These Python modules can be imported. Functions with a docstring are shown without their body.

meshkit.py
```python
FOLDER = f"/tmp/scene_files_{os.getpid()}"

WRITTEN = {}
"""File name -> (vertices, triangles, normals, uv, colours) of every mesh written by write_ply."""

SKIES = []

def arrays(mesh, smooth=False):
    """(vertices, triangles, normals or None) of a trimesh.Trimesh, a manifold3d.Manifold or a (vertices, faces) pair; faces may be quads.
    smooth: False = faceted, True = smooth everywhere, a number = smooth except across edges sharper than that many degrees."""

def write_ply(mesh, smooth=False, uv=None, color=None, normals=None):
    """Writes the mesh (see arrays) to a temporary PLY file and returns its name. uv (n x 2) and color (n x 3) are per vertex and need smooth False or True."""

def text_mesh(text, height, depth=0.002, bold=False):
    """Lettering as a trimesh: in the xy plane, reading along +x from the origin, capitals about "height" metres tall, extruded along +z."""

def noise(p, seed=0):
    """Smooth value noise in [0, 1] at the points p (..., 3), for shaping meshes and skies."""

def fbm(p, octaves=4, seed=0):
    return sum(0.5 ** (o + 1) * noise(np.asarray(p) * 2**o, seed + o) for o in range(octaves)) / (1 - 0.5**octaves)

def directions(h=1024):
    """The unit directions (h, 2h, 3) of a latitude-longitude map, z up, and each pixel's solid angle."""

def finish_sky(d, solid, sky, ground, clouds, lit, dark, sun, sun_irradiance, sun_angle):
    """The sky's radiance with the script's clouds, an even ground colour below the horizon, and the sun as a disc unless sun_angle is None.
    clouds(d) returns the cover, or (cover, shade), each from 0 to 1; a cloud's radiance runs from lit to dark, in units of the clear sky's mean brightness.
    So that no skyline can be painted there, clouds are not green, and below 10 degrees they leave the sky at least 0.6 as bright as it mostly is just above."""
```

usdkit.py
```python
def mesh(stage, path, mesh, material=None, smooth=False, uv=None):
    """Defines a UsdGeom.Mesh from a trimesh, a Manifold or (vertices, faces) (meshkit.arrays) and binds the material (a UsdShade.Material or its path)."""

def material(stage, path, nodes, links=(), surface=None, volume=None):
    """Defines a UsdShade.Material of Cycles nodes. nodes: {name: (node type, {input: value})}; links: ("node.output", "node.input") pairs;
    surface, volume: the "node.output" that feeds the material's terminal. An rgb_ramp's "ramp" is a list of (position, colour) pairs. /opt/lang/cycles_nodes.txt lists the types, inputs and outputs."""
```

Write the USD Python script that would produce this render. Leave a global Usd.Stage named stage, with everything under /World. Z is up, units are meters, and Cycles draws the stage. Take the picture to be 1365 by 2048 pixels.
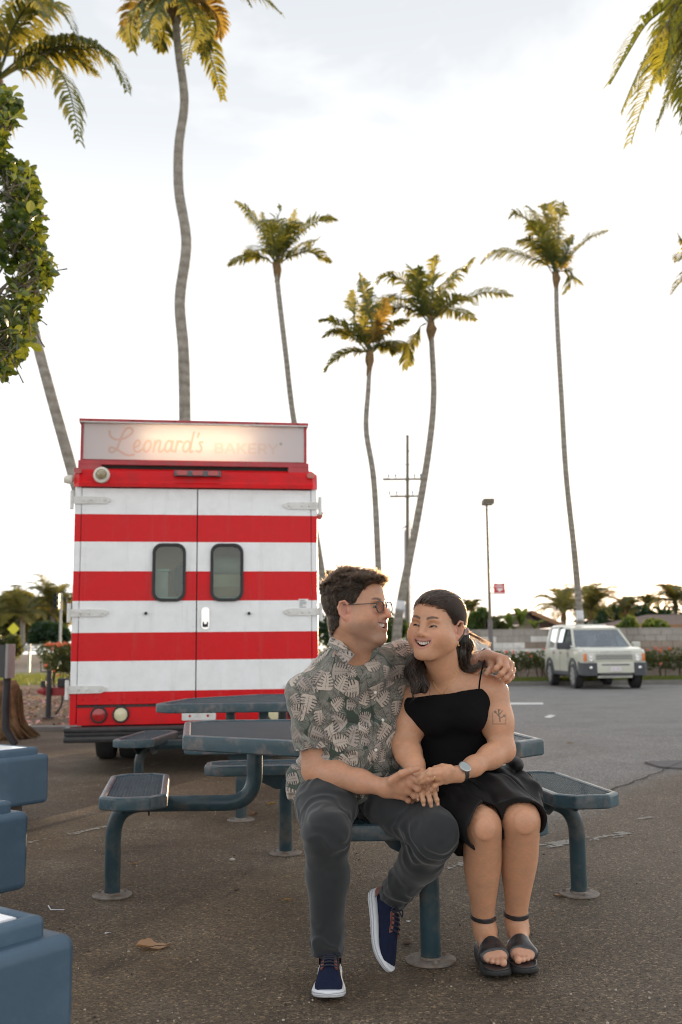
import math, random, re
import numpy as np, trimesh, usdkit, meshkit
from shapely.geometry import Polygon, LineString, Point, box as sbox
from shapely.ops import unary_union
from pxr import Usd, UsdGeom, UsdLux, UsdShade, Sdf, Gf, Vt

stage = Usd.Stage.CreateInMemory()
UsdGeom.SetStageUpAxis(stage, 'Z')
UsdGeom.SetStageMetersPerUnit(stage, 1.0)
UsdGeom.Xform.Define(stage, '/World')
UsdGeom.Scope.Define(stage, '/World/Looks')
random.seed(7)
R = np.random.default_rng(11)
PI = math.pi

# ---------------------------------------------------------------- camera
EYE = np.array([0.0, 0.0, 1.05])
FPX, W0, H0 = 1990.0, 1365.0, 2048.0
PITCH, ROLL = math.atan2(276.0, FPX), math.radians(0.6)
_f = np.array([0, math.cos(PITCH), math.sin(PITCH)])
_u0 = np.array([0, -math.sin(PITCH), math.cos(PITCH)])
_x0 = np.array([1.0, 0, 0])
CR = math.cos(ROLL) * _x0 - math.sin(ROLL) * _u0
CU = math.cos(ROLL) * _u0 + math.sin(ROLL) * _x0
cam = UsdGeom.Camera.Define(stage, '/World/camera')
cam.CreateFocalLengthAttr(35.0)
cam.CreateHorizontalApertureAttr(35.0 * W0 / FPX)
cam.CreateVerticalApertureAttr(35.0 * H0 / FPX)
cam.CreateFStopAttr(3.8)
cam.CreateFocusDistanceAttr(3.4)
cam.CreateClippingRangeAttr(Gf.Vec2f(0.05, 5000))
cam.AddTransformOp().Set(Gf.Matrix4d(*CR, 0, *CU, 0, *(-_f), 0, *EYE, 1))
EXPOSURE = 0.90
cam.CreateExposureAttr(EXPOSURE)

def ray(px, py):
    return _f + CR * (px - W0 / 2) / FPX + CU * (H0 / 2 - py) / FPX
def at(px, py, y):
    d = ray(px, py)
    return EYE + d * (y / d[1])
def atz(px, py, z):
    d = ray(px, py)
    return EYE + d * ((z - EYE[2]) / d[2])

# ---------------------------------------------------------------- sky and sun
SUN_EL, SUN_AZ = math.radians(4.0), math.radians(21)
SUN = np.array([math.sin(SUN_AZ) * math.cos(SUN_EL), math.cos(SUN_AZ) * math.cos(SUN_EL), math.sin(SUN_EL)])
dome = UsdLux.DomeLight.Define(stage, '/World/sky')
dome.CreateIntensityAttr(1.0)
dome.GetPrim().SetCustomDataByKey('kind', 'structure')
sky_m = usdkit.material(stage, '/World/Looks/sky_air', {
    'tc': ('texture_coordinate', {}),
    'sky': ('sky_texture', {'sky_type': 'single_scattering', 'sun_disc': False, 'sun_elevation': SUN_EL, 'sun_rotation': SUN_AZ, 'altitude': 100.0, 'air_density': 1.0, 'aerosol_density': 2.0, 'ozone_density': 1.0}),
    'map': ('mapping', {'scale': (1.0, 1.0, 2.2), 'location': (0.35, 0.1, 0.2)}),
    'n1': ('noise_texture', {'scale': 2.6, 'detail': 6.0, 'roughness': 0.55, 'distortion': 0.3}),
    'cl': ('rgb_ramp', {'ramp': [(0.0, (0, 0, 0)), (0.50, (0.0, 0.0, 0.0)), (0.68, (1, 1, 1)), (1, (1, 1, 1))]}),
    'sep': ('separate_xyz', {}), 'grad': ('rgb_ramp', {'ramp': [(0.0, (0.72, 0.715, 0.70)), (0.15, (0.66, 0.66, 0.655)), (0.32, (0.52, 0.525, 0.53)), (0.48, (0.365, 0.378, 0.393)), (0.65, (0.315, 0.330, 0.350)), (1.0, (0.30, 0.315, 0.34))]}), 'gain': ('mix_color', {'blend_type': 'multiply', 'fac': 1.0, 'b': (14.5, 14.5, 14.5), 'use_clamp': False}),
    'veil': ('mix_color', {'fac': 0.86, 'use_clamp': False}),
    'puff': ('mix_color', {'b': (7.6, 7.45, 7.2), 'use_clamp': False}),
    'amt': ('math', {'math_type': 'multiply', 'value2': 0.55}),
    'bg': ('background_shader', {'strength': 0.10}),
}, [('tc.generated', 'map.vector'), ('map.vector', 'n1.vector'), ('n1.fac', 'cl.fac'), ('cl.color', 'amt.value1'),
    ('tc.generated', 'sep.vector'), ('sep.z', 'grad.fac'), ('grad.color', 'gain.a'), ('gain.result', 'veil.b'), ('sky.color', 'veil.a'), ('veil.result', 'puff.a'), ('amt.value', 'puff.fac'), ('puff.result', 'bg.color')], surface='bg.background')
UsdShade.MaterialBindingAPI.Apply(dome.GetPrim()).Bind(sky_m)
sun = UsdLux.DistantLight.Define(stage, '/World/sun')
sun.CreateNormalizeAttr(True)
sun.CreateIntensityAttr(1.1)
sun.CreateAngleAttr(0.55)
sun.CreateColorAttr(Gf.Vec3f(1.0, 0.72, 0.42))
_z = SUN; _xx = np.cross([0, 0, 1], _z); _xx /= np.linalg.norm(_xx); _yy = np.cross(_z, _xx)
sun.AddTransformOp().Set(Gf.Matrix4d(*_xx, 0, *_yy, 0, *_z, 0, 0, 0, 50, 1))
sun.GetPrim().SetCustomDataByKey('kind', 'structure')

# ---------------------------------------------------------------- helpers: prims
_used = {}
def numbered(parent, name):
    n = _used.get((parent, name), 0)
    _used[(parent, name)] = n + 1
    return f'{parent}/{name}' if n == 0 else f'{parent}/{name}_{n:03d}'
def tag(prim, label=None, cat=None, group=None, kind=None):
    for k, v in (('label', label), ('category', cat), ('group', group), ('kind', kind)):
        if v: prim.SetCustomDataByKey(k, v)
    return prim
def thing(name, label, cat, loc=(0, 0, 0), rotz=0.0, group=None, kind=None, scale=None):
    x = UsdGeom.Xform.Define(stage, numbered('/World', name))
    x.AddTranslateOp().Set(Gf.Vec3d(*map(float, loc)))
    if rotz: x.AddRotateZOp().Set(float(rotz))
    if scale: x.AddScaleOp().Set(Gf.Vec3f(scale, scale, scale))
    tag(x.GetPrim(), label, cat, group, kind)
    return str(x.GetPath())
def part(parent, name, mesh, m, smooth=35, label=None, kind=None, tint=None):
    """one Mesh prim under a thing (or part)."""
    if isinstance(mesh, MB): mesh = mesh.mesh()
    g = usdkit.mesh(stage, numbered(parent, name), mesh, m, smooth)
    if tint is not None:
        UsdGeom.PrimvarsAPI(g).CreatePrimvar('tint', Sdf.ValueTypeNames.Color3fArray, 'vertex').Set(Vt.Vec3fArray.FromNumpy(np.asarray(tint, np.float32)))
    tag(g.GetPrim(), label, kind=kind)
    return str(g.GetPath())
def single(name, label, cat, mesh, m, smooth=35, group=None, kind=None):
    p = part('/World', name, mesh, m, smooth)
    tag(stage.GetPrimAtPath(p), label, cat, group, kind)
    return p
def copy(src, loc, rotz, label, group=None, scale=None):
    was = stage.GetPrimAtPath(src).GetCustomData()
    r = thing(re.sub(r'_\d{3}$', '', src.split('/')[-1]), label, was['category'], loc, rotz, group or was.get('group'), scale=scale)
    p = stage.GetPrimAtPath(r)
    p.GetReferences().AddInternalReference(src)
    p.SetInstanceable(True)
    return r
def curves(parent, name, strands, width, m, kind=None, label=None):
    pth = numbered(parent, name)
    c = UsdGeom.BasisCurves.Define(stage, pth)
    c.CreateTypeAttr('linear')
    pts = np.concatenate(strands).astype(np.float32)
    c.CreatePointsAttr(Vt.Vec3fArray.FromNumpy(pts))
    c.CreateCurveVertexCountsAttr(Vt.IntArray([len(s) for s in strands]))
    if np.ndim(width) == 0:
        wd = np.concatenate([np.linspace(width, width * 0.35, len(s)) for s in strands])
    else: wd = np.asarray(width)
    c.CreateWidthsAttr(Vt.FloatArray.FromNumpy(wd.astype(np.float32)))
    c.SetWidthsInterpolation('vertex')
    UsdShade.MaterialBindingAPI.Apply(c.GetPrim()).Bind(UsdShade.Material.Get(stage, m) if isinstance(m, str) else m)
    tag(c.GetPrim(), label, kind=kind)
    return pth

# ---------------------------------------------------------------- helpers: geometry
def unit(v):
    v = np.asarray(v, float); return v / (np.linalg.norm(v) + 1e-12)
def unit_rows(a): return a / (np.linalg.norm(a, axis=1, keepdims=True) + 1e-12)
class MB:
    """collects shapes into one mesh"""
    def __init__(s): s.v, s.f, s.n = [], [], 0
    def add(s, v, f):
        v = np.asarray(v, float); f = np.asarray(f, int)
        if f.shape[1] == 4: f = np.vstack([f[:, [0, 1, 2]], f[:, [0, 2, 3]]])
        s.v.append(v); s.f.append(f + s.n); s.n += len(v); return s
    def tm(s, m): return s.add(m.vertices, m.faces)
    def mesh(s): return (np.vstack(s.v), np.vstack(s.f))
    def box(s, lo, hi, bev=0.0, M=None):
        lo, hi = np.minimum(lo, hi).astype(float), np.maximum(lo, hi).astype(float)
        if bev <= 0:
            c = np.array([[x, y, z] for x in (lo[0], hi[0]) for y in (lo[1], hi[1]) for z in (lo[2], hi[2])])
            f = [[0, 1, 3, 2], [4, 6, 7, 5], [0, 4, 5, 1], [2, 3, 7, 6], [0, 2, 6, 4], [1, 5, 7, 3]]
        else:
            b = min(bev, 0.49 * (hi - lo).min())
            pts = []
            for x, sx in ((lo[0], 1), (hi[0], -1)):
                for y, sy in ((lo[1], 1), (hi[1], -1)):
                    for z, sz in ((lo[2], 1), (hi[2], -1)):
                        pts += [(x + sx * b, y + sy * b, z), (x + sx * b, y, z + sz * b), (x, y + sy * b, z + sz * b),
                                (x + sx * b * .29, y + sy * b * .29, z + sz * b * .29)]
            h = trimesh.Trimesh(np.array(pts)).convex_hull
            c, f = h.vertices, h.faces
        if M is not None: c = c @ M[:3, :3].T + M[:3, 3]
        return s.add(c, f)
    def tube(s, pts, r, n=12, cap=True):
        p = np.asarray(pts, float); rr = np.broadcast_to(np.asarray(r, float), (len(p),))
        t = np.gradient(p, axis=0); t /= np.linalg.norm(t, axis=1, keepdims=True) + 1e-12
        a = np.cross(t[0], [0, 0, 1.0]);
        if np.linalg.norm(a) < 0.1: a = np.cross(t[0], [1.0, 0, 0])
        a = unit(a); A = []
        for i in range(len(p)):
            a = unit(a - t[i] * (a @ t[i])); A.append(a)
        A = np.array(A); B = np.cross(t, A)
        th = np.arange(n) * 2 * PI / n
        v = p[:, None] + rr[:, None, None] * (np.cos(th)[None, :, None] * A[:, None] + np.sin(th)[None, :, None] * B[:, None])
        i, j = np.meshgrid(np.arange(len(p) - 1), np.arange(n), indexing='ij')
        q = np.stack([i * n + j, i * n + (j + 1) % n, (i + 1) * n + (j + 1) % n, (i + 1) * n + j], -1).reshape(-1, 4)
        v = v.reshape(-1, 3)
        f = np.vstack([q[:, [0, 1, 2]], q[:, [0, 2, 3]]])
        if cap:
            m = len(v); v = np.vstack([v, p[0], p[-1]]); k = np.arange(n)
            f = np.vstack([f, np.stack([np.full(n, m), (k + 1) % n, k], 1), np.stack([np.full(n, m + 1), m - n + k, m - n + (k + 1) % n], 1)])
        return s.add(v, f)
    def lathe(s, prof, n=24, M=None):
        """prof: (r, z) pairs, closed at the axis where r = 0"""
        prof = np.asarray(prof, float); th = np.arange(n) * 2 * PI / n
        v = np.stack([prof[:, 0, None] * np.cos(th), prof[:, 0, None] * np.sin(th), np.repeat(prof[:, 1, None], n, 1)], -1).reshape(-1, 3)
        i, j = np.meshgrid(np.arange(len(prof) - 1), np.arange(n), indexing='ij')
        q = np.stack([i * n + j, i * n + (j + 1) % n, (i + 1) * n + (j + 1) % n, (i + 1) * n + j], -1).reshape(-1, 4)
        if M is not None: v = v @ M[:3, :3].T + M[:3, 3]
        return s.add(v, q)
    def prism(s, poly, z0, z1, M=None):
        """shapely polygon (or point list) extruded from z0 to z1"""
        if not hasattr(poly, 'geom_type'): poly = Polygon(poly)
        for g in getattr(poly, 'geoms', [poly]):
            if g.area < 1e-9: continue
            m = trimesh.creation.extrude_polygon(g, z1 - z0, engine='earcut')
            v = m.vertices + [0, 0, z0]
            if M is not None: v = v @ M[:3, :3].T + M[:3, 3]
            s.add(v, m.faces)
        return s
    def loft(s, rings, cap=True):
        rings = [np.asarray(r, float) for r in rings]; n = len(rings[0]); v = np.vstack(rings)
        i, j = np.meshgrid(np.arange(len(rings) - 1), np.arange(n), indexing='ij')
        q = np.stack([i * n + j, i * n + (j + 1) % n, (i + 1) * n + (j + 1) % n, (i + 1) * n + j], -1).reshape(-1, 4)
        f = np.vstack([q[:, [0, 1, 2]], q[:, [0, 2, 3]]])
        if cap:
            m = len(v); v = np.vstack([v, rings[0].mean(0), rings[-1].mean(0)]); k = np.arange(n)
            f = np.vstack([f, np.stack([np.full(n, m), (k + 1) % n, k], 1), np.stack([np.full(n, m + 1), m - n + k, m - n + (k + 1) % n], 1)])
        return s.add(v, f)
def frame(o, x, y):
    """4x4 whose x and y axes are given (made square), z = x cross y"""
    x = unit(x); z = unit(np.cross(x, y)); y = np.cross(z, x)
    M = np.eye(4); M[:3, 0], M[:3, 1], M[:3, 2], M[:3, 3] = x, y, z, o
    return M
def bez(p, n):
    p = np.asarray(p, float); t = np.linspace(0, 1, n)[:, None]
    if len(p) == 3: return (1 - t) ** 2 * p[0] + 2 * t * (1 - t) * p[1] + t * t * p[2]
    return (1 - t) ** 3 * p[0] + 3 * t * (1 - t) ** 2 * p[1] + 3 * t * t * (1 - t) * p[2] + t ** 3 * p[3]
def spline(p, n):
    """Catmull-Rom through the points"""
    p = np.asarray(p, float); P = np.vstack([2 * p[0] - p[1], p, 2 * p[-1] - p[-2]])
    t = np.linspace(0, len(p) - 1 - 1e-9, n); i = t.astype(int); u = (t - i)[:, None]
    a, b, c, d = P[i], P[i + 1], P[i + 2], P[i + 3]
    return 0.5 * (2 * b + (c - a) * u + (2 * a - 5 * b + 4 * c - d) * u ** 2 + (3 * b - a - 3 * c + d) * u ** 3)
def rrect(w, h, r, n=5, c=(0, 0)):
    return Polygon([(c[0] + sx * (w / 2 - r) + r * math.cos(a), c[1] + sy * (h / 2 - r) + r * math.sin(a))
                    for sx, sy, a0 in ((1, 1, 0), (-1, 1, 90), (-1, -1, 180), (1, -1, 270)) for a in np.radians(np.linspace(a0, a0 + 90, n))])

# ---------------------------------------------------------------- helpers: materials
_mats = {}
def mat(name, col, rough=0.6, var=0.12, scale=8.0, metallic=0.0, bump=0.0, bscale=60.0, bdist=0.002, spec=0.5, coat=0.0, dirt=None, dscale=3.0, damt=0.5, coords='object', sheen=0.0, rvar=0.0, extra=None):
    """principled surface whose colour wanders with noise; dirt: a second colour in patches; bump: fine relief"""
    if name in _mats: return _mats[name]
    col = np.array(col, float)
    N = {'tc': ('texture_coordinate', {}), 'n': ('noise_texture', {'scale': scale, 'detail': 5.0, 'roughness': 0.6}),
         'r': ('rgb_ramp', {'ramp': [(0.25, tuple(col * (1 - var))), (0.75, tuple(np.minimum(col * (1 + var), 0.95)))]}),
         'p': ('principled_bsdf', {'roughness': rough, 'metallic': metallic, 'specular_ior_level': spec, 'coat_weight': coat, 'sheen_weight': sheen, **(extra or {})})}
    src = 'tc.object' if coords == 'object' else 'geo.position'
    if coords != 'object': N['geo'] = ('geometry', {})
    L = [(src, 'n.vector'), ('n.fac', 'r.fac')]
    out = 'r.color'
    if dirt is not None:
        N['dn'] = ('noise_texture', {'scale': dscale, 'detail': 7.0, 'roughness': 0.65})
        N['dr'] = ('rgb_ramp', {'ramp': [(0.48, (0, 0, 0)), (0.68, (damt,) * 3)]})
        N['dm'] = ('mix_color', {'b': tuple(dirt)})
        L += [(src, 'dn.vector'), ('dn.fac', 'dr.fac'), ('dr.color', 'dm.fac'), (out, 'dm.a')]
        out = 'dm.result'
    L.append((out, 'p.base_color'))
    if rvar:
        N['rr'] = ('map_range', {'from_min': 0.3, 'from_max': 0.7, 'to_min': rough - rvar, 'to_max': rough + rvar})
        N['rn'] = ('noise_texture', {'scale': scale * 2.3, 'detail': 4.0})
        L += [(src, 'rn.vector'), ('rn.fac', 'rr.value'), ('rr.result', 'p.roughness')]
    if bump:
        N['bn'] = ('noise_texture', {'scale': bscale, 'detail': 4.0, 'roughness': 0.6})
        N['b'] = ('bump', {'strength': bump, 'distance': bdist})
        L += [(src, 'bn.vector'), ('bn.fac', 'b.height'), ('b.normal', 'p.normal')]
    _mats[name] = usdkit.material(stage, '/World/Looks/' + name, N, L, surface='p.BSDF')
    return _mats[name]
def leaf_mat(name, c1, c2, trans=0.35, rough=0.45, scale=3.0, tcol=None):
    if name in _mats: return _mats[name]
    tcol = tcol or tuple(np.array(c2) * np.array([2.2, 2.0, 0.7]))
    N = {'oi': ('geometry', {}), 'n': ('noise_texture', {'scale': scale, 'detail': 3.0}), 'g': ('geometry', {}),
         'ad': ('math', {'math_type': 'add'}), 'hf': ('math', {'math_type': 'multiply', 'value2': 0.5}),
         'r': ('rgb_ramp', {'ramp': [(0.25, c1), (0.75, c2)]}),
         'p': ('principled_bsdf', {'roughness': rough}), 't': ('translucent_bsdf', {'color': tcol}), 'm': ('mix_closure', {'fac': trans})}
    L = [('g.position', 'n.vector'), ('n.fac', 'ad.value1'), ('oi.random_per_island', 'ad.value2'), ('ad.value', 'hf.value1'), ('hf.value', 'r.fac'),
         ('r.color', 'p.base_color'), ('p.BSDF', 'm.closure1'), ('t.BSDF', 'm.closure2')]
    _mats[name] = usdkit.material(stage, '/World/Looks/' + name, N, L, surface='m.closure')
    return _mats[name]
# ================================================================ ground and terrain
def gz(y):
    """height of the ground: level near the tables, falling gently towards the far side of the lot"""
    return -0.0065 * np.clip(np.asarray(y, float) - 7.0, 0, 26.0)
_la = np.array([1.46, 6.64]); _ld = unit([1.63, 2.36]); _ln = np.array([_ld[1], -_ld[0]])   # the seam where the brown paving meets the grey lot
asphalt = usdkit.material(stage, '/World/Looks/asphalt', {
    'g': ('geometry', {}),
    'dot': ('vector_math', {'math_type': 'dot_product', 'vector2': (_ln[0], _ln[1], 0)}),
    'wob': ('noise_texture', {'scale': 0.55, 'detail': 5.0, 'roughness': 0.6}),
    'wobs': ('math', {'math_type': 'multiply_add', 'value2': 0.8, 'value3': -0.4}),
    'dsum': ('math', {'math_type': 'add'}),
    'side0': ('map_range', {'range_type': 'smoothstep', 'from_min': float(_la @ _ln) + 0.25, 'from_max': float(_la @ _ln) - 0.45, 'clamp': True}),
    'sidex': ('map_range', {'range_type': 'smoothstep', 'from_min': 0.1, 'from_max': 1.4, 'clamp': True}), 'side': ('math', {'math_type': 'multiply'}),
    'sep': ('separate_xyz', {}), 
    'far': ('map_range', {'range_type': 'smoothstep', 'from_min': 10.0, 'from_max': 17.0, 'to_min': 0.0, 'to_max': 1.0, 'clamp': True}),
    'leftx': ('map_range', {'range_type': 'smoothstep', 'from_min': -2.0, 'from_max': 1.5, 'to_min': 0.0, 'to_max': 1.0, 'clamp': True}),
    'farm': ('math', {'math_type': 'multiply'}),
    'gm': ('math', {'math_type': 'maximum'}),
    'pn': ('noise_texture', {'scale': 1.3, 'detail': 7.0, 'roughness': 0.62}),
    'brown': ('rgb_ramp', {'ramp': [(0.30, (0.066, 0.042, 0.024)), (0.42, (0.104, 0.072, 0.043)), (0.55, (0.126, 0.091, 0.059)), (0.72, (0.185, 0.145, 0.106))]}),
    'grey': ('rgb_ramp', {'ramp': [(0.3, (0.185, 0.181, 0.180)), (0.5, (0.225, 0.221, 0.221)), (0.72, (0.255, 0.250, 0.249))]}),
    'mix': ('mix_color', {}),
    'v': ('voronoi_texture', {'scale': 130.0, 'feature': 'f1'}),
    'vs': ('separate_color', {}),
    'vr': ('rgb_ramp', {'ramp': [(0.0, (0.50, 0.48, 0.46)), (0.45, (0.9, 0.9, 0.9)), (0.78, (1.15, 1.13, 1.08)), (0.93, (1.7, 1.65, 1.5)), (1.0, (2.8, 2.65, 2.3))]}),
    'mul': ('mix_color', {'blend_type': 'multiply', 'fac': 1.0, 'use_clamp': False}),
    'rust': ('noise_texture', {'scale': 2.3, 'detail': 9.0, 'roughness': 0.75}),
    'rustr': ('rgb_ramp', {'ramp': [(0.56, (0, 0, 0)), (0.74, (0.7, 0.7, 0.7))]}),
    'rinv': ('math', {'math_type': 'subtract', 'value1': 1.0}),
    'rfac': ('math', {'math_type': 'multiply'}),
    'rm': ('mix_color', {'b': (0.100, 0.052, 0.022)}),
    'bn': ('noise_texture', {'scale': 95.0, 'detail': 5.0, 'roughness': 0.7}),
    'bh': ('math', {'math_type': 'subtract'}),
    'b': ('bump', {'strength': 1.0, 'distance': 0.008}),
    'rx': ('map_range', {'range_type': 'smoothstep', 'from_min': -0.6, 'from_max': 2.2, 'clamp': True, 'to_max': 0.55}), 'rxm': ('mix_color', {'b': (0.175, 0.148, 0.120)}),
    'p': ('principled_bsdf', {'roughness': 0.75, 'specular_ior_level': 0.4}),
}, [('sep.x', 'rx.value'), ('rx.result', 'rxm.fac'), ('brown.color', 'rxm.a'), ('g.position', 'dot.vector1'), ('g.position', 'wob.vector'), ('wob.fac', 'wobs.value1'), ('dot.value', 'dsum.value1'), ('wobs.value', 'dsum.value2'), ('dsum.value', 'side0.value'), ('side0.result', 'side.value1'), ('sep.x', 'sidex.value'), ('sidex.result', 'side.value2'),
    ('g.position', 'sep.vector'), ('sep.y', 'far.value'), ('sep.x', 'leftx.value'), ('far.result', 'farm.value1'), ('leftx.result', 'farm.value2'), ('side.value', 'gm.value1'), ('farm.value', 'gm.value2'),
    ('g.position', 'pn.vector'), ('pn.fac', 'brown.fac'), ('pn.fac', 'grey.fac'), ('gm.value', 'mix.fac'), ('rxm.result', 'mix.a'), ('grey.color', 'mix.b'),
    ('g.position', 'v.vector'), ('v.color', 'vs.color'), ('vs.r', 'vr.fac'), ('mix.result', 'mul.a'), ('vr.color', 'mul.b'),
    ('g.position', 'rust.vector'), ('rust.fac', 'rustr.fac'), ('gm.value', 'rinv.value2'), ('rinv.value', 'rfac.value1'), ('rustr.color', 'rfac.value2'), ('rfac.value', 'rm.fac'), ('mul.result', 'rm.a'), ('rm.result', 'p.base_color'),
    ('g.position', 'bn.vector'), ('bn.fac', 'bh.value1'), ('v.distance', 'bh.value2'), ('bh.value', 'b.height'), ('b.normal', 'p.normal')], surface='p.BSDF')
def sheet(x0, x1, ys, dz, zfun=gz, nx=2):
    xs = np.linspace(x0, x1, nx); ys = np.asarray(ys, float)
    v = np.array([[x, y, zfun(y) + dz] for y in ys for x in xs]); i, j = np.meshgrid(np.arange(len(ys) - 1), np.arange(nx - 1), indexing='ij')
    q = np.stack([i * nx + j, i * nx + j + 1, (i + 1) * nx + j + 1, (i + 1) * nx + j], -1).reshape(-1, 4)
    return MB().add(v, q)
single('ground', None, None, sheet(-400, 400, [-20, 0, 7, 12, 18, 25, 33, 60, 120, 400, 1500], 0), asphalt, False, kind='structure')

# grass verge with a kerb at the far side of the lot
grass_m = mat('grass', (0.085, 0.115, 0.030), 0.9, 0.45, 6.0, bump=0.7, bscale=40, bdist=0.03, coords='world', dirt=(0.16, 0.13, 0.055), dscale=0.7, damt=0.7)
kerb_m = mat('kerb_concrete', (0.17, 0.16, 0.15), 0.9, 0.25, 5.0, bump=0.3, coords='world')
single('kerb', None, None, MB().box((1.0, 32.6, -0.3), (40, 32.78, -0.03), 0.015), kerb_m, kind='structure')
single('grass_verge', None, None, MB().box((1.0, 32.78, -0.4), (40, 36.7, 0.0)), grass_m, False, kind='structure')
blade_m = leaf_mat('grass_blade', (0.07, 0.10, 0.02), (0.15, 0.17, 0.05), 0.3, 0.6)
def tufts(rect, n, h, seed, zb):
    r = np.random.default_rng(seed); mb = MB()
    x = r.uniform(rect[0], rect[2], n); y = r.uniform(rect[1], rect[3], n); a = r.uniform(0, PI, n); hh = h * r.uniform(0.5, 1.3, n)
    v = np.stack([np.stack([x - np.cos(a) * .02, y - np.sin(a) * .02, np.full(n, zb)], 1), np.stack([x + np.cos(a) * .02, y + np.sin(a) * .02, np.full(n, zb)], 1),
                  np.stack([x + r.normal(0, .04, n), y + r.normal(0, .04, n), zb + hh], 1)], 1).reshape(-1, 3)
    return mb.add(v, np.arange(3 * n).reshape(-1, 3))
single('grass', 'short green grass of the verge in front of the flowering hedge', 'grass', tufts((2, 32.8, 22, 34.4), 9000, 0.09, 3, 0.0), blade_m, False, kind='stuff')

# worn dirt, lawn and street on the left, behind the van
dirt_m = mat('dirt', (0.125, 0.075, 0.042), 0.95, 0.4, 2.5, bump=0.8, bscale=30, bdist=0.02, coords='world', dirt=(0.16, 0.085, 0.06), dscale=1.8, damt=0.6)
single('dirt', None, None, MB().box((-12, 14.6, -0.5), (-2.4, 34.0, -0.02), 0.02), dirt_m, False, kind='structure')
single('kerb_stone', None, None, MB().box((-12, 14.35, -0.4), (-2.2, 14.6, 0.02), 0.02), kerb_m, kind='structure')
single('lawn', None, None, MB().box((-40, 34.0, -0.5), (-1.0, 58.0, -0.03)), grass_m, False, kind='structure')
street_m = mat('street', (0.11, 0.115, 0.125), 0.85, 0.15, 0.6, coords='world')
single('street', None, None, MB().box((-90, 58.5, -0.5), (-4, 74.0, -0.06)), street_m, False, kind='structure')
single('grass', 'short lawn grass between the dirt bed and the street left of the van', 'grass', tufts((-16, 34.2, -5, 50), 7000, 0.12, 4, -0.03), blade_m, False, kind='stuff')

# worn paint
paint_m = mat('worn_paint', (0.30, 0.28, 0.245), 0.8, 0.2, 20.0, coords='world')
def worn_strip(a, b, w, keep, seed, cell=0.018):
    a, b = np.array(a[:2], float), np.array(b[:2], float); L = np.linalg.norm(b - a); t = (b - a) / L; n = np.array([-t[1], t[0]])
    nu, nv = int(L / cell), max(1, int(w / cell)); mb = MB()
    u, vv = np.meshgrid(np.arange(nu), np.arange(nv), indexing='ij'); u, vv = u.ravel(), vv.ravel()
    s = meshkit.fbm(np.stack([u * .11, vv * .35, np.full(len(u), seed)], 1), 4, seed) + R.uniform(-.16, .16, len(u))
    k = s > 1 - keep; u, vv = u[k], vv[k]
    for du, dv in ((0, 0),):
        c = [a + np.outer((u + i) * cell, t) + np.outer((vv + j) * cell - w / 2, n) for i, j in ((0, 0), (1, 0), (1, 1), (0, 1))]
        P = np.stack(c, 1) + R.uniform(-.005, .005, (len(u), 4, 2))
        z = gz(P[..., 1]) + 0.004
        v = np.concatenate([P, z[..., None]], -1).reshape(-1, 3)
        mb.add(v, np.arange(len(v)).reshape(-1, 4))
    return mb
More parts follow.
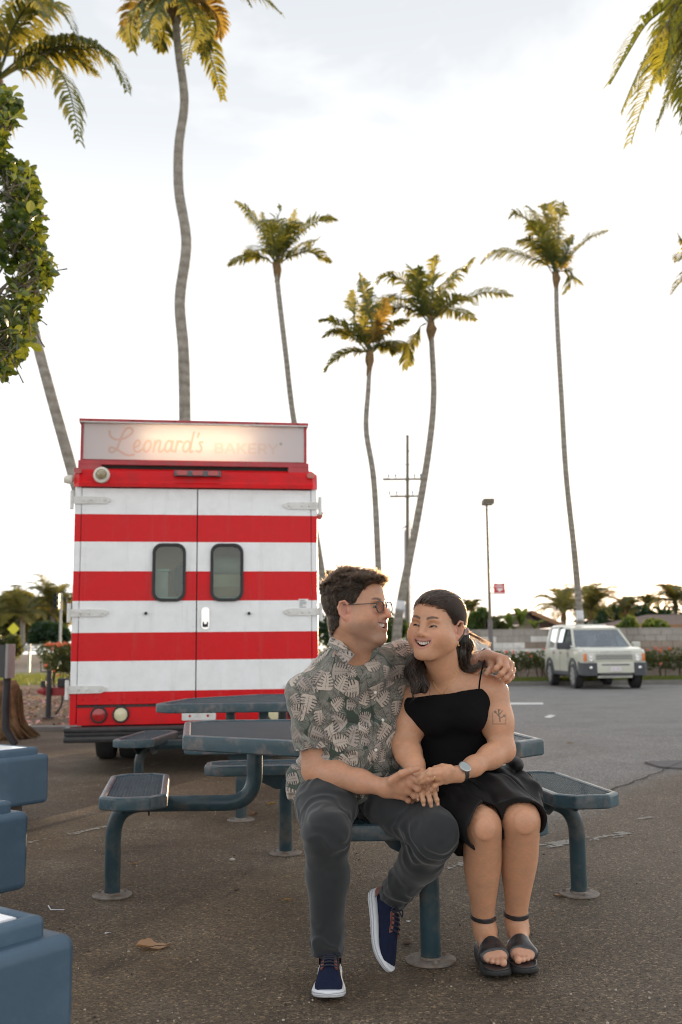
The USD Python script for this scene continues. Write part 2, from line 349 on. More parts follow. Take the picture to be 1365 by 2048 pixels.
for a, b, w, keep, lab in (((60, 1687), (225, 1652), .06, .50, 'faint worn white line on the brown paving beside the blue bench blocks'),
                           ((240, 1535), (330, 1522), .06, .40, 'faint worn pale line on the paving in front of the van'),
                           ((890, 1738), (945, 1724), .06, .44, 'short worn pale mark on the paving between the seated woman and the table'),
                           ((1085, 1694), (1262, 1667), .11, .52, 'worn white line on the paving behind the seat post on the right'),
                           ((1275, 1639), (1305, 1635), .05, .75, 'small pale paint dash on the paving right of the picnic table'),
                           ((40, 1478), (125, 1469), .06, .40, 'faint worn pale line on the dark paving left of the van')):
    single('worn_line', lab, 'paint line', worn_strip(atz(*a, 0), atz(*b, 0), w, keep, int(a[0])), paint_m, False, kind='stuff')
white_m = mat('lot_paint', (0.62, 0.62, 0.60), 0.7, 0.12, 3.0, coords='world')
def quad_on_ground(pts, dz=0.005):
    P = []
    for px, py in pts:
        p = atz(px, py, 0.0); 
        for _ in range(4): p = atz(px, py, float(gz(p[1])))
        P.append([p[0], p[1], gz(p[1]) + dz])
    return MB().add(P, [list(range(4))])
single('parking_line', 'white parking line on the grey lot right of the woman', 'paint line', quad_on_ground([(990, 1410), (1088, 1409.5), (1086, 1406), (990, 1406.2)]), white_m, False)
single('arrow_mark', 'small white painted arrow mark on the grey lot below the parking line', 'paint mark', quad_on_ground([(1088, 1435), (1100, 1437), (1113, 1431.5), (1100, 1430.5)]), white_m, False)
crack_m = mat('crack', (0.02, 0.018, 0.016), 0.95, 0.2)
_cp = [atz(*p, 0.0) for p in ((1085, 1600), (1120, 1607), (1165, 1597), (1210, 1585), (1260, 1567), (1310, 1548), (1365, 1526), (1440, 1500))]
_cp = spline(np.array(_cp), 40) + np.c_[R.normal(0, .012, (40, 2)), np.zeros(40)]
_cl = LineString(_cp[:, :2]).buffer(0.005, cap_style=2)
single('paving_seam', 'dark crack where brown paving meets the grey lot on the right', 'crack', MB().prism(_cl, 0.001, 0.004), crack_m, False)
patch_m = mat('asphalt_patch', (0.105, 0.102, 0.102), 0.85, 0.2, 6.0, bump=0.5, bscale=90, bdist=0.004, coords='world')
_pp = [atz(*p, 0.0)[:2] for p in ((1290, 1524), (1365, 1521), (1460, 1522), (1460, 1538), (1365, 1537), (1320, 1534))]
single('asphalt_patch', 'darker repaired patch in the grey lot at the right edge', 'patch', MB().prism(Polygon(_pp), -0.02, 0.004), patch_m, False)
# ================================================================ the striped food van
TD, TROT = 9.05, 8.1
_to = at(391, 1200, TD); TO = np.array([_to[0], _to[1], 0.0])
TX = np.array([math.cos(math.radians(TROT)), math.sin(math.radians(TROT)), 0]); TY = np.array([-TX[1], TX[0], 0])
def tl(px, py, yl=0.0):
    """a point of the picture on the van's upright plane yl metres behind its rear face, in the van's own x, z"""
    d = ray(px, py); o = TO + TY * yl
    t = ((o - EYE) @ TY) / (d @ TY); p = EYE + d * t - TO
    return float(p @ TX), float(p[2])
GT = float(gz(TD + 1))
bands = [tl(391, y)[1] for y in (1032, 1088, 1146, 1203, 1267, 1321, 1384)]      # edges of the stripes, from the top
RED, WHT = (0.60, 0.008, 0.012), (0.80, 0.81, 0.82)
edges = [0.0] + [b / 4 for b in bands[::-1]] 
cols = [RED, WHT, RED, WHT, RED, WHT, RED, WHT]
def paint(name, rough=0.32):
    return usdkit.material(stage, '/World/Looks/' + name, {
        'tc': ('texture_coordinate', {}), 's': ('separate_xyz', {}), 'm': ('math', {'math_type': 'multiply', 'value2': 0.25}),
        'r': ('rgb_ramp', {'ramp': list(zip(edges, cols)), 'interpolate': False}),
        'n': ('noise_texture', {'scale': 5.0, 'detail': 8.0, 'roughness': 0.7}), 'nr': ('rgb_ramp', {'ramp': [(0.35, (0.90, 0.90, 0.89)), (0.7, (1.02, 1.02, 1.02))]}),
        'x': ('mix_color', {'blend_type': 'multiply', 'fac': 1.0}),
        'st': ('mapping', {'scale': (14.0, 14.0, 0.9)}), 'sn': ('noise_texture', {'scale': 1.0, 'detail': 6.0, 'roughness': 0.7}), 'sr': ('rgb_ramp', {'ramp': [(0.55, (0, 0, 0)), (0.8, (0.22, 0.22, 0.22))]}),
        'sm': ('mix_color', {'b': (0.20, 0.17, 0.14)}),
        'rn': ('map_range', {'from_min': 0.3, 'from_max': 0.7, 'to_min': rough - .08, 'to_max': rough + .14}),
        'bn': ('noise_texture', {'scale': 2.2, 'detail': 2.0}), 'b': ('bump', {'strength': 0.15, 'distance': 0.02}),
        'p': ('principled_bsdf', {'specular_ior_level': 0.22})},
        [('tc.object', 's.vector'), ('s.z', 'm.value1'), ('m.value', 'r.fac'), ('tc.object', 'n.vector'), ('n.fac', 'nr.fac'), ('r.color', 'x.a'), ('nr.color', 'x.b'),
         ('tc.object', 'st.vector'), ('st.vector', 'sn.vector'), ('sn.fac', 'sr.fac'), ('sr.color', 'sm.fac'), ('x.result', 'sm.a'), ('sm.result', 'p.base_color'),
         ('n.fac', 'rn.value'), ('rn.result', 'p.roughness'), ('tc.object', 'bn.vector'), ('bn.fac', 'b.height'), ('b.normal', 'p.normal')], surface='p.BSDF')
stripes = paint('van_stripes')
red_m = mat('van_red', RED, 0.38, 0.12, 4.0, dirt=(0.16, 0.03, 0.028), dscale=6, damt=0.35, spec=.25, bump=.1, bscale=8, bdist=.01)
faded_red = mat('van_faded_red', (0.40, 0.045, 0.055), 0.6, 0.16, 6.0, dirt=(0.22, 0.10, 0.09), dscale=8, damt=0.5)
black_rub = mat('black_rubber', (0.018, 0.018, 0.02), 0.6, 0.3, 12.0, bump=.2)
dark_m = mat('dark_underside', (0.02, 0.018, 0.016), 0.9, 0.3)
steel_m = mat('white_steel', (0.62, 0.62, 0.60), 0.45, 0.1, 12.0, dirt=(0.35, 0.28, 0.2), dscale=18, damt=0.35)
chrome = mat('chrome', (0.72, 0.71, 0.70), 0.18, 0.1, 20.0, metallic=1.0)
seam_m = mat('door_seam', (0.035, 0.03, 0.03), 0.9, 0.2)
pane_m = usdkit.material(stage, '/World/Looks/window_pane', {'f': ('fresnel', {'IOR': 1.52}), 'b': ('math', {'math_type': 'multiply_add', 'value2': 1.0, 'value3': 0.0, 'use_clamp': True}), 't': ('transparent_bsdf', {'color': (0.80, 0.86, 0.82)}), 'g': ('glossy_bsdf', {'roughness': 0.02, 'color': (0.95, 0.95, 0.95)}), 'm': ('mix_closure', {})},
    [('f.fac', 'b.value1'), ('b.value', 'm.fac'), ('t.BSDF', 'm.closure1'), ('g.BSDF', 'm.closure2')], surface='m.closure')
van = thing('food_van', 'red and white striped bakery food van seen from behind', 'food van', (TO[0], TO[1], 0), TROT)
MF = frame((0, 0, 0), (1, 0, 0), (0, 0, 1))               # draws shapes in x, z; extrudes towards the viewer (-y)
xL, xR = tl(145, 1200)[0], tl(636, 1200)[0]
zB, zT = tl(391, 1446)[1], tl(391, 976)[1]
LEN = 5.6
b = MB()
b.box((xL, 0.03, zB), (xL + .04, LEN, zT)); b.box((xR - .04, 0.03, zB), (xR, LEN, zT))
b.box((xL + .04, 0.1, zT - .05), (xR - .04, LEN - .04, zT - .003)); b.box((xL + .04, 0.1, zB + .003), (xR - .04, LEN - .04, zB + .06))
b.box((xL + .04, LEN - .04, zB), (xR - .04, LEN, 1.5)); b.box((xL + .04, LEN - .04, 2.3), (xR - .04, LEN, zT))
part(van, 'body', b, stripes, False)
# rear posts
zp0 = tl(391, 1446)[1]
xdl, xdr, xm = tl(159.5, 1200)[0], tl(622.5, 1200)[0], tl(393.5, 1200)[0]
part(van, 'corner_post', MB().box((xL, -.012, zp0), (xdl - .004, .03, zT), .008), stripes)
part(van, 'corner_post', MB().box((xdr + .004, -.012, zp0), (xR, .03, zT), .008), stripes)
# doors
zd0 = tl(391, 1406)[1]; zd1 = tl(391, 979)[1]
wl = [tl(338.5, 1145), tl(454, 1145)]; wh = tl(391, 1087)[1] - tl(391, 1203)[1]; ww = tl(372, 1145)[0] - tl(305, 1145)[0]
for k, (a, c) in enumerate(((xdl, xm - .005), (xm + .005, xdr))):
    hole = rrect(ww - .03, wh - .03, .075, 6, wl[k])
    d = thing_door = part(van, 'rear_door', MB().prism(sbox(a, zd0, c, zd1).difference(hole), 0.0, 0.014, MF), stripes, False)
    gk = rrect(ww, wh, .085, 7, wl[k]).difference(rrect(ww - .055, wh - .055, .062, 7, wl[k]))
    g0 = MB().prism(gk, 0.0145, 0.030, MF).prism(rrect(ww - .004, wh - .004, .083, 7, wl[k]).difference(rrect(ww - .04, wh - .04, .07, 7, wl[k])), -0.01, 0.0345, MF)
    part(d, 'window_gasket', g0, black_rub, 50)
    part(d, 'window_pane', MB().prism(rrect(ww - .035, wh - .035, .07, 7, wl[k]), 0.004, 0.007, MF), pane_m, False)
    kx = tl(292 if k == 0 else 498, 1227)
    part(d, 'door_stop', MB().lathe([(0, 0.0), (.014, 0), (.014, .03), (.010, .038), (0, .038)], 14, frame((kx[0], -.0142, kx[1]), (1, 0, 0), (0, 0, 1))), black_rub)
    rv = MB()
    for q in np.linspace(a + .05, c - .05, 9): rv.lathe([(.009, 0), (.0075, .004), (.004, .006), (0, .0065)], 8, frame((q, -.014, zd0 + .045), (1, 0, 0), (0, 0, 1)))
    for q in np.linspace(zd0 + .12, zd1 - .06, 26):
        for xx in (a + .028, c - .022): rv.lathe([(.0055, 0), (.0045, .003), (0, .004)], 6, frame((xx, -.014, q), (1, 0, 0), (0, 0, 1)))
    for q in np.linspace(a + .08, c - .08, 22): rv.lathe([(.005, 0), (.004, .003), (0, .004)], 6, frame((q, -.014, zd1 - .03), (1, 0, 0), (0, 0, 1)))
    part(d, 'rivet', rv, stripes, True, kind='stuff')
gp = MB().box((xm - .005, .006, zd0), (xm + .005, .012, zd1)).box((xdl - .004, .006, zd0), (xdl, .012, zd1)).box((xdr, .006, zd0), (xdr + .004, .012, zd1)).box((xdl, .006, zd0 - .01), (xdr, .012, zd0))
part(van, 'door_gap', gp, seam_m, False)
# latch
hx = tl(411, 1237); h = MB().prism(rrect(.072, .20, .034, 6, hx), .0142, .022, MF)
hd = part(van, 'door_latch', h, chrome, 40)
part(hd, 'handle', MB().prism(rrect(.026, .115, .012, 5, (hx[0], hx[1] + .005)), .022, .042, MF).prism(rrect(.040, .03, .012, 5, (hx[0], hx[1] + .07)), .022, .034, MF), chrome, 40)
part(hd, 'recess', MB().prism(rrect(.05, .05, .012, 4, (hx[0], hx[1] - .055)), .0222, .0232, MF), black_rub, False)
# strap hinges
for side, ys in ((-1, (1003, 1225, 1376)), (1, (1010, 1225, 1376))):
    for y in ys:
        z = tl(391, y)[1]; x0 = xL - .025 if side < 0 else xR + .025; L = .345
        pl = Polygon([(0, -.035), (L - .05, -.032), (L, -.008), (L, .012), (L - .05, .03), (0, .035)])
        M = MF.copy(); M[:3, 3] = (x0, 0, z); M[:3, 0] *= -side
        hm = MB().prism(pl, .0145, .024, M).tube([(x0, -.018, z - .085), (x0, -.018, z + .085)], .018, 10)
        for bx in (.10, .17, .29): hm.lathe([(.012, 0), (.010, .006), (0, .008)], 8, frame((x0 - side * bx, -.024, z - .002), (1, 0, 0), (0, 0, 1)))
        part(van, 'strap_hinge', hm, steel_m)
# roof cap with a lip and a recess
zc0, zc1 = tl(391, 977)[1], tl(391, 937)[1]
cx0, cx1 = xL - .015, xR + .005
prof = [(-.055, zc0), (-.06, zc0 + .03), (-.045, zc0 + .045), (-.035, zc0 + .10), (.0, zc1 - .03), (.06, zc1), (.06, zc0)]
rings = [[(x * 1.0, yy * s + (1 - s) * .05, zc0 + (zz - zc0) * (1 if s == 1 else .8)) for yy, zz in prof] for x, s in ((cx0, .35), (cx0 + .05, 1), (cx1 - .05, 1), (cx1, .35))]
part(van, 'roof_cap', MB().loft(rings), red_m, 30)
part(van, 'roof_side', MB().box((cx0 + .02, .06, zT), (cx0 + .12, LEN, zc1 - .02), .03).box((cx1 - .12, .06, zT), (cx1 - .02, LEN, zc1 - .02), .03).box((cx0 + .12, .06, zc1 - .06), (cx1 - .12, LEN, zc1 - .025)), steel_m)
zc = (zc0 + zc1) / 2
lx0, lx1 = tl(349, 948)[0], tl(442, 948)[0]; zl = tl(391, 949)[1]
lamp_red = mat('lamp_red', (0.30, 0.012, 0.012), 0.2, 0.2, 20.0, coat=0.6)
grey_pl = mat('grey_plastic', (0.10, 0.11, 0.12), 0.55, 0.2, 15.0)
part(van, 'marker_strip', MB().box((lx0, -.064, zl - .026), (lx1, -.02, zl + .026), .006), grey_pl)
for k in range(3):
    x = lx0 + (lx1 - lx0) * (k + .5) / 3
    part(van, 'marker_lamp', MB().prism(rrect(.10, .042, .018, 5, (x, zl)), .0642, .078, MF), lamp_red, 40)
cream_m = mat('cream_plastic', (0.66, 0.63, 0.55), 0.4, 0.1, 10.0)
tan_m = mat('tan_lens', (0.30, 0.25, 0.15), 0.25, 0.25, 14.0, coat=.5)
fx = tl(205, 953)
fl = part(van, 'flood_lamp', MB().lathe([(0, 0), (.072, 0), (.076, .03), (.07, .055), (.052, .062), (.045, .05), (0, .05)], 28, frame((fx[0], -.045, fx[1]), (1, 0, 0), (0, 0, 1))), cream_m, 40)
part(fl, 'lens', MB().lathe([(.043, .052), (.040, .072), (.028, .092), (0, .10)], 24, frame((fx[0], -.045, fx[1]), (1, 0, 0), (0, 0, 1))), tan_m, True)
for px, py, mm in ((157, 943, lamp_red), (621, 953, mat('pink_lens', (0.42, 0.12, 0.09), 0.3, .1))):
    p = tl(px, py); part(van, 'corner_lamp', MB().prism(rrect(.07, .05, .02, 5, p), .015, .055, MF), mm, 40)
p = tl(137, 957); part(van, 'side_lamp', MB().lathe([(0, -.05), (.03, -.045), (.042, -.01), (.04, .03), (0, .045)], 16, frame((p[0], .05, p[1]), (0, 1, 0), (0, 0, 1))), cream_m, 50)
p = tl(642, 1029); part(van, 'side_lamp', MB().lathe([(0, -.04), (.022, -.035), (.028, 0), (.02, .035), (0, .04)], 14, frame((p[0], .06, p[1]), (1, 0, -.5), (0, 1, 0))), mat('pink_lens', RED), 50)
# skirt, tail lamps, plate bracket, bumper
zs0 = tl(391, 1447)[1]
part(van, 'rear_skirt', MB().box((xdl, -.010, zs0), (xdr, .03, zd0 - .011), .004), red_m)
part(van, 'skirt_step', MB().box((xdl, -.016, zd0 - .024), (xdr, .004, zd0 - .0112)), seam_m, False)
amber = mat('reverse_lens', (0.62, 0.56, 0.36), 0.2, 0.12, 18.0, coat=.6)
for px, py, mm, nm in ((198, 1430, lamp_red, 'tail_lamp'), (242, 1429, amber, 'reverse_lamp'), (549, 1427, amber, 'reverse_lamp'), (592, 1427, lamp_red, 'tail_lamp')):
    p = tl(px, py); F = frame((p[0], -.010, p[1]), (1, 0, 0), (0, 0, 1))
    q = part(van, nm, MB().lathe([(0, .004), (.056, .010), (.058, .020), (.045, .024), (0, .026)], 24, F), mm, 50)
    part(q, 'lamp_ring', MB().lathe([(.058, 0), (.058, .021), (.064, .026), (.072, .02), (.074, 0)], 24, F), black_rub, 40)
p = tl(398, 1432); part(van, 'plate_bracket', MB().prism(rrect(.30, .075, .01, 3, p).difference(Point(p[0] - .08, p[1]).buffer(.012)).difference(Point(p[0] + .08, p[1]).buffer(.012)), .010, .016, MF), steel_m, False)
p = tl(607, 1208); part(van, 'sticker', MB().prism(sbox(p[0] - .045, p[1] - .045, p[0] + .045, p[1] + .045), .0142, .0152, MF), mat('sticker_paper', (0.72, 0.72, 0.72), .5, .05), False)
st = MB()
for i, (w_, z_) in enumerate(((.05, .03), (.065, .015), (.06, 0.0), (.03, -.015), (.06, -.03))): st.prism(sbox(p[0] - .036, p[1] + z_ - .003, p[0] - .036 + w_, p[1] + z_ + .003), .0152, .0158, MF)
part(van, 'sticker_print', st, grey_pl, False)
bz0, bz1 = tl(391, 1479)[1], tl(391, 1449)[1]
bump_m = mat('bumper_black', (0.022, 0.022, 0.024), 0.42, 0.25, 9.0, bump=.2, bscale=25, dirt=(0.06, 0.05, 0.045), dscale=6)
part(van, 'bumper', MB().box((xL - .035, -.13, bz0), (xR + .035, .03, bz0 + .055), .02).box((xL - .03, -.10, bz0 + .055), (xR + .03, .03, bz1 - .04), .01).box((xL - .035, -.125, bz1 - .042), (xR + .035, .03, bz1), .014), bump_m)
part(van, 'chassis', MB().box((xL + .3, .1, .26), (xL + .42, LEN, zB)).box((xR - .42, .1, .26), (xR - .3, LEN, zB)).box((xL + .3, .4, .28), (xR - .3, .5, zB)).box((xL + .1, .05, zB - .09), (xR - .1, LEN, zB - .002)), dark_m, False)
def wheel_mesh(r, w):
    return MB().lathe([(r * .5, -w / 2), (r * .80, -w / 2), (r * .95, -w * .46), (r, -w * .30), (r, w * .30), (r * .95, w * .46), (r * .8, w / 2), (r * .5, w / 2)], 32, frame((0, 0, 0), (0, 1, 0), (0, 0, 1)))
for sx in (xL + .20, xL + .43, xR - .20, xR - .43):
    part(van, 'wheel', (lambda m: (m[0] + [sx, 1.5, GT + .378], m[1]))(wheel_mesh(.38, .20).mesh()), black_rub)
for sx in (xL + .25, xR - .25):
    part(van, 'wheel', (lambda m: (m[0] + [sx, 4.6, GT + .36], m[1]))(wheel_mesh(.38, .20).mesh()), black_rub)
# what shows through the rear windows
board = mat('interior_board', (0.72, 0.60, 0.44), 0.7, 0.1, 3.0)
greyc = mat('interior_cabinet', (0.46, 0.50, 0.50), 0.5, 0.1, 4.0)
teal = mat('interior_tray', (0.45, 0.62, 0.60), 0.4, 0.1, 4.0)
w0, w1 = wl
part(van, 'bulkhead', MB().box((w0[0] - .30, .42, w0[1] - .5), (w0[0] + .23, .45, w0[1] + .45)), board, False)
part(van, 'cabinet', MB().box((w0[0] - .26, .16, w0[1] - .4), (w0[0] - .01, .40, w0[1] + .02), .01), greyc)
part(van, 'cabinet_top', MB().box((w0[0] - .27, .15, w0[1] + .021), (w0[0], .41, w0[1] + .045), .006), teal)
part(van, 'counter', MB().box((w0[0] - .3, .05, w0[1] - .26), (w0[0] + .24, .15, w0[1] - .22), .006), teal)
part(van, 'seat_back', MB().prism(rrect(.2, .34, .09, 6, (w0[0] + .14, w0[1] - .06)), -.30, -.24, MF), grey_pl)
part(van, 'bulkhead', MB().box((w1[0] - .22, .55, w1[1] - .5), (w1[0] + .3, .58, w1[1] + .45)), mat('interior_wall', (0.58, 0.62, 0.55), .6, .1), False)
part(van, 'shelf', MB().box((w1[0] - .22, .12, w1[1] - .26), (w1[0] + .25, .5, w1[1] - .22), .006), teal)
part(van, 'carton', MB().box((w1[0] - .2, .2, w1[1] - .21), (w1[0] + .22, .48, w1[1] - .12), .004), mat('carton_board', (0.40, 0.30, 0.18), .8), False)
part(van, 'carton', MB().box((w1[0] - .18, .22, w1[1] - .118), (w1[0] + .2, .47, w1[1] + .0), .004), mat('pale_carton', (0.60, 0.56, 0.40), .8), False)
part(van, 'roll', MB().tube([(w1[0] - .17, .3, w1[1] + .09), (w1[0] + .17, .3, w1[1] + .09)], .085, 16), greyc)
# the roof sign
S0, S1 = tl(158, 880)[0], tl(617, 880)[0]
sy = 0.03
zt1, zt0, zb1, zb0 = tl(391, 842, sy)[1], tl(391, 850, sy)[1], tl(391, 921, sy)[1], tl(391, 936, sy)[1]
sg = part(van, 'roof_sign', MB().box((S0 + .01, sy, zb0), (S0 + .035, sy + .34, zt0), .004).box((S1 - .035, sy, zb0), (S1 - .01, sy + .34, zt0), .004).box((S0 + .035, sy + .30, zb1), (S1 - .035, sy + .34, zt0)).box((S0 + .035, sy + .02, zb1 - .012), (S1 - .035, sy + .30, zb1)), faded_red)
part(sg, 'top_rail', MB().box((S0 - .005, sy - .02, zt0 + .012), (S1 + .005, sy + .36, zt1), .004), faded_red)
part(sg, 'trim_strip', MB().box((S0 - .003, sy - .026, zt0), (S1 + .003, sy + .345, zt0 + .0115), .003), steel_m)
slot0, slot1 = tl(203, 935, sy)[0], tl(577, 935, sy)[0]; zsl = tl(391, 932, sy)[1]
part(sg, 'bottom_rail', MB().box((S0 - .005, sy - .012, zsl), (S1 + .005, sy + .02, zb1 - .013), .003).box((S0 - .005, sy - .012, zb0 - .05), (slot0, sy + .02, zsl), .002).box((slot1, sy - .012, zb0 - .05), (S1 + .005, sy + .02, zsl), .002), faded_red)
part(sg, 'slot_back', MB().box((slot0, sy + .021, zb0 - .05), (slot1, sy + .03, zsl)), dark_m, False)
rv = MB()
for q in np.linspace(S0 + .1, S1 - .1, 6): rv.lathe([(.008, 0), (.006, .004), (0, .005)], 8, frame((q, sy - .021, (zt0 + .012 + zt1) / 2), (1, 0, 0), (0, 0, 1)))
part(sg, 'screw', rv, seam_m, True, kind='stuff')
def trans_m(name, col, t):
    return usdkit.material(stage, '/World/Looks/' + name, {'p': ('principled_bsdf', {'base_color': col, 'roughness': 0.35}), 't': ('translucent_bsdf', {'color': col}), 'm': ('mix_closure', {'fac': t})}, [('p.BSDF', 'm.closure1'), ('t.BSDF', 'm.closure2')], surface='m.closure')
acryl, script_m, caps_m, mark_m = trans_m('sign_acrylic', (0.90, 0.90, 0.90), .50), trans_m('sign_script', (0.86, 0.74, 0.67), .50), trans_m('sign_caps', (0.87, 0.83, 0.78), .50), trans_m('sign_mark', (0.25, 0.22, 0.24), .2)
def zpx(pts): return [tl(120 + x / 2.528, 820 + y / 2.528, sy) for x, y in pts]       # from a 2.528 times enlarged view of the sign
def el(cx, cy, rx, ry, s=.25, a0=-60, a1=300):
    a = np.radians(np.linspace(a0, a1, 14)); return [(cx + rx * math.cos(t) - s * ry * math.sin(t), cy + ry * math.sin(t)) for t in a]
strokes = [(9, [(250, 106), (256, 132), (285, 148), (330, 140), (366, 112), (362, 92), (340, 90), (318, 118), (302, 160), (286, 198), (262, 213), (248, 202), (260, 187), (300, 206), (340, 228), (374, 224)]),
           (8, [(374, 190), (398, 178), (404, 160), (392, 152), (376, 172), (376, 202), (394, 211), (416, 198)]), (8, el(442, 182, 17, 28)),
           (8, [(482, 156), (472, 210)]), (8, [(477, 184), (494, 157), (508, 160), (500, 204), (512, 210), (524, 198)]), (8, el(548, 182, 16, 28)), (8, [(572, 156), (563, 204), (580, 206)]),
           (8, [(594, 156), (584, 210)]), (8, [(589, 182), (604, 157), (620, 162)]), (8, el(640, 183, 16, 27)), (8, [(678, 112), (658, 204), (672, 208)]), (7, [(704, 116), (696, 138)]), (8, [(722, 160), (706, 166), (716, 190), (708, 210), (690, 206)])]
script = unary_union([LineString(zpx([tuple(q) for q in spline(np.array(p, float), 40)])).buffer(w / 2.528 / 220 * .62) for w, p in strokes])
pz0, pz1, px0, px1 = zb1, zt0 - .001, S0 + .036, S1 - .036
panel = sbox(px0, pz0, px1, pz1)
def text_poly(s, h, x, z, bold=True):
    m = meshkit.text_mesh(s, h, .002, bold); sec = m.section(plane_origin=[0, 0, .001], plane_normal=[0, 0, 1])
    loops = [Polygon(np.asarray(d)[:, :2]) for d in sec.discrete]; out = Polygon()
    for q in sorted(loops, key=lambda q: -q.area): out = out.symmetric_difference(q.buffer(0))
    from shapely import affinity
    return affinity.translate(out, x, z)
B0, B1 = zpx([(782, 216)])[0], zpx([(1106, 216)])[0]
caps = text_poly('BAKERY', zpx([(782, 166)])[0][1] - B0[1], 0, 0); bb = caps.bounds
from shapely import affinity
caps = affinity.translate(affinity.scale(caps, (B1[0] - B0[0]) / (bb[2] - bb[0]), 1, origin=(bb[0], 0)), B0[0] - bb[0], B0[1])
marks = unary_union([affinity.scale(text_poly('\u00ae', .03, *zpx([(x, y)])[0], bold=False), 1, 1) for x, y in ((1111, 180),)])
caps = caps.difference(script); marks = marks.difference(caps)
part(sg, 'sign_panel', MB().prism(panel.difference(script).difference(caps).difference(marks), -sy - .012, -sy - .009, MF), acryl, False)
part(sg, 'script_lettering', MB().prism(script.intersection(panel), -sy - .012, -sy - .009, MF), script_m, False)
part(sg, 'capital_lettering', MB().prism(caps, -sy - .012, -sy - .009, MF), caps_m, False)
part(sg, 'trade_mark', MB().prism(marks, -sy - .012, -sy - .009, MF), mark_m, False)
tube_m = usdkit.material(stage, '/World/Looks/sign_tube', {'e': ('emission', {'color': (1.0, 0.80, 0.46), 'strength': 13.0})}, surface='e.emission')
gx = tl(395, 880)[0]
part(sg, 'lamp_tube', MB().tube([(gx - .50, sy + .17, (zb1 + zt0) / 2), (gx + .50, sy + .17, (zb1 + zt0) / 2)], .02, 10), tube_m)
# ================================================================ picnic tables and bench blocks
def rbox(lo, hi, r, sub=2, M=None):
    lo, hi = np.array(lo, float) + r, np.array(hi, float) - r
    s = trimesh.creation.icosphere(sub, r).vertices
    P = np.vstack([s + [x, y, z] for x in (lo[0], hi[0]) for y in (lo[1], hi[1]) for z in (lo[2], hi[2])])
    m = trimesh.Trimesh(P).convex_hull
    v = np.array(m.vertices)
    if M is not None: v = v @ M[:3, :3].T + M[:3, 3]
    return trimesh.Trimesh(v, m.faces, process=False)
coated = mat('coated_steel', (0.020, 0.042, 0.052), 0.40, 0.22, 5.0, coat=0.08, spec=.35, bump=.25, bscale=90, bdist=.0012, dirt=(0.10, 0.085, 0.07), dscale=11, damt=0.6, rvar=.1)
coated_mesh = mat('coated_mesh', (0.032, 0.060, 0.075), 0.40, 0.25, 9.0, coat=0.1)
rim_m = mat('coated_rim', (0.024, 0.050, 0.062), 0.36, 0.25, 7.0, coat=0.10, spec=.4, bump=.2, bscale=70, bdist=.001, dirt=(0.17, 0.13, 0.115), dscale=13, damt=0.65, rvar=.08)
plate_m = mat('rusty_plate', (0.20, 0.17, 0.145), 0.7, 0.4, 22.0, bump=.3, bscale=120, dirt=(0.12, 0.05, 0.02), dscale=14, damt=0.7)
def rounded(poly, r): return Polygon(poly).buffer(-r, join_style=2).buffer(r, quad_segs=4)
def rim_mesh(poly, prof):
    """a closed band round a convex outline; prof: (inset, z) going round the section"""
    c = np.array(poly.exterior.coords)[:-1]
    if Polygon(c).exterior.is_ccw is False: c = c[::-1]
    d1, d2 = c - np.roll(c, 1, 0), np.roll(c, -1, 0) - c
    n1 = np.stack([-d1[:, 1], d1[:, 0]], 1); n1 /= np.linalg.norm(n1, axis=1, keepdims=True)
    n2 = np.stack([-d2[:, 1], d2[:, 0]], 1); n2 /= np.linalg.norm(n2, axis=1, keepdims=True)
    m = n1 + n2; m /= (m * n1).sum(1, keepdims=True)
    rings = [np.c_[c + m * i, np.full(len(c), z)] for i, z in prof]
    return MB().loft(rings + [rings[0]], cap=False)
def lattice(poly, pitch, z, ang=58, w=.0034, t=.004):
    mb = MB(); b = poly.bounds; cx, cy = (b[0] + b[2]) / 2, (b[1] + b[3]) / 2; L = 2.0
    for k, s in enumerate((1, -1)):
        a = math.radians(s * ang); d = np.array([math.cos(a), math.sin(a)]); n = np.array([-d[1], d[0]])
        for q in np.arange(-1.2, 1.2, pitch):
            o = np.array([cx, cy]) + n * q
            g = LineString([o - d * L, o + d * L]).intersection(poly)
            if g.is_empty or g.length < .004: continue
            p0, p1 = np.array(g.coords[0]), np.array(g.coords[-1]); e = n * w / 2; zz = z - k * .0012
            v = [(*(p0 - e), zz), (*(p0 + e), zz), (*(p1 + e), zz), (*(p1 - e), zz), (*(p0 - e), zz - t), (*(p0 + e), zz - t), (*(p1 + e), zz - t), (*(p1 - e), zz - t)]
            mb.add(v, [[0, 3, 2, 1], [4, 5, 6, 7], [0, 4, 7, 3], [1, 2, 6, 5]])
    return mb
ZT, ZS = 0.705, 0.465
TC = np.array([-.01, 4.47])
top_poly = rounded([(1.055 * x, 1.055 * y) for x, y in ((-.624, -.24), (0, -.635), (.633, -.65), (.74, -.54), (.624, .24), (0, .635), (-.633, .65), (-.74, .54))], .018)
def band(z, h, w): return [(0, z - h + .006), (0, z - .012), (.004, z - .004), (.012, z), (w - .006, z), (w, z - .005), (w, z - .012), (.008, z - .014), (.008, z - h)]
t = thing('picnic_table', 'blue coated metal picnic table with the couple sitting on its front seat', 'picnic table', (TC[0], TC[1], 0), group=None)
part(t, 'table_rim', rim_mesh(top_poly, band(ZT, .062, .034)), rim_m, 30)
part(t, 'table_mesh', lattice(top_poly.buffer(-.028), .0135, ZT - .006), coated_mesh, False, kind='stuff')
part(t, 'support_bar', MB().box((-.42, -.03, ZT - .045), (.42, .03, ZT - .012)).box((-.03, -.46, ZT - .045), (.03, -.031, ZT - .012)).box((-.03, .031, ZT - .045), (.03, .46, ZT - .012)), coated)
seat_poly = rounded([(-.42, -.07), (-.35, -.14), (.35, -.14), (.42, -.07), (.42, .07), (.35, .14), (-.35, .14), (-.42, .07)], .03)
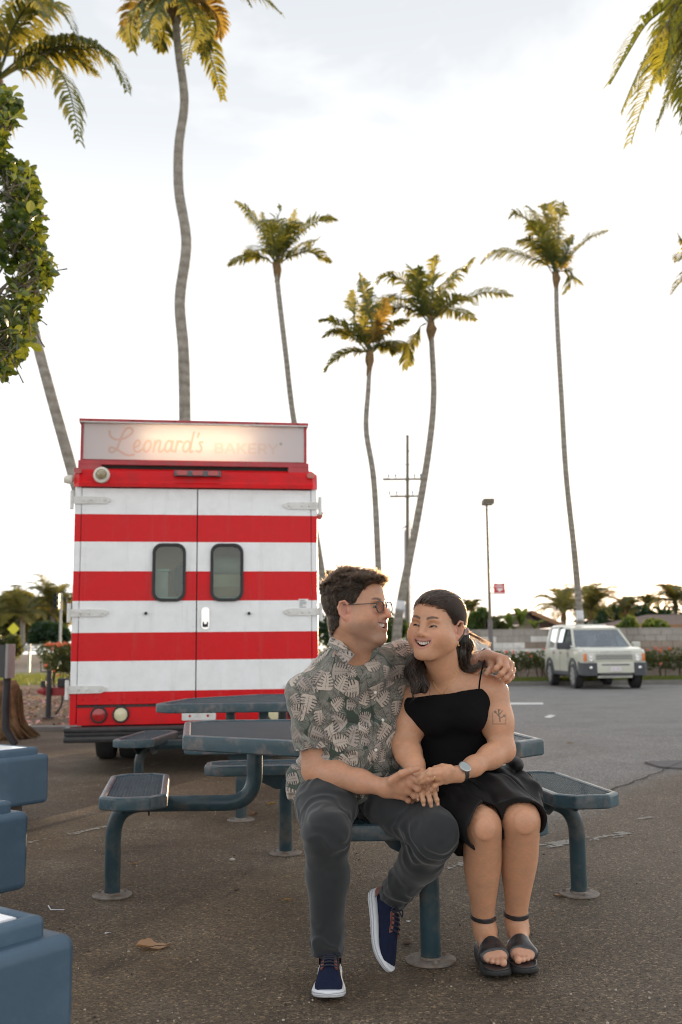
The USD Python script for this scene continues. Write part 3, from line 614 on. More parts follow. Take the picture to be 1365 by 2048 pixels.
def cubic_path(pts, r):
    """a polyline whose corners are rounded with radius r"""
    P = [np.array(p, float) for p in pts]; out = [P[0]]
    for a, b, c in zip(P[:-2], P[1:-1], P[2:]):
        u, v = unit(a - b), unit(c - b); k = min(r, .48 * np.linalg.norm(a - b), .48 * np.linalg.norm(c - b))
        out += list(bez([b + u * k, b, b + v * k], 9))
    return np.array(out + [P[-1]])
for sx, sy, ax, ay, px, py, tx, ty in ((.295, -.86, 1, .03, .299, -.916, .10, -.30), (-.915, .10, -.13, .81, -1.003, .04, -.38, .0), (.945, .03, -.09, .65, 1.015, -.02, .38, .0), (-.30, .93, 1, .05, -.297, .91, -.10, .32)):
    ang = math.atan2(ay, ax); M = np.eye(4); M[:2, :2] = [[math.cos(ang), -math.sin(ang)], [math.sin(ang), math.cos(ang)]]; M[:3, 3] = (sx, sy, 0)
    tr = lambda m, M=M: ((lambda v: v[0] @ M[:3, :3].T + M[:3, 3])(m.mesh()), m.mesh()[1])
    s = part(t, 'seat', tr(rim_mesh(seat_poly, band(ZS, .055, .030))), rim_m, 30)
    part(s, 'seat_mesh', tr(lattice(seat_poly.buffer(-.025), .0165, ZS - .006, 56)), coated_mesh, False, kind='stuff')
    br = MB().prism(Polygon([(-.16, 0), (.16, 0), (.13, -.035), (.05, -.075), (-.05, -.075), (-.13, -.035)]), -.06, -.052, frame((0, 0, ZS - .056), (1, 0, 0), (0, 0, 1)))
    br.prism(Polygon([(-.16, 0), (.16, 0), (.13, -.035), (.05, -.075), (-.05, -.075), (-.13, -.035)]), .052, .06, frame((0, 0, ZS - .056), (1, 0, 0), (0, 0, 1)))
    br.box((-.15, -.05, ZS - .062), (.15, .05, ZS - .056))
    part(s, 'bracket', tr(br), coated)
    hx, hy = sx + (px - sx) * .15, sy + (py - sy) * .15
    path = cubic_path([(tx, ty, ZT - .05), (tx, ty, .395), (px, py, .388), (px, py, .008)], .14)
    lg = part(t, 'leg', MB().tube(path, .0345, 18), coated, True)
    part(lg, 'base_plate', MB().lathe([(0, 0.002), (.085, .002), (.086, .008), (.080, .011), (.036, .011), (.0352, .018)], 32, frame((px, py, 0), (1, 0, 0), (0, 1, 0))), plate_m, 40)
    for a in (40, 160, 280):
        part(lg, 'bolt', MB().lathe([(.008, .0112), (.008, .019), (0, .020)], 6, frame((px + .064 * math.cos(math.radians(a)), py + .064 * math.sin(math.radians(a)), 0), (1, 0, 0), (0, 1, 0))), plate_m, False)
copy(t, (-.51, 7.43, 0.0), -96.6, 'empty blue coated metal picnic table close behind the front one, against the van')

# blue painted blocks with a white inset top
blue_conc = mat('blue_painted_concrete', (0.042, 0.080, 0.120), 0.55, 0.16, 4.0, bump=.35, bscale=28, bdist=.004, dirt=(0.09, 0.14, 0.19), dscale=3.2, damt=0.7, rvar=.12)
white_top = mat('white_inset', (0.82, 0.83, 0.84), 0.25, 0.10, 6.0, dirt=(0.40, 0.40, 0.42), dscale=9, damt=.35, coat=.3)
gap_m = mat('inset_gap', (0.035, 0.022, 0.018), 0.9, .3)
foot_m = mat('rusty_foot', (0.10, 0.075, 0.06), .8, .4, 9.0, dirt=(0.17, 0.08, 0.04), dscale=8, damt=.8)
def bench_block(corner, label):
    """corner: the block's right-hand top corner on the ground plan"""
    k = thing('bench_block', label, 'bench', (corner[0], corner[1], 0), 0, 'blue bench blocks at the left edge')
    a = math.radians(234); M = np.eye(4); M[:2, 0] = (math.cos(a), math.sin(a)); M[:2, 1] = (math.cos(a - PI / 2), math.sin(a - PI / 2)); M[:3, 2] = (0, 0, 1)
    M[:2, 1] *= 1
    S = .92
    part(k, 'body', rbox((0, 0, .125), (S, S * .8, .425), .030, 3, M), blue_conc, True)
    lip = trimesh.util.concatenate([rbox((.05, .05, .37), (S - .05, .09, .468), .018, 3, M), rbox((.05, S * .8 - .09, .37), (S - .05, S * .8 - .05, .468), .018, 3, M), rbox((.05, .06, .37), (.09, S * .8 - .06, .4675), .018, 3, M), rbox((S - .09, .06, .37), (S - .05, S * .8 - .06, .4675), .018, 3, M)])
    part(k, 'raised_lip', lip, blue_conc, True)
    part(k, 'inset_joint', MB().box((.084, .084, .38), (S - .084, S * .8 - .084, .452), 0, M), gap_m, False)
    part(k, 'white_inset', MB().box((.096, .096, .40), (S - .096, S * .8 - .096, .4655), .004, M), white_top)
    part(k, 'foot', MB().box((.12, .10, 0), (.24, S * .8 - .12, .13), .008, M), foot_m)
    part(k, 'foot', MB().box((S - .24, .10, 0), (S - .12, S * .8 - .12, .13), .008, M), foot_m)
    return k
bench_block(atz(158, 1866, .425), 'blue painted concrete bench block with white inset top, nearest to the viewer')
bench_block(atz(62, 1622, .425), 'blue painted concrete bench block with a pale scuff, middle of the three')
bench_block(atz(101, 1507, .425), 'blue painted concrete bench block standing furthest back, near the van')
# ================================================================ palms
bark_m = usdkit.material(stage, '/World/Looks/palm_bark', {
    'g': ('geometry', {}), 'w': ('wave_texture', {'wave_type': 'bands', 'bands_direction': 'z', 'scale': 1.6, 'distortion': 2.5, 'detail': 3.0, 'detail_scale': 1.5}),
    'r': ('rgb_ramp', {'ramp': [(0.0, (0.235, 0.212, 0.182)), (0.3, (0.275, 0.250, 0.218)), (1.0, (0.290, 0.268, 0.238))]}),
    'n': ('noise_texture', {'scale': 7.0, 'detail': 6.0, 'roughness': 0.7}), 'nr': ('rgb_ramp', {'ramp': [(0.3, (0.6, 0.58, 0.55)), (0.7, (1.15, 1.15, 1.12))]}),
    'x': ('mix_color', {'blend_type': 'multiply', 'fac': 1.0, 'use_clamp': False}), 'h': ('math', {'math_type': 'add'}), 'b': ('bump', {'strength': 0.6, 'distance': 0.02}), 'p': ('principled_bsdf', {'roughness': 0.9})},
    [('g.position', 'w.vector'), ('w.fac', 'r.fac'), ('g.position', 'n.vector'), ('n.fac', 'nr.fac'), ('r.color', 'x.a'), ('nr.color', 'x.b'), ('x.result', 'p.base_color'), ('w.fac', 'h.value1'), ('n.fac', 'h.value2'), ('h.value', 'b.height'), ('b.normal', 'p.normal')], surface='p.BSDF')
frond_m = leaf_mat('palm_frond', (0.040, 0.078, 0.026), (0.095, 0.132, 0.040), 0.40, 0.42, 0.8, (0.46, 0.38, 0.04))
frond_near = leaf_mat('palm_frond_near', (0.090, 0.130, 0.024), (0.210, 0.225, 0.040), 0.5, 0.4, 1.2, (0.50, 0.44, 0.04))
dry_m = leaf_mat('palm_frond_dry', (0.22, 0.15, 0.04), (0.36, 0.25, 0.06), 0.45, 0.6, 1.0, (0.55, 0.36, 0.06))
boss_m = mat('palm_fibre', (0.17, 0.105, 0.045), 0.95, 0.45, 9.0, bump=.8, bscale=30, bdist=.03, coords='world')
def frond_mesh(P, leaf, n, rng, wid=.045, hang=.55, gap=.12, rach=.028, twist=0.0):
    """P: points along the midrib; leaflets on both sides that hang with their weight"""
    P = spline(np.asarray(P, float), 34); mb = MB(); L = len(P)
    mb.tube(P, np.linspace(rach, rach * .22, L), 5, cap=False)
    T = np.gradient(P, axis=0); T /= np.linalg.norm(T, axis=1, keepdims=True)
    ts = np.linspace(gap, .995, n); V, F = [], []
    idx = ts * (L - 1); i = np.minimum(idx.astype(int), L - 2); u = (idx - i)[:, None]
    B = P[i] * (1 - u) + P[i + 1] * u; D = T[i] * (1 - u) + T[i + 1] * u
    side = np.cross(D, [0, 0, 1.0]); side += 1e-4; side /= np.linalg.norm(side, axis=1, keepdims=True)
    up = np.cross(side, D)
    ln = leaf * np.clip(np.sin(PI * (.10 + .90 * ts) ** .85) ** .6, .25, 1)
    for s in (-1, 1):
        l = ln * rng.uniform(.78, 1.12, n); a = rng.normal(0, .09, n)[:, None]; sd = side * math.cos(twist * s) + up * math.sin(twist * s)
        d0 = D * (.62 + a) + sd * s * .80 + up * .22 + rng.normal(0, .05, (n, 3)); d0 /= np.linalg.norm(d0, axis=1, keepdims=True)
        g = np.array([0, 0, -1.0]); hk = hang * rng.uniform(.7, 1.3, n)[:, None]
        p1 = B + d0 * (l * .42)[:, None]; d1 = d0 + g * hk; d1 /= np.linalg.norm(d1, axis=1, keepdims=True)
        p2 = p1 + d1 * (l * .36)[:, None]; d2 = d1 + g * hk * 1.1; d2 /= np.linalg.norm(d2, axis=1, keepdims=True)
        p3 = p2 + d2 * (l * .24)[:, None]
        wv = np.cross(d0, up); wv /= np.linalg.norm(wv, axis=1, keepdims=True); wv *= (wid * .5)
        blk = np.stack([B - wv * .5, B + wv * .5, p1 - wv, p1 + wv, p2 - wv * .7, p2 + wv * .7, p3], 1)
        o = len(V) * 7 if False else sum(len(x) for x in V)
        V.append(blk.reshape(-1, 3)); k = np.arange(n)[:, None] * 7 + o
        for q in ((0, 1, 3), (0, 3, 2), (2, 3, 5), (2, 5, 4), (4, 5, 6)): F.append(k + np.array(q))
    return mb.add(np.vstack(V), np.vstack(F))
def palm(label, d, trunk, widths, fronds, fill=8, seed=0, leaf=.62, flen=2.9, band=None, name='palm_tree', group='tall coconut palms', ground=None, fm=None, nleaf=42, crown_r=.14, wid=.062, fillz=(-.35, .75), hang=.6, dtop=0.0):
    """trunk: picture points from foot to crown at distance d; fronds: (bend point, tip, distance offset of the tip)"""
    rng = np.random.default_rng(seed); fm = fm or frond_m
    pts = np.array([at(x, y, d + dtop * k / max(1, len(trunk) - 1)) for k, (x, y) in enumerate(trunk)])
    if ground is not None: pts = np.vstack([np.array([pts[0][0] + (pts[0][0] - pts[1][0]) * .1, pts[0][1], ground]), pts])
    o = pts[0].copy(); o[2] = ground if ground is not None else pts[0][2]
    t = thing(name, label, 'palm tree', o, 0, group)
    sp = spline(pts, 60); r = np.interp(np.linspace(0, 1, 60), np.linspace(0, 1, len(widths)), widths)
    r = r * (1 + .010 * np.sin(np.arange(60) * 2.1) + rng.normal(0, .010, 60))
    r[:3] *= [1.25, 1.12, 1.04]
    part(t, 'trunk', (lambda m: (m[0] - o, m[1]))(MB().tube(sp, r, 14).mesh()), bark_m, True)
    top = sp[-1]; up = unit(sp[-1] - sp[-4])
    bs = MB().lathe([(r[-1] * .9, -.35), (r[-1] * 1.25, -.12), (crown_r * 1.0, .10), (crown_r * .85, .28), (crown_r * .4, .48), (0, .55)], 12, frame(top - o, np.cross([0, 1, 0], up), np.cross(up, np.cross([0, 1, 0], up))))
    v, f = bs.mesh(); v = v + rng.normal(0, .02, v.shape); part(t, 'crown_fibre', (v, f), boss_m, True)
    if band is not None:
        a, b2 = band; k = [np.argmin(abs(sp[:, 2] - at(trunk[0][0], y, d)[2])) for y in (a, b2)]
        zz = sorted(at(trunk[0][0], y, d)[2] for y in (a, b2)); tt = np.linspace(zz[0], zz[1], 5)
        bp = np.array([[np.interp(z, sp[:, 2], sp[:, 0]), np.interp(z, sp[:, 2], sp[:, 1]), z] for z in tt]); br = [np.interp(z, sp[:, 2], r) * 1.06 for z in tt]
        part(t, 'metal_band', (lambda m: (m[0] - o, m[1]))(MB().tube(bp, br, 16).mesh()), mat('tree_band', (0.55, 0.56, 0.58), .4, .1, metallic=.4), True)
    c = top + up * .35
    for ctl, tip, dd in fronds:
        B = c + rng.normal(0, .06, 3); C = at(*ctl, c[1] + dd * .45); E = at(*tip, c[1] + dd)
        P = bez([B, 2 * C - .5 * B - .5 * E, E], 9)
        P[1:] += rng.normal(0, .02, (8, 3))
        m = frond_mesh(P, leaf, nleaf, rng, wid, hang, twist=rng.uniform(-.4, .4)); v, f = m.mesh()
        part(t, 'frond', (v - o, f), fm if rng.random() > .05 else dry_m, False)
    for k in range(fill):
        a = rng.uniform(0, 2 * PI) if k % 3 else rng.choice([PI / 2, -PI / 2]) + rng.normal(0, .5); e = rng.uniform(*fillz); L = flen * rng.uniform(.75, 1.05)
        h = np.array([math.cos(a), math.sin(a), 0]); B = c + h * .08
        P = bez([B, B + h * L * .5 * math.cos(e) + np.array([0, 0, L * (.5 * math.sin(e) + .28)]), B + h * L * .85 * math.cos(e * .7) + np.array([0, 0, L * (.75 * math.sin(e) - .12)])], 9)
        m = frond_mesh(P, leaf, nleaf, rng, wid, hang, twist=rng.uniform(-.4, .4)); v, f = m.mesh()
        part(t, 'frond', (v - o, f), fm if rng.random() > .05 else dry_m, False)
    return t
palm('tall coconut palm with a bending trunk rising straight behind the food van', 17, [(372, 1250), (370, 835), (367, 700), (360, 600), (373, 485), (358, 380), (358, 290), (369, 200), (357, 100), (350, 26)], [.112, .104, .096, .088, .080, .068],
     [((275, 20), (263, 100), -.6), ((312, 20), (297, 80), -1.4), ((386, 30), (375, 126), -1.2), ((415, 8), (438, 72), .4), ((280, -60), (200, -20), .5), ((300, -110), (250, -190), .6), ((352, -140), (360, -240), -.5), ((420, -110), (470, -170), .5), ((430, -50), (505, 10), -.6), ((330, 30), (322, 105), 1.0), ((400, 30), (408, 112), 1.3)],
     fill=4, seed=21, leaf=.5, flen=2.4, ground=-.07, wid=.055)
palm('coconut palm leaning left with golden drooping fronds at the top left corner', 16.5, [(190, 1120), (145, 945), (102, 790), (66, 650), (28, 450), (2, 300), (-8, 190)], [.125, .100, .094, .088, .082, .074, .066],
     [((75, 20), (150, 62), -.8), ((165, 92), (252, 185), -.6), ((105, 130), (158, 282), -1.0), ((30, -30), (95, -130), .4), ((-60, 60), (-150, 60), -.4), ((-70, 140), (-150, 260), .3), ((-20, -20), (-60, -140), -.6), ((40, 60), (118, 128), .9), ((-20, 250), (-45, 330), -1.0), ((50, 15), (95, 30), -1.2)],
     fill=3, seed=22, leaf=.66, flen=2.6, ground=-.07, wid=.055, hang=.95)
palm('slim coconut palm whose crown stands above the right end of the van', 31, [(668, 1292), (652, 1190), (622, 1010), (588, 840), (571, 700), (557, 580), (555, 545)], [.120, .108, .100, .092, .086, .078],
     [((523, 459), (473, 402), -.4), ((508, 512), (456, 532), .4), ((556, 470), (562, 408), -.2), ((580, 455), (600, 448), -1.2), ((616, 455), (674, 440), -.3), ((612, 506), (662, 525), .3), ((540, 480), (525, 425), .9), ((575, 480), (590, 420), .9), ((590, 500), (640, 470), 1.2)],
     fill=2, seed=23, leaf=.62, flen=2.6, ground=-.2, fillz=(.2, .9))
palm('coconut palm with the lowest crown, standing behind the man', 28, [(762, 1295), (757, 1130), (748, 960), (733, 860), (737, 780), (740, 727)], [.115, .096, .090, .082, .074, .066],
     [((690, 655), (640, 642), -.3), ((695, 706), (650, 742), .3), ((712, 645), (704, 582), .4), ((738, 620), (718, 548), -.5), ((757, 655), (770, 598), -.7), ((778, 660), (815, 640), -.2), ((772, 690), (796, 708), .5), ((730, 650), (745, 575), .8), ((765, 625), (790, 590), .9)],
     fill=3, seed=24, leaf=.52, flen=2.1, ground=-.18, fillz=(-.2, .9))
palm('coconut palm with a curved trunk and a metal band, rising between the two heads', 28.5, [(793, 1292), (803, 1200), (833, 1050), (858, 900), (868, 790), (863, 666)], [.150, .138, .120, .105, .092, .080],
     [((805, 560), (748, 568), -.4), ((812, 615), (764, 628), .4), ((845, 585), (815, 528), .5), ((866, 575), (873, 512), .2), ((892, 575), (949, 515), -.4), ((952, 590), (1024, 594), .2), ((825, 680), (811, 738), -.6), ((835, 590), (840, 535), -.8), ((900, 620), (950, 640), 1.3), ((870, 600), (905, 545), 1.0)],
     fill=2, seed=25, leaf=.66, flen=2.6, ground=-.18, band=(1202, 1222), fillz=(0, .9))
palm('coconut palm with a metal band on its straight trunk, rising behind the car', 36.5, [(1163, 1290), (1160, 1225), (1149, 1100), (1133, 950), (1124, 800), (1115, 640), (1113, 561)], [.158, .142, .122, .108, .100, .092, .084],
     [((1015, 502), (962, 527), -.3), ((1058, 445), (1018, 436), .3), ((1072, 492), (1038, 480), -.5), ((1095, 462), (1085, 408), .4), ((1119, 455), (1129, 404), -.3), ((1163, 490), (1216, 462), .2), ((1128, 515), (1148, 472), -.6), ((1143, 548), (1127, 590), -.3), ((1080, 450), (1055, 415), .7), ((1104, 450), (1108, 402), .9), ((1085, 480), (1060, 440), -.9)],
     fill=2, seed=26, leaf=.75, flen=2.6, ground=-.12, band=(1221, 1243), fillz=(.4, 1.0))
palm('near coconut palm outside the frame whose long fronds hang into the top right corner', 11.5, [(1540, 1400), (1520, 700), (1500, 300), (1488, -30)], [.17, .14, .12, .11],
     [((1365, -30), (1222, 165), -.5), ((1385, 20), (1262, 285), -.8), ((1402, 20), (1320, 240), .3), ((1375, -20), (1240, 225), .2), ((1410, 60), (1375, 285), -.4), ((1440, -160), (1330, -230), .5), ((1590, -150), (1700, -160), .2), ((1620, 0), (1730, 120), -.4), ((1500, -240), (1540, -340), .3), ((1560, 90), (1600, 240), .5)],
     fill=1, seed=27, leaf=.62, flen=2.6, ground=-.05, fm=frond_near, nleaf=80, wid=.046, hang=.70)
palm('coconut palm outside the right edge with only its frond tips showing', 30, [(1425, 1300), (1415, 900), (1408, 540)], [.18, .14, .11],
     [((1378, 545), (1346, 588), -.3), ((1385, 500), (1358, 470), .3), ((1440, 500), (1490, 480), 0), ((1445, 560), (1490, 600), 0), ((1410, 470), (1415, 400), 0)],
     fill=4, seed=28, leaf=.6, flen=2.0, ground=-.15)

# ================================================================ broadleaf tree at the left edge
big_leaf = [leaf_mat('glossy_leaf_a', (0.035, 0.070, 0.014), (0.070, 0.115, 0.020), 0.28, 0.30, 2.0, (0.30, 0.34, 0.03)),
            leaf_mat('glossy_leaf_b', (0.045, 0.085, 0.015), (0.090, 0.130, 0.022), 0.28, 0.30, 2.0, (0.34, 0.36, 0.03)),
            leaf_mat('glossy_leaf_c', (0.022, 0.048, 0.012), (0.045, 0.080, 0.018), 0.20, 0.28, 2.0, (0.16, 0.22, 0.03))]
def round_leaf(c, d, n, L, w, rng):
    """a rounded, slightly cupped leaf: base c, direction d, face normal n"""
    s = np.cross(d, n); prof = [(0, .06), (.2, .52), (.45, .95), (.7, 1.0), (.88, .74), (1.0, .12)]; V = []
    cup = rng.uniform(.08, .22)
    for t, q in prof:
        m = c + d * L * t - n * L * cup * t * t
        V += [m - s * w * .5 * q + n * w * .16 * q, m, m + s * w * .5 * q + n * w * .16 * q]
    F = []
    for i in range(5):
        a = i * 3
        F += [(a, a + 1, a + 4), (a, a + 4, a + 3), (a + 1, a + 2, a + 5), (a + 1, a + 5, a + 4)]
    return np.array(V), np.array(F)
def edge_tree():
    rng = np.random.default_rng(5); D = 7.4
    tp = at(-150, 1300, D); o = np.array([tp[0], tp[1], 0.0])
    t = thing('broadleaf_tree', 'dense broadleaf tree with rounded glossy leaves reaching in at the left edge', 'tree', o)
    trunk = spline(np.array([[0, 0, 0], [.05, .05, 1.2], [-.05, .1, 2.3], [.1, .1, 3.4], [.05, .05, 4.6]]), 20)
    part(t, 'trunk', MB().tube(trunk, np.linspace(.15, .05, 20), 12), mat('tree_bark', (0.12, 0.095, 0.07), .9, .35, 12., bump=.7, bscale=40, bdist=.01), True)
    prof = [(190, 26), (235, 34), (262, 18), (285, 3), (318, 12), (345, 62), (395, 74), (450, 76), (500, 86), (545, 104), (580, 90), (620, 70), (665, 68), (700, 45), (735, 28), (750, 8)]
    ys = [p[0] for p in prof]; xs = [p[1] for p in prof]
    tw = MB(); leaves = []
    n = 0
    while n < 520:
        y = rng.uniform(188, 752); xm = np.interp(y, ys, xs); x = xm - abs(rng.normal(0, 42)) - 3
        dd = rng.normal(0, .28)
        if y < 318 and x < -60: continue
        c = at(x, y, D + dd); n += 1
        out = unit(np.array([rng.normal(.5, .5), rng.normal(-.25, .6), rng.normal(.25, .5)]))
        c0 = c - out * rng.uniform(.10, .22); tw.tube([c0 - o, c - o], [.006, .003], 5, cap=False)
        axis = out; a0 = rng.uniform(0, 2 * PI)
        e1 = unit(np.cross(axis, [0, 0, 1.0])); e2 = np.cross(axis, e1)
        for q in range(rng.integers(4, 7)):
            aa = a0 + q * 2.4; side = e1 * math.cos(aa) + e2 * math.sin(aa)
            d = unit(side * rng.uniform(.5, 1.0) + axis * rng.uniform(.3, .9) + np.array([0, 0, rng.normal(0, .15)])); nn = unit(axis - d * (axis @ d) + np.array([0, 0, .5]) + rng.normal(0, .15, 3)); nn = unit(nn - d * (nn @ d))
            L = rng.uniform(.060, .105); px = W0 / 2 + FPX * ((c - EYE) @ CR) / ((c - EYE) @ _f)
            leaves.append((px, L, dd, round_leaf(c - o + rng.normal(0, .015, 3), d, nn, L, L * rng.uniform(.55, .72), rng), 0 if rng.random() < .5 else (1 if rng.random() < .5 else 2)))
    for k in range(16):
        y = rng.uniform(230, 720); tip = at(np.interp(y, ys, xs) - 75, y, D + rng.normal(0, .2)) - o; b = trunk[int(np.clip((tip[2] - .5) / 4.6 * 19, 2, 19))]
        tw.tube(bez([b, (b + tip) / 2 + [0, 0, .15], tip], 8), np.linspace(.028, .006, 8), 6, cap=False)
    part(t, 'branches', tw, _mats['tree_bark'], True, kind='stuff')
    leaves.sort(key=lambda l: -float(l[0] > 0) * (1 - l[2]) * l[1])
    for l in leaves[:280]: part(t, 'leaf', l[3], big_leaf[l[4]], False)
    for k in range(3):
        mb = MB()
        for l in leaves[280:]:
            if l[4] == k: mb.add(*l[3])
        part(t, 'foliage', mb, big_leaf[k], False, kind='stuff')
edge_tree()

# ================================================================ hedges, shrubs and small palms
def blob_leaves(centers, radii, n, size, rng, flat=.0, shell=.55):
    """leaf cards through ellipsoids, denser towards the outside"""
    k = rng.integers(0, len(centers), n); u = rng.normal(size=(n, 3)); u /= np.linalg.norm(u, axis=1, keepdims=True)
    rr = rng.uniform(shell, 1.0, n) ** .6
    C = np.asarray(centers)[k] + u * np.asarray(radii)[k] * rr[:, None]
    d = unit_rows(u + rng.normal(0, .8, (n, 3))); s = unit_rows(np.cross(d, rng.normal(size=(n, 3))))
    L = size * rng.uniform(.6, 1.4, n)[:, None]
    V = np.stack([C - s * L * .28, C + d * L * .5 - s * 0, C + s * L * .28, C - d * L * .5], 1).reshape(-1, 3)
    return MB().add(V, np.arange(4 * n).reshape(-1, 4))
hedge_m = leaf_mat('hedge_leaf', (0.042, 0.062, 0.018), (0.105, 0.112, 0.034), 0.3, 0.5, 1.2)
shrub_m = leaf_mat('shrub_leaf', (0.040, 0.075, 0.018), (0.090, 0.130, 0.030), 0.3, 0.5, .8)
dark_shrub = leaf_mat('dark_shrub_leaf', (0.016, 0.042, 0.018), (0.040, 0.075, 0.028), 0.2, 0.5, .6)
olive_m = leaf_mat('olive_frond', (0.110, 0.120, 0.044), (0.210, 0.205, 0.080), 0.45, 0.5, .5, (0.36, 0.30, 0.06))
banana_m = leaf_mat('banana_leaf', (0.070, 0.115, 0.025), (0.150, 0.200, 0.050), 0.4, 0.4, .8, (0.34, 0.38, 0.05))
flower_m = mat('ixora_flower', (0.60, 0.130, 0.050), 0.7, 0.35, 3.0, coords='world')
stem_m = mat('stem', (0.085, 0.06, 0.04), 0.9, 0.3)
def hedge(label, x0, x1, y0, y1, z0, z1, n, seed, flowers=140, size=.085, stems=26):
    rng = np.random.default_rng(seed); o = np.array([(x0 + x1) / 2, (y0 + y1) / 2, z0]); t = thing('hedge', label, 'hedge', o)
    nb = max(6, int((x1 - x0) / .5)); cx = np.linspace(x0 + .25, x1 - .25, nb)
    C, Rr = [], []
    for x in cx:
        for zz in ((z0 + z1) * .5 + .06, z1 - .22):
            C.append([x + rng.normal(0, .1), (y0 + y1) / 2 + rng.normal(0, .08), zz + rng.normal(0, .03)]); Rr.append([.42, (y1 - y0) / 2 * rng.uniform(.9, 1.1), .27])
    v, f = blob_leaves(C, Rr, n, size, rng).mesh(); part(t, 'foliage', (v - o, f), hedge_m, False, kind='stuff')
    sm = MB()
    for k in range(stems):
        x = rng.uniform(x0 + .1, x1 - .1); y = rng.uniform(y0 + .2, y1 - .2); sm.tube(np.array([[x, y, z0], [x + rng.normal(0, .06), y, z0 + .25], [x + rng.normal(0, .15), y, z1 - .25]]) - o, [.025, .02, .012], 6, cap=False)
    part(t, 'stems', sm, stem_m, True, kind='stuff')
    fm = MB()
    for k in range(flowers):
        p = np.array([rng.uniform(x0, x1), rng.uniform(y0 - .05, y1 - .1), z1 + rng.normal(.02, .04)]) if rng.random() < .86 else np.array([rng.uniform(x0, x1), y0 - .02, rng.uniform(z0 + .4, z1)])
        m = trimesh.creation.icosphere(1, .045); fm.add(m.vertices * rng.uniform(.6, 1.2, 3) * (1 + rng.normal(0, .12, m.vertices.shape)) + p - o, m.faces)
    part(t, 'flowers', fm, flower_m, False, kind='stuff')
zg = 0.0
hedge('low hedge with orange red flowers along the block wall, running behind the car', 4.4, 21.5, 34.7, 35.9, 0.0, .93, 17000, 41, 110, .095, 70)
hp = at(128, 1385, 30)
hedge('bushy hedge with orange flowers on bare stems close to the left side of the van', at(97, 1300, 31)[0], at(215, 1300, 31)[0], 30.4, 32.0, -.05, at(120, 1291, 31)[2], 5200, 42, 110, .10, 26)
def shrub(label, px, py0, py1, d, wpx, n, seed, m=None, size=.14, name='shrub', cat='shrub', squash=1.0):
    """a rounded bush whose picture spans py0 (top) to py1 (foot) and wpx wide at distance d"""
    rng = np.random.default_rng(seed); top, foot = at(px, py0, d), at(px, py1, d); W = wpx / FPX * d; H = top[2] - foot[2]
    o = np.array([foot[0], d, foot[2]]); t = thing(name, label, cat, o)
    C, Rr = [], []
    for k in range(9):
        C.append([rng.uniform(-.36, .36) * W, rng.uniform(-.3, .3) * W * squash, H * rng.uniform(.35, .78)]); Rr.append(np.array([.22 * W, .22 * W * squash, .22 * H]) * rng.uniform(.8, 1.25))
    part(t, 'foliage', blob_leaves(C, Rr, n, size, rng, shell=.35), m or shrub_m, False, kind='stuff')
    part(t, 'stems', (lambda s: [s.tube([[rng.normal(0, .05), rng.normal(0, .05), 0], [rng.normal(0, .1) * W, 0, H * .3], [rng.normal(0, .3) * W, rng.normal(0, .2) * W, H * .7]], [.05, .035, .015], 6) for _ in range(6)] and s)(MB()), stem_m, True, kind='stuff')
    return t
for a in (('big olive mass of palm foliage beyond the street at the far left', 50, 1184, 1300, 72, 175, 7500, 50, olive_m, .85), ('dark green rounded bush beyond the street left of the van', 100, 1243, 1300, 62, 90, 3400, 51, dark_shrub, .30),
          ('olive green bush at the left edge beside the grey utility box', 20, 1268, 1335, 33, 80, 2600, 52, hedge_m, .13),
          ('dark green bush seen between the van and the man', 668, 1222, 1305, 48, 62, 2200, 53, dark_shrub, .2),
          ('green bush behind the man and the curved palm trunk', 785, 1218, 1300, 46, 60, 2200, 54, shrub_m, .2),
          ('dark green leafy tree top behind the wall, just right of the woman', 962, 1214, 1290, 44, 80, 3000, 55, shrub_m, .2),
          ('bright green bush on the wall right of the car roof', 1248, 1234, 1290, 42, 50, 1700, 56, banana_m, .22),
          ('bright green bush below the hipped roof at the right edge', 1315, 1236, 1290, 42, 60, 2000, 57, banana_m, .22),
          ('low green bush behind the wall between street lamp and roof eave', 1000, 1232, 1290, 45, 60, 2000, 58, hedge_m, .2)):
    shrub(*a)
def banana(label, px, py0, py1, d, n, seed, spread=.9):
    rng = np.random.default_rng(seed); top, foot = at(px, py0, d), at(px, py1, d); H = top[2] - foot[2]; o = np.array([foot[0], d, foot[2]])
    t = thing('banana_plant', label, 'plant', o, 0)
    part(t, 'stem', MB().tube([[0, 0, 0], [.02, 0, H * .3], [0, 0, H * .55]], [.10, .08, .05], 8), shrub_stem, True)
    for k in range(n):
        a = rng.uniform(0, 2 * PI); L = H * rng.uniform(.45, .7); h = np.array([math.cos(a), math.sin(a), 0]) * spread
        P = bez([[0, 0, H * .45], np.array([0, 0, H * .45]) + h * L * .25 + [0, 0, L * .75], np.array([0, 0, H * .45]) + h * L * .75 + [0, 0, L * rng.uniform(.25, .85)]], 9)
        T = unit_rows(np.gradient(P, axis=0)); s = unit_rows(np.cross(T, [0, 0, 1.0]) + 1e-5); w = (L * .15) * np.sin(PI * np.linspace(.06, .98, 9)) ** .6
        V = np.stack([P - s * w[:, None] + [0, 0, .03], P, P + s * w[:, None] + [0, 0, .03]], 1).reshape(-1, 3); mb = MB()
        for i in range(8): mb.v.append(V[i * 3:i * 3 + 6]); mb.f.append(np.array([(0, 1, 4), (0, 4, 3), (1, 2, 5), (1, 5, 4)]) + mb.n); mb.n += 6
        part(t, 'blade', mb, banana_m, True)
shrub_stem = mat('banana_stem', (0.16, 0.18, 0.07), .6, .3)
banana('banana plant with broad green blades behind the wall, left of the others', 1022, 1222, 1290, 41, 9, 61)
banana('banana plant with the tallest pale green blade behind the wall', 1045, 1212, 1290, 41, 9, 62, .6)
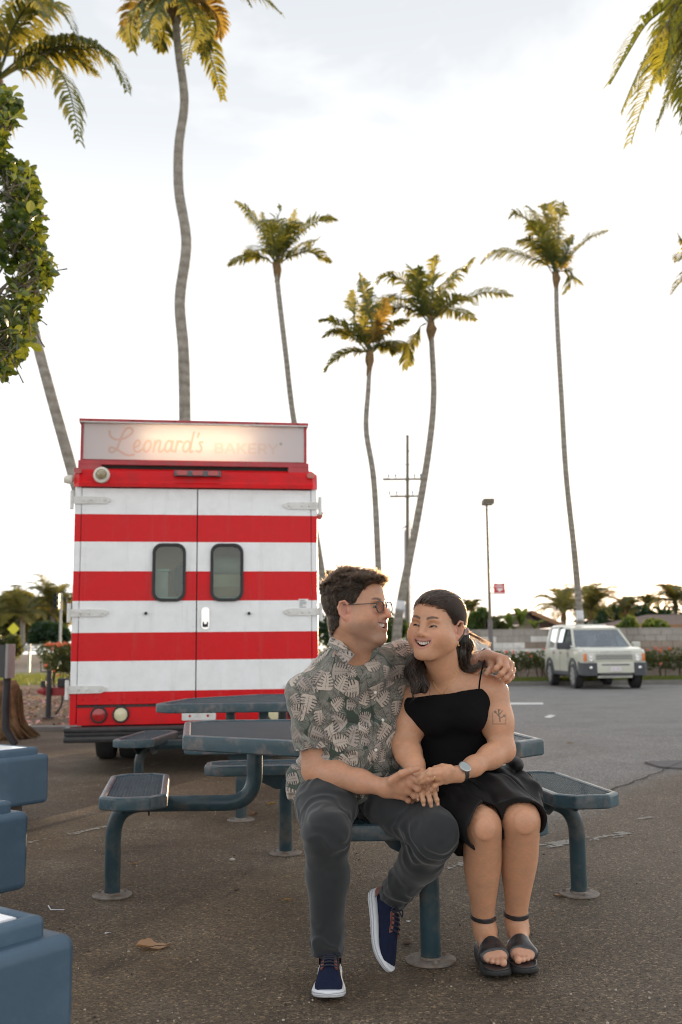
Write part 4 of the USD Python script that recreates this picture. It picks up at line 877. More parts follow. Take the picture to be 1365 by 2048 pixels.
banana('banana plant with broad blades behind the wall beside the roof eave', 1072, 1228, 1290, 41, 8, 63)
banana('small banana plant with pale blades below the hipped roof on the right', 1318, 1232, 1288, 41, 7, 64)
def small_palm(label, px, py_top, py_c, py_foot, d, spread, seed, n=20, leaf=.35):
    """a short bushy palm: fronds all round a low crown"""
    foot, c, top = at(px, py_foot, d), at(px, py_c, d), at(px, py_top, d)
    return palm(label, d, [(px, py_foot), (px, py_c)], [.16, .14], [], fill=n, seed=seed, leaf=leaf, flen=spread, name='small_palm', group='small palms in the background', fm=olive_m, nleaf=24, wid=.07, fillz=(-.25, 1.2), hang=.4)
for a in (('bushy olive palm on the far left beyond the street', 45, 1195, 1240, 1300, 66, 3.0, 71, 26, .7), ('tall olive palm beside the traffic light left of the van', 105, 1175, 1222, 1300, 68, 3.2, 72, 28, .7),
          ('olive palm half hidden by the left edge of the van', 150, 1180, 1230, 1300, 70, 3.2, 73, 24, .7), ('olive palm left of the metal band behind the car', 1128, 1205, 1235, 1290, 58, 2.4, 74, 24, .6),
          ('broad olive palm right of the metal band behind the car', 1182, 1196, 1232, 1290, 60, 2.7, 75, 28, .6), ('small palm on the skyline right of the woman', 944, 1214, 1232, 1290, 62, 1.1, 76, 16, .4),
          ('small palm above the wall right of the sunlit gap', 1253, 1218, 1234, 1290, 60, 1.5, 77, 18, .45), ('low palm above the hipped roof', 1298, 1210, 1222, 1280, 75, 1.5, 78, 16, .45),
          ('date palm with stiff fronds at the right edge', 1352, 1184, 1215, 1280, 62, 2.2, 79, 26, .45), ('pale little palm between the van and the man', 657, 1150, 1168, 1290, 80, 1.5, 80, 12, .4)):
    small_palm(*a)
# far-off planting that closes the view
rng = np.random.default_rng(90)
C = [[x, 120 + rng.uniform(-8, 8), rng.uniform(.3, 1.2)] for x in np.arange(-95, 110, 4.0)]
single('far_treeline', 'far low line of trees along the horizon behind everything', 'trees', blob_leaves(C, [[3.2, 3, rng.uniform(1.5, 3.0)] for _ in C], 15000, .55, rng, shell=.2), hedge_m, False, kind='stuff')
# trees beyond the right edge of the picture, which keep the low sun off the paving
for k, (x, y, h, w, lab) in enumerate(((24.5, 58, 5.6, 9, 'broad dark tree outside the right edge, nearest to the house'), (31, 62, 6.0, 9, 'broad dark tree outside the right edge, standing further right'), (18.6, 66, 4.5, 6, 'bushy tree behind the hipped roof at the right edge'))):
    rng = np.random.default_rng(95 + k); t = thing('broad_tree', lab, 'tree', (x, y, -.1))
    part(t, 'trunk', MB().tube([[0, 0, 0], [.1, 0, h * .3], [0, .1, h * .6]], [.25, .2, .12], 10), bark_m, True)
    C = [[rng.uniform(-.4, .4) * w, rng.uniform(-.3, .3) * w, h * rng.uniform(.25, .75)] for _ in range(16)]
    part(t, 'crown', blob_leaves(C, [[w * .2, w * .2, h * .22]] * 16, 5200, .42, rng, shell=.1), dark_shrub, False, kind='stuff')
# ================================================================ block wall and houses behind the lot
tones = [mat(f'wall_block_{n}', c, .95, .22, 3.0, bump=.5, bscale=25, bdist=.01, coords='world', dirt=d_, dscale=1.5, damt=.6) for n, c, d_ in
         (('grey', (0.36, 0.33, 0.30), (0.11, 0.09, 0.075)), ('brown', (0.27, 0.215, 0.175), (0.17, 0.13, 0.10)), ('dun', (0.32, 0.265, 0.22), (0.10, 0.08, 0.06)), ('chalk', (0.70, 0.68, 0.65), (0.20, 0.17, 0.14)))]
WY = 37.0
wz1 = at(1100, 1259.5, WY)[2]; wz0 = -.1; nc = 8; ch = (wz1 - wz0) / nc; bw = .42
wx0, wx1 = at(925, 1280, WY)[0], 17.6
wall = thing('block_wall', 'long concrete block wall with peeling pale paint behind the hedge', 'wall', (wx0, WY, wz0))
part(wall, 'wall_core', MB().box((0, .03, 0), (wx1 - wx0, .17, wz1 - wz0 - .012)), tones[1], False)
rng = np.random.default_rng(101); BL = []
for r_ in range(nc):
    off = (r_ % 2) * bw / 2
    for c_ in range(-1, int((wx1 - wx0) / bw) + 1):
        a, b_ = max(0, c_ * bw + off), min(wx1 - wx0, (c_ + 1) * bw + off)
        if b_ - a < .05: continue
        z0_, z1_ = r_ * ch, (r_ + 1) * ch; xm_ = (a + b_) / 2
        pn = meshkit.fbm(np.array([[xm_ * .55, r_ * .6, 3.0]]), 3, 9)[0]
        tone = 3 if (r_ in (3, 4, 5, 6) and xm_ < 6.0 and pn > .42) or (r_ == 7 and pn > .60) else (0 if r_ >= 6 else int(rng.choice([1, 2])))
        e = rng.uniform(0, .012); BL.append((z0_, part(wall, 'block', MB().box((a + .006, -e, z0_ + .006), (b_ - .006, .03 - .001, z1_ - .006)), tones[tone], False)))
part(wall, 'coping', MB().box((-.02, -.02, wz1 - wz0 - .011), (wx1 - wx0 + .02, .19, wz1 - wz0 + .03), .01), tones[0])
part(wall, 'wall_end', MB().box((-.09, -.02, 0), (-.001, .19, wz1 - wz0 - .012), .008), tones[0])
roof_m = mat('shingle_roof', (0.145, 0.098, 0.078), .9, .25, 4.0, bump=.4, bscale=14, bdist=.03, coords='world')
fascia_m = mat('timber_fascia', (0.26, 0.135, 0.065), .7, .2, 4.0, coords='world')
stucco_m = mat('stucco', (0.30, 0.25, 0.20), .9, .12, 3.0, coords='world')
glass_dark = mat('dark_window', (0.03, 0.03, 0.035), .1, .2)
# left house: low gable whose eave points to the right
HY = 47.0
e0, e1, rg = at(1000, 1240, HY), at(1122, 1249, HY), at(1060, 1222, HY)
h1 = thing('house', 'low brown roofed house with a timber eave behind the banana plants', 'house', (e0[0], HY, -.1), 0)
w_ = e1[0] - e0[0]; zr, ze = rg[2] + .1, e1[2] + .1; xr = rg[0] - e0[0]
part(h1, 'wall', MB().box((.3, .4, 0), (w_ - .9, 7.5, ze - .02)), stucco_m, False)
def slab(pts, th):
    P = np.array(pts, float); return MB().add(np.vstack([P, P - [0, 0, th]]), [[0, 1, 2, 3], [7, 6, 5, 4], [0, 4, 5, 1], [1, 5, 6, 2], [2, 6, 7, 3], [3, 7, 4, 0]])
part(h1, 'roof', slab([(xr, -.5, zr), (w_, -.5, ze), (w_, 8, ze), (xr, 8, zr)], .10), roof_m, False)
part(h1, 'roof', slab([(-2.5, -.5, ze + .05), (xr - .002, -.5, zr - .001), (xr - .002, 8, zr - .001), (-2.5, 8, ze + .05)], .10), roof_m, False)
part(h1, 'fascia', slab([(xr, -.53, zr + .02), (w_ + .03, -.53, ze + .02), (w_ + .03, -.503, ze + .02), (xr, -.503, zr + .02)], .20), fascia_m, False)
part(h1, 'gable', MB().add([(.3, .398, ze), (w_ - .9, .398, ze - .02), (xr, .398, zr - .12), (.3, .39, ze), (w_ - .9, .39, ze - .02), (xr, .39, zr - .12)], [(0, 1, 2), (3, 5, 4), (0, 3, 4), (0, 4, 1)]), stucco_m, False)
wn = part(h1, 'window', MB().box((w_ - 1.9, .34, ze - .75), (w_ - 1.1, .399, ze - .2)), fascia_m, False); part(wn, 'pane', MB().box((w_ - 1.84, .33, ze - .69), (w_ - 1.16, .339, ze - .26)), glass_dark, False)
# right house: hipped roof
HY2 = 52.0
a0_, a1_ = at(1232, 1250, HY2), at(1440, 1256, HY2); r0_, r1_ = at(1300, 1229, HY2 + 4), at(1400, 1228, HY2 + 4)
h2 = thing('house', 'house with a wide brown hipped roof above the wall at the right edge', 'house', (a0_[0], HY2, -.1))
L_ = a1_[0] - a0_[0]; ze = a0_[2] + .1; zr = r0_[2] + .1; xa, xb = r0_[0] - a0_[0], r1_[0] - a0_[0]
part(h2, 'wall', MB().box((.6, .6, 0), (L_ - .6, 8.4, ze - .05)), stucco_m, False)
hv = [(0, 0, ze), (L_, 0, ze), (L_, 9, ze), (0, 9, ze), (xa, 4.5, zr), (xb, 4.5, zr)]
part(h2, 'roof', MB().add(hv, [(0, 1, 5), (0, 5, 4), (1, 2, 5), (2, 3, 4), (2, 4, 5), (3, 0, 4), (0, 3, 2), (0, 2, 1)]), roof_m, False)
part(h2, 'fascia', MB().box((-.02, -.02, ze - .2), (L_ + .02, .02, ze - .003)).box((-.02, .021, ze - .2), (.02, 9, ze - .003)), fascia_m, False)
wn = part(h2, 'window', MB().box((L_ * .55, .54, .9), (L_ * .55 + 1.4, .599, 2.0)), fascia_m, False); part(wn, 'pane', MB().box((L_ * .55 + .06, .53, .96), (L_ * .55 + 1.34, .539, 1.94)), glass_dark, False)

# ================================================================ street lamp with a red sign
LY = 33.6
f0, f1 = at(984, 1340, LY), at(976.5, 1009, LY)
pole_paint = mat('lamp_brown', (0.145, 0.118, 0.085), .55, .2, 4.0, coords='world')
lamp = thing('street_lamp', 'slim brown street lamp with a flat box head, carrying a red sign', 'street lamp', (f0[0], LY, 0))
tp = f1 - [f0[0], LY, 0]
part(lamp, 'pole', MB().tube([[0, 0, 0], [0, 0, tp[2] * .5], [0, 0, tp[2]]], [.060, .052, .042], 12), pole_paint, True)
part(lamp, 'base', MB().tube([[0, 0, 0], [0, 0, at(984, 1240, LY)[2]]], [.085, .080], 14), mat('lamp_base_grey', (0.16, 0.14, 0.14), .7, .2, coords='world'), 30)
part(lamp, 'head', MB().box((-.14, -.30, tp[2]), (.235, .30, tp[2] + .17), .02), pole_paint)
part(lamp, 'lens', MB().box((-.10, -.26, tp[2] - .012), (.19, .26, tp[2] - .001)), cream_m, False)
part(lamp, 'bracket', MB().box((.06, -.02, at(984, 1176, LY)[2]), (.17, .02, at(984, 1174, LY)[2])).box((.06, -.02, at(984, 1188, LY)[2]), (.17, .02, at(984, 1186, LY)[2])), pole_paint, False)
s0, s1 = at(988.3, 1189, LY), at(1010.5, 1167, LY)
sign_red = mat('sign_red', (0.55, 0.035, 0.035), .4, .1, 5.0)
sgn = thing('parking_sign', 'small square red and white sign bracketed to the street lamp', 'sign', (s0[0], LY - .03, s0[2]))
sw, sh = s1[0] - s0[0], s1[2] - s0[2]
part(sgn, 'sign_plate', MB().box((0, -.01, 0), (sw, .01, sh), .004), sign_red)
wp = mat('sign_white', (0.74, 0.72, 0.72), .4, .05)
F2 = frame((0, -.0105, 0), (1, 0, 0), (0, 0, 1))
part(sgn, 'sign_print', MB().prism(sbox(sw * .03, sh * .03, sw * .97, sh * .13), 0, .003, F2), wp, False)
part(sgn, 'sign_print', MB().prism(sbox(sw * .28, sh * .86, sw * .72, sh * .94), 0, .003, F2), wp, False)
part(sgn, 'sign_print', MB().prism(sbox(sw * .10, sh * .68, sw * .90, sh * .77), 0, .003, F2), wp, False)
part(sgn, 'sign_print', MB().prism(Polygon([(sw * .2, sh * .5), (sw * .34, sh * .57), (sw * .8, sh * .56), (sw * .78, sh * .40), (sw * .5, sh * .24), (sw * .4, sh * .26), (sw * .38, sh * .38)]), 0, .003, F2), wp, False)

# ================================================================ utility pole and wires
UY = 66.0
u0, u1 = at(815, 1296, UY), at(815.5, 870, UY)
wood_m = mat('pole_wood', (0.17, 0.145, 0.115), .9, .25, 2.0, coords='world')
up_ = thing('utility_pole', 'wooden utility pole with two cross arms seen between the palms', 'utility pole', (u0[0], UY, -.2))
q = lambda px, py, dy=0: at(px, py, UY + dy) - [u0[0], UY, -.2]
part(up_, 'pole', MB().tube([[0, 0, 0], q(815.5, 1080), q(815.5, 870)], [.16, .13, .10], 12), wood_m, True)
for y_, xa_, xb_, xs_ in ((958, 766, 846, (778, 792, 830, 842)), (992, 780, 842, (780, 794, 826, 840))):
    A, B = q(xa_, y_ + .8, -.22), q(xb_, y_ - 1, -.22); arm = part(up_, 'cross_arm', MB().box((A[0], A[1] - .05, A[2] - .07), (B[0], A[1] + .05, A[2] + .07), .01), wood_m)
    for x_ in xs_:
        c_ = q(x_, y_, -.22); part(arm, 'insulator', MB().lathe([(0, .07), (.03, .07), (.03, .16), (.07, .18), (.05, .26), (.07, .28), (.04, .36), (0, .38)], 10, frame((c_[0], c_[1], A[2]), (1, 0, 0), (0, 1, 0))), grey_pl, 40)
part(up_, 'step', MB().tube([q(814, 902, -.1), q(826, 902, -.1)], .025, 6), grey_pl)
part(up_, 'step', MB().tube([q(808, 929, -.1), q(826, 929, -.1)], .025, 6), grey_pl)
part(up_, 'conduit', MB().tube([q(810, 1296, -.25), q(810, 1060, -.25)], .06, 10).tube([q(822, 1296, -.2), q(822, 1040, -.2)], .04, 8), mat('pvc', (0.42, 0.42, 0.43), .5, .1), True, kind='stuff')
part(up_, 'lamp_arm', MB().tube([q(814, 1052, -.1), q(806, 1056, -.4), q(805, 1061, -.5)], [.05, .05, .03], 8), grey_pl, True)
wire_m = mat('wire', (0.06, 0.06, 0.06), .6, .1)
def wire(label, a, b, sag, r=.010):
    P = np.linspace(a, b, 24); P[:, 2] -= sag * 4 * np.linspace(0, 1, 24) * (1 - np.linspace(0, 1, 24))
    single('power_line', label, 'wire', MB().tube(P, r, 5), wire_m, True)
for lab, a_, b_ in (('thin power line running left from the upper cross arm of the utility pole', (778, 956), (-60, 900)), ('thin power line running left from the lower cross arm of the utility pole', (780, 990), (-60, 1020)),
                    ('thin power line crossing left from the tip of the utility pole', (815, 872), (-60, 835)), ('thin power line leaving the palm band to the right of the utility pole', (842, 950), (1440, 985)), ('thin power line running right from the tip of the utility pole', (815, 872), (1440, 890))):
    wire(lab, at(*a_, UY - .2), at(*b_, UY + 25), .5)

# ================================================================ traffic light, guard rail and bits left of the van
TY_ = 56.0
t0, t1 = at(120, 1305, TY_), at(123, 1188, TY_)
tl_ = thing('traffic_light', 'traffic light on a pale post left of the van, seen from the side', 'traffic light', (t0[0], TY_, -.1))
q = lambda px, py: at(px, py, TY_) - [t0[0], TY_, -.1]
tgreen = mat('signal_green', (0.025, 0.045, 0.04), .5, .2)
part(tl_, 'post', MB().tube([[0, 0, 0], q(122.5, 1186)], [.075, .065], 12), mat('pale_post', (0.42, 0.42, 0.41), .6, .12, coords='world'), True)
hb = part(tl_, 'signal_head', MB().box(np.array(q(111, 1218)) - [0, .15, 0], np.array(q(119, 1187)) + [0, .15, 0], .03), tgreen)
for y_ in (1191.5, 1202, 1212.5):
    c_ = q(115, y_); part(hb, 'visor', MB().lathe([(.09, 0), (.13, .01), (.13, .26), (.115, .26), (.11, .02)], 14, frame(c_ + [0, -.16, 0], (1, 0, 0), (0, 0, 1))), tgreen, 40)
part(tl_, 'bracket', MB().tube([q(123, 1195), q(134, 1196), q(134, 1218), q(124, 1224)], .035, 8).tube([q(119, 1205), q(123, 1205)], .03, 6), grey_pl, True)
GY = 57.5
g0, g1 = at(58, 1303, GY), at(104, 1299, GY)
gr = thing('guard_rail', 'grey street guard rail seen between bush and hedge left of the van', 'guard rail', (g0[0], GY, -.1))
gw = g1[0] - g0[0]; gzr = at(80, 1296, GY)[2] + .1
galv = mat('galvanised', (0.36, 0.36, 0.36), .5, .15, metallic=.3, coords='world')
for dz in (0, .14, .28): part(gr, 'rail', MB().box((-.3, -.04, gzr - .2 + dz), (gw + 3.5, .04, gzr - .1 + dz), .015), galv)
for x_ in (0, 1.6, 3.2): part(gr, 'post', MB().box((x_ - .06, .041, 0), (x_ + .06, .15, gzr + .22)), galv, False)
ys = at(27, 1258, 55); yl = thing('warning_sign', 'yellow diamond road sign beside the bush at the left edge', 'sign', (ys[0], 55, -.1))
part(yl, 'sign_plate', MB().box((-.24, -.01, -.24), (.24, .01, .24), 0, frame((0, 0, ys[2] + .1), (1, 0, 1), (0, 1, 0)) @ np.diag([1, 1, 1, 1])), mat('sign_yellow', (0.62, 0.56, 0.02), .4, .05), False)
part(yl, 'post', MB().tube([[0, .05, 0], [0, .05, ys[2] + .3]], .04, 8), galv, True)
# trailer drawbar with its jack beside the van
TRY = 16.5
tb = at(100, 1380, TRY); tr_ = thing('trailer_drawbar', 'red trailer drawbar with a black jack standing left of the van', 'trailer', (tb[0], TRY, 0))
q = lambda px, py, dy=0.0: at(px, py, TRY + dy) - [tb[0], TRY, 0]
draw_red = mat('drawbar_red', (0.26, 0.018, 0.022), .5, .25, 5.0)
A, B = q(76, 1382), q(175, 1384, .6)
part(tr_, 'drawbar', MB().tube([A, A + [.12, 0, -.01]], [.03, .07], 8).box((A[0] + .12, -.05, A[2] - .08), (A[0] + 1.6, .05, A[2] + .055), .01), draw_red)
j0, j1 = q(100, 1424), q(99, 1341)
part(tr_, 'jack', MB().tube([[j0[0], -.09, 0], [j0[0], -.09, j1[2]]], [.045, .04], 10).lathe([(0, 0.001), (.10, .001), (.10, .02), (0, .03)], 16, frame((j0[0], -.09, .0), (1, 0, 0), (0, 1, 0))), black_rub, True)
part(tr_, 'jack_handle', MB().tube([[j0[0], -.09, j1[2] - .02], [j0[0] - .14, -.09, j1[2] - .02], [j0[0] - .14, -.09, j1[2] + .14]], .012, 6), black_rub, True)
part(tr_, 'winch', MB().box((j0[0] + .13, -.1, A[2] + .056), (j0[0] + .3, .06, A[2] + .2), .02).box((j0[0] - .15, -.06, A[2] + .056), (j0[0] - .07, .05, A[2] + .16), .015), black_rub, kind='stuff')
part(tr_, 'chain', MB().tube(spline(np.array([[j0[0] + .22, -.07, A[2] - .08], [j0[0] + .20, -.07, .2], [j0[0] + .12, -.1, .06]]), 14), .014, 6), dark_m, True)

# grey utility box on a black post
UB = 12.0
b0, b1 = at(-26, 1356, UB), at(17.5, 1290, UB)
ub = thing('utility_box', 'grey metal utility box on a black post at the left edge', 'utility box', (b0[0], UB, 0))
bw_ = b1[0] - b0[0]
boxm = mat('box_grey', (0.055, 0.058, 0.060), .55, .2, 4.0); boxs = mat('box_side_pale', (0.30, 0.30, 0.29), .5, .15, 4.0)
part(ub, 'cabinet', MB().box((0, 0, b0[2]), (bw_ - .035, .25, b1[2]), .008), boxm)
part(ub, 'door_edge', MB().box((bw_ - .034, -.01, b0[2] - .01), (bw_, .26, b1[2] + .012), .006), boxs)
part(ub, 'post', MB().tube([[bw_ * .82, .12, b0[2] + .02], [bw_ * .82, .10, .4], [bw_ * .9, .08, .15], [bw_ + .10, .05, -.02]], .045, 10), black_rub, True)
# fibrous old palm stump behind it
ps = at(22, 1425, 13.2); st_ = thing('palm_stump', 'brown fibrous foot of an old palm behind the utility box', 'stump', (ps[0] - .12, 13.2, 0))
rng = np.random.default_rng(120)
th = np.linspace(0, 2 * PI, 40, endpoint=False); rings = []
for z_, r_ in ((-.05, .40), (.08, .34), (.2, .28), (.35, .24), (.5, .21), (.62, .19), (.70, .15)):
    rr_ = r_ * (1 + .10 * np.sin(th * 9 + z_ * 3) + rng.normal(0, .06, 40)); rings.append(np.stack([rr_ * np.cos(th), rr_ * np.sin(th), np.full(40, z_)], 1))
part(st_, 'trunk', MB().loft(rings), mat('stump_fibre', (0.20, 0.115, 0.055), .95, .5, 14.0, bump=.8, bscale=60, bdist=.02, coords='world'), True)
rt = MB()
for k in range(90):
    a = rng.uniform(0, 2 * PI); r0 = rng.uniform(.20, .27); rt.tube([[r0 * math.cos(a), r0 * math.sin(a), rng.uniform(.2, .6)], [(r0 + .05) * math.cos(a + .05), (r0 + .05) * math.sin(a + .05), .15], [(r0 + rng.uniform(.12, .3)) * math.cos(a + .1), (r0 + rng.uniform(.12, .3)) * math.sin(a + .1), -.02]], [.008, .010, .006], 4, cap=False)
part(st_, 'roots', rt, boss_m, True, kind='stuff')
wb = at(34, 1440, 13.4); wbt = thing('stepping_block', 'round whitish concrete dish lying beside the palm stump', 'concrete dish', (wb[0], 13.4, 0))
part(wbt, 'dish', MB().lathe([(0, .085), (.10, .085), (.17, .115), (.185, .11), (.15, .055), (.09, .04), (0, .04)], 26), cream_m, 40)
part(wbt, 'foot', MB().lathe([(0, .039), (.10, .039), (.12, -.01), (0, -.01)], 18), kerb_m, 40)

# ================================================================ the car
CX, CY = float(at(1190, 1310, 31)[0]), 31.0
CZ = float(gz(CY)) + .004
car = thing('parked_car', 'pale beige boxy off road car parked facing the viewer before the hedge', 'car', (CX, CY - 2.3, CZ), 1.5)
car_paint = mat('car_paint', (0.50, 0.50, 0.43), 0.28, .05, 3.0, coat=.6, bump=.03, bscale=3, bdist=.01)
clad = mat('car_cladding', (0.045, 0.050, 0.058), .5, .15)
car_glass = usdkit.material(stage, '/World/Looks/car_glass', {'f': ('fresnel', {'IOR': 1.6}), 'b': ('math', {'math_type': 'multiply_add', 'value2': 1.6, 'value3': 0.12, 'use_clamp': True}), 't': ('transparent_bsdf', {'color': (0.30, 0.34, 0.36)}), 'g': ('glossy_bsdf', {'roughness': 0.03, 'color': (0.9, 0.95, 1.0)}), 'm': ('mix_closure', {})}, [('f.fac', 'b.value1'), ('b.value', 'm.fac'), ('t.BSDF', 'm.closure1'), ('g.BSDF', 'm.closure2')], surface='m.closure')
W2 = .955
def section(y, hw, z0, z1, r=.08, tuck=.03):
    """a rounded cross-section at y from z0 to z1"""
    return [(-hw + tuck, y, z0), (hw - tuck, y, z0), (hw, y, z0 + .12), (hw, y, z1 - r), (hw - r * .35, y, z1 - r * .25), (hw - r, y, z1), (-hw + r, y, z1), (-hw + r * .35, y, z1 - r * .25), (-hw, y, z1 - r), (-hw, y, z0 + .12)]
# lower body: nose to tail
part(car, 'body', MB().loft([section(.06, .84, .55, 1.02, .05), section(.10, .90, .47, 1.08, .05), section(.25, W2 - .01, .42, 1.13, .06), section(1.15, W2, .42, 1.19, .06), section(1.22, W2, .42, 1.19, .06), section(4.55, W2, .42, 1.19, .06), section(4.72, W2 - .03, .46, 1.17, .06)]), car_paint, 28)
# greenhouse frame: pillars and roof
def gsec(y, hwb, hwt, z0, z1): return [(-hwb, y, z0), (hwb, y, z0), (hwt, y, z1), (-hwt, y, z1)]
zr_, zb_ = 1.80, 1.185
part(car, 'roof', MB().loft([[(x * s_, y, z) for x, y, z in ((-.70, 1.98, 1.765), (.70, 1.98, 1.765), (.735, 1.98, 1.74), (-.735, 1.98, 1.74))] if False else [(-.71, y, z), (-.66, y, z + .05), (.66, y, z + .05), (.71, y, z), (.70, y, z - .04), (-.70, y, z - .04)] for y, z, s_ in ((1.93, 1.745, 1), (2.2, 1.79, 1), (3.0, 1.82, 1), (3.1, 1.87, 1), (4.5, 1.87, 1), (4.62, 1.83, 1))]), car_paint, 30)
def bar(a, b, w, t):
    a, b = np.array(a, float), np.array(b, float); M = frame(a, b - a, (1, 0, 0)); return MB().box((0, -w / 2, -t / 2), (np.linalg.norm(b - a), w / 2, t / 2), .012, M)
for s in (-1, 1):
    part(car, 'pillar', bar((s * .86, 1.20, 1.18), (s * .70, 1.96, 1.75), .07, .07), car_paint)
    part(car, 'pillar', bar((s * .88, 2.55, 1.18), (s * .715, 2.55, 1.77), .06, .09), clad)
    part(car, 'pillar', bar((s * .88, 3.45, 1.18), (s * .72, 3.45, 1.84), .06, .16), car_paint)
    part(car, 'pillar', bar((s * .88, 4.58, 1.18), (s * .71, 4.55, 1.84), .08, .14), car_paint)
    for y0_, y1_, zt_, nm in ((1.50, 2.52, 1.73, 'side_window'), (2.60, 3.38, 1.78, 'side_window'), (3.54, 4.50, 1.81, 'side_window')):
        xb = s * .872; xt = s * .72; yt0 = y0_ + (.38 if y0_ == 1.5 else 0)
        if s < 0 and y0_ == 1.50:
            part(car, nm, MB().add([(xb, y0_ - .2, 1.19), (xb, y1_, 1.19), (xb * .985, y1_, 1.26), (xb * .985, y0_ - .1, 1.26)], [(0, 1, 2, 3)]), car_glass, False)   # wound down
        else:
            part(car, nm, MB().add([(xb, y0_ - (.2 if y0_ == 1.5 else 0), 1.19), (xb, y1_, 1.19), (xt, y1_, zt_), (xt, yt0, zt_)], [(0, 1, 2, 3)]), car_glass, False)
part(car, 'windscreen', MB().add([(-.83, 1.20, 1.19), (.83, 1.20, 1.19), (.675, 1.95, 1.75), (-.675, 1.95, 1.75)], [(0, 1, 2, 3)]), car_glass, False)
part(car, 'rear_window', MB().add([(-.82, 4.66, 1.19), (.82, 4.66, 1.19), (.68, 4.60, 1.80), (-.68, 4.60, 1.80)], [(0, 1, 2, 3)]), car_glass, False)
part(car, 'dashboard', MB().box((-.80, 1.28, 1.12), (.80, 1.75, 1.215), .04), clad)
for sx in (-.38, .38):
    st2 = part(car, 'front_seat', rbox((sx - .24, 2.35, .8), (sx + .24, 2.55, 1.42), .06, 1), clad, True)
    part(st2, 'headrest', rbox((sx - .12, 2.38, 1.44), (sx + .12, 2.50, 1.62), .05, 1), clad, True)
part(car, 'wiper', bar((-.6, 1.18, 1.20), (.05, 1.20, 1.215), .03, .02), black_rub); part(car, 'wiper', bar((.1, 1.18, 1.20), (.72, 1.20, 1.215), .03, .02), black_rub)
part(car, 'bonnet', MB().loft([[(-.80, .085, 1.06), (.80, .085, 1.06), (.80, .085, 1.075), (-.80, .085, 1.075)], [(-.86, .18, 1.12), (.86, .18, 1.12), (.84, .18, 1.145), (-.84, .18, 1.145)], [(-.88, .6, 1.165), (.88, .6, 1.165), (.86, .6, 1.20), (-.86, .6, 1.20)], [(-.88, 1.19, 1.18), (.88, 1.19, 1.18), (.86, 1.19, 1.215), (-.86, 1.19, 1.215)]]), car_paint, 40)
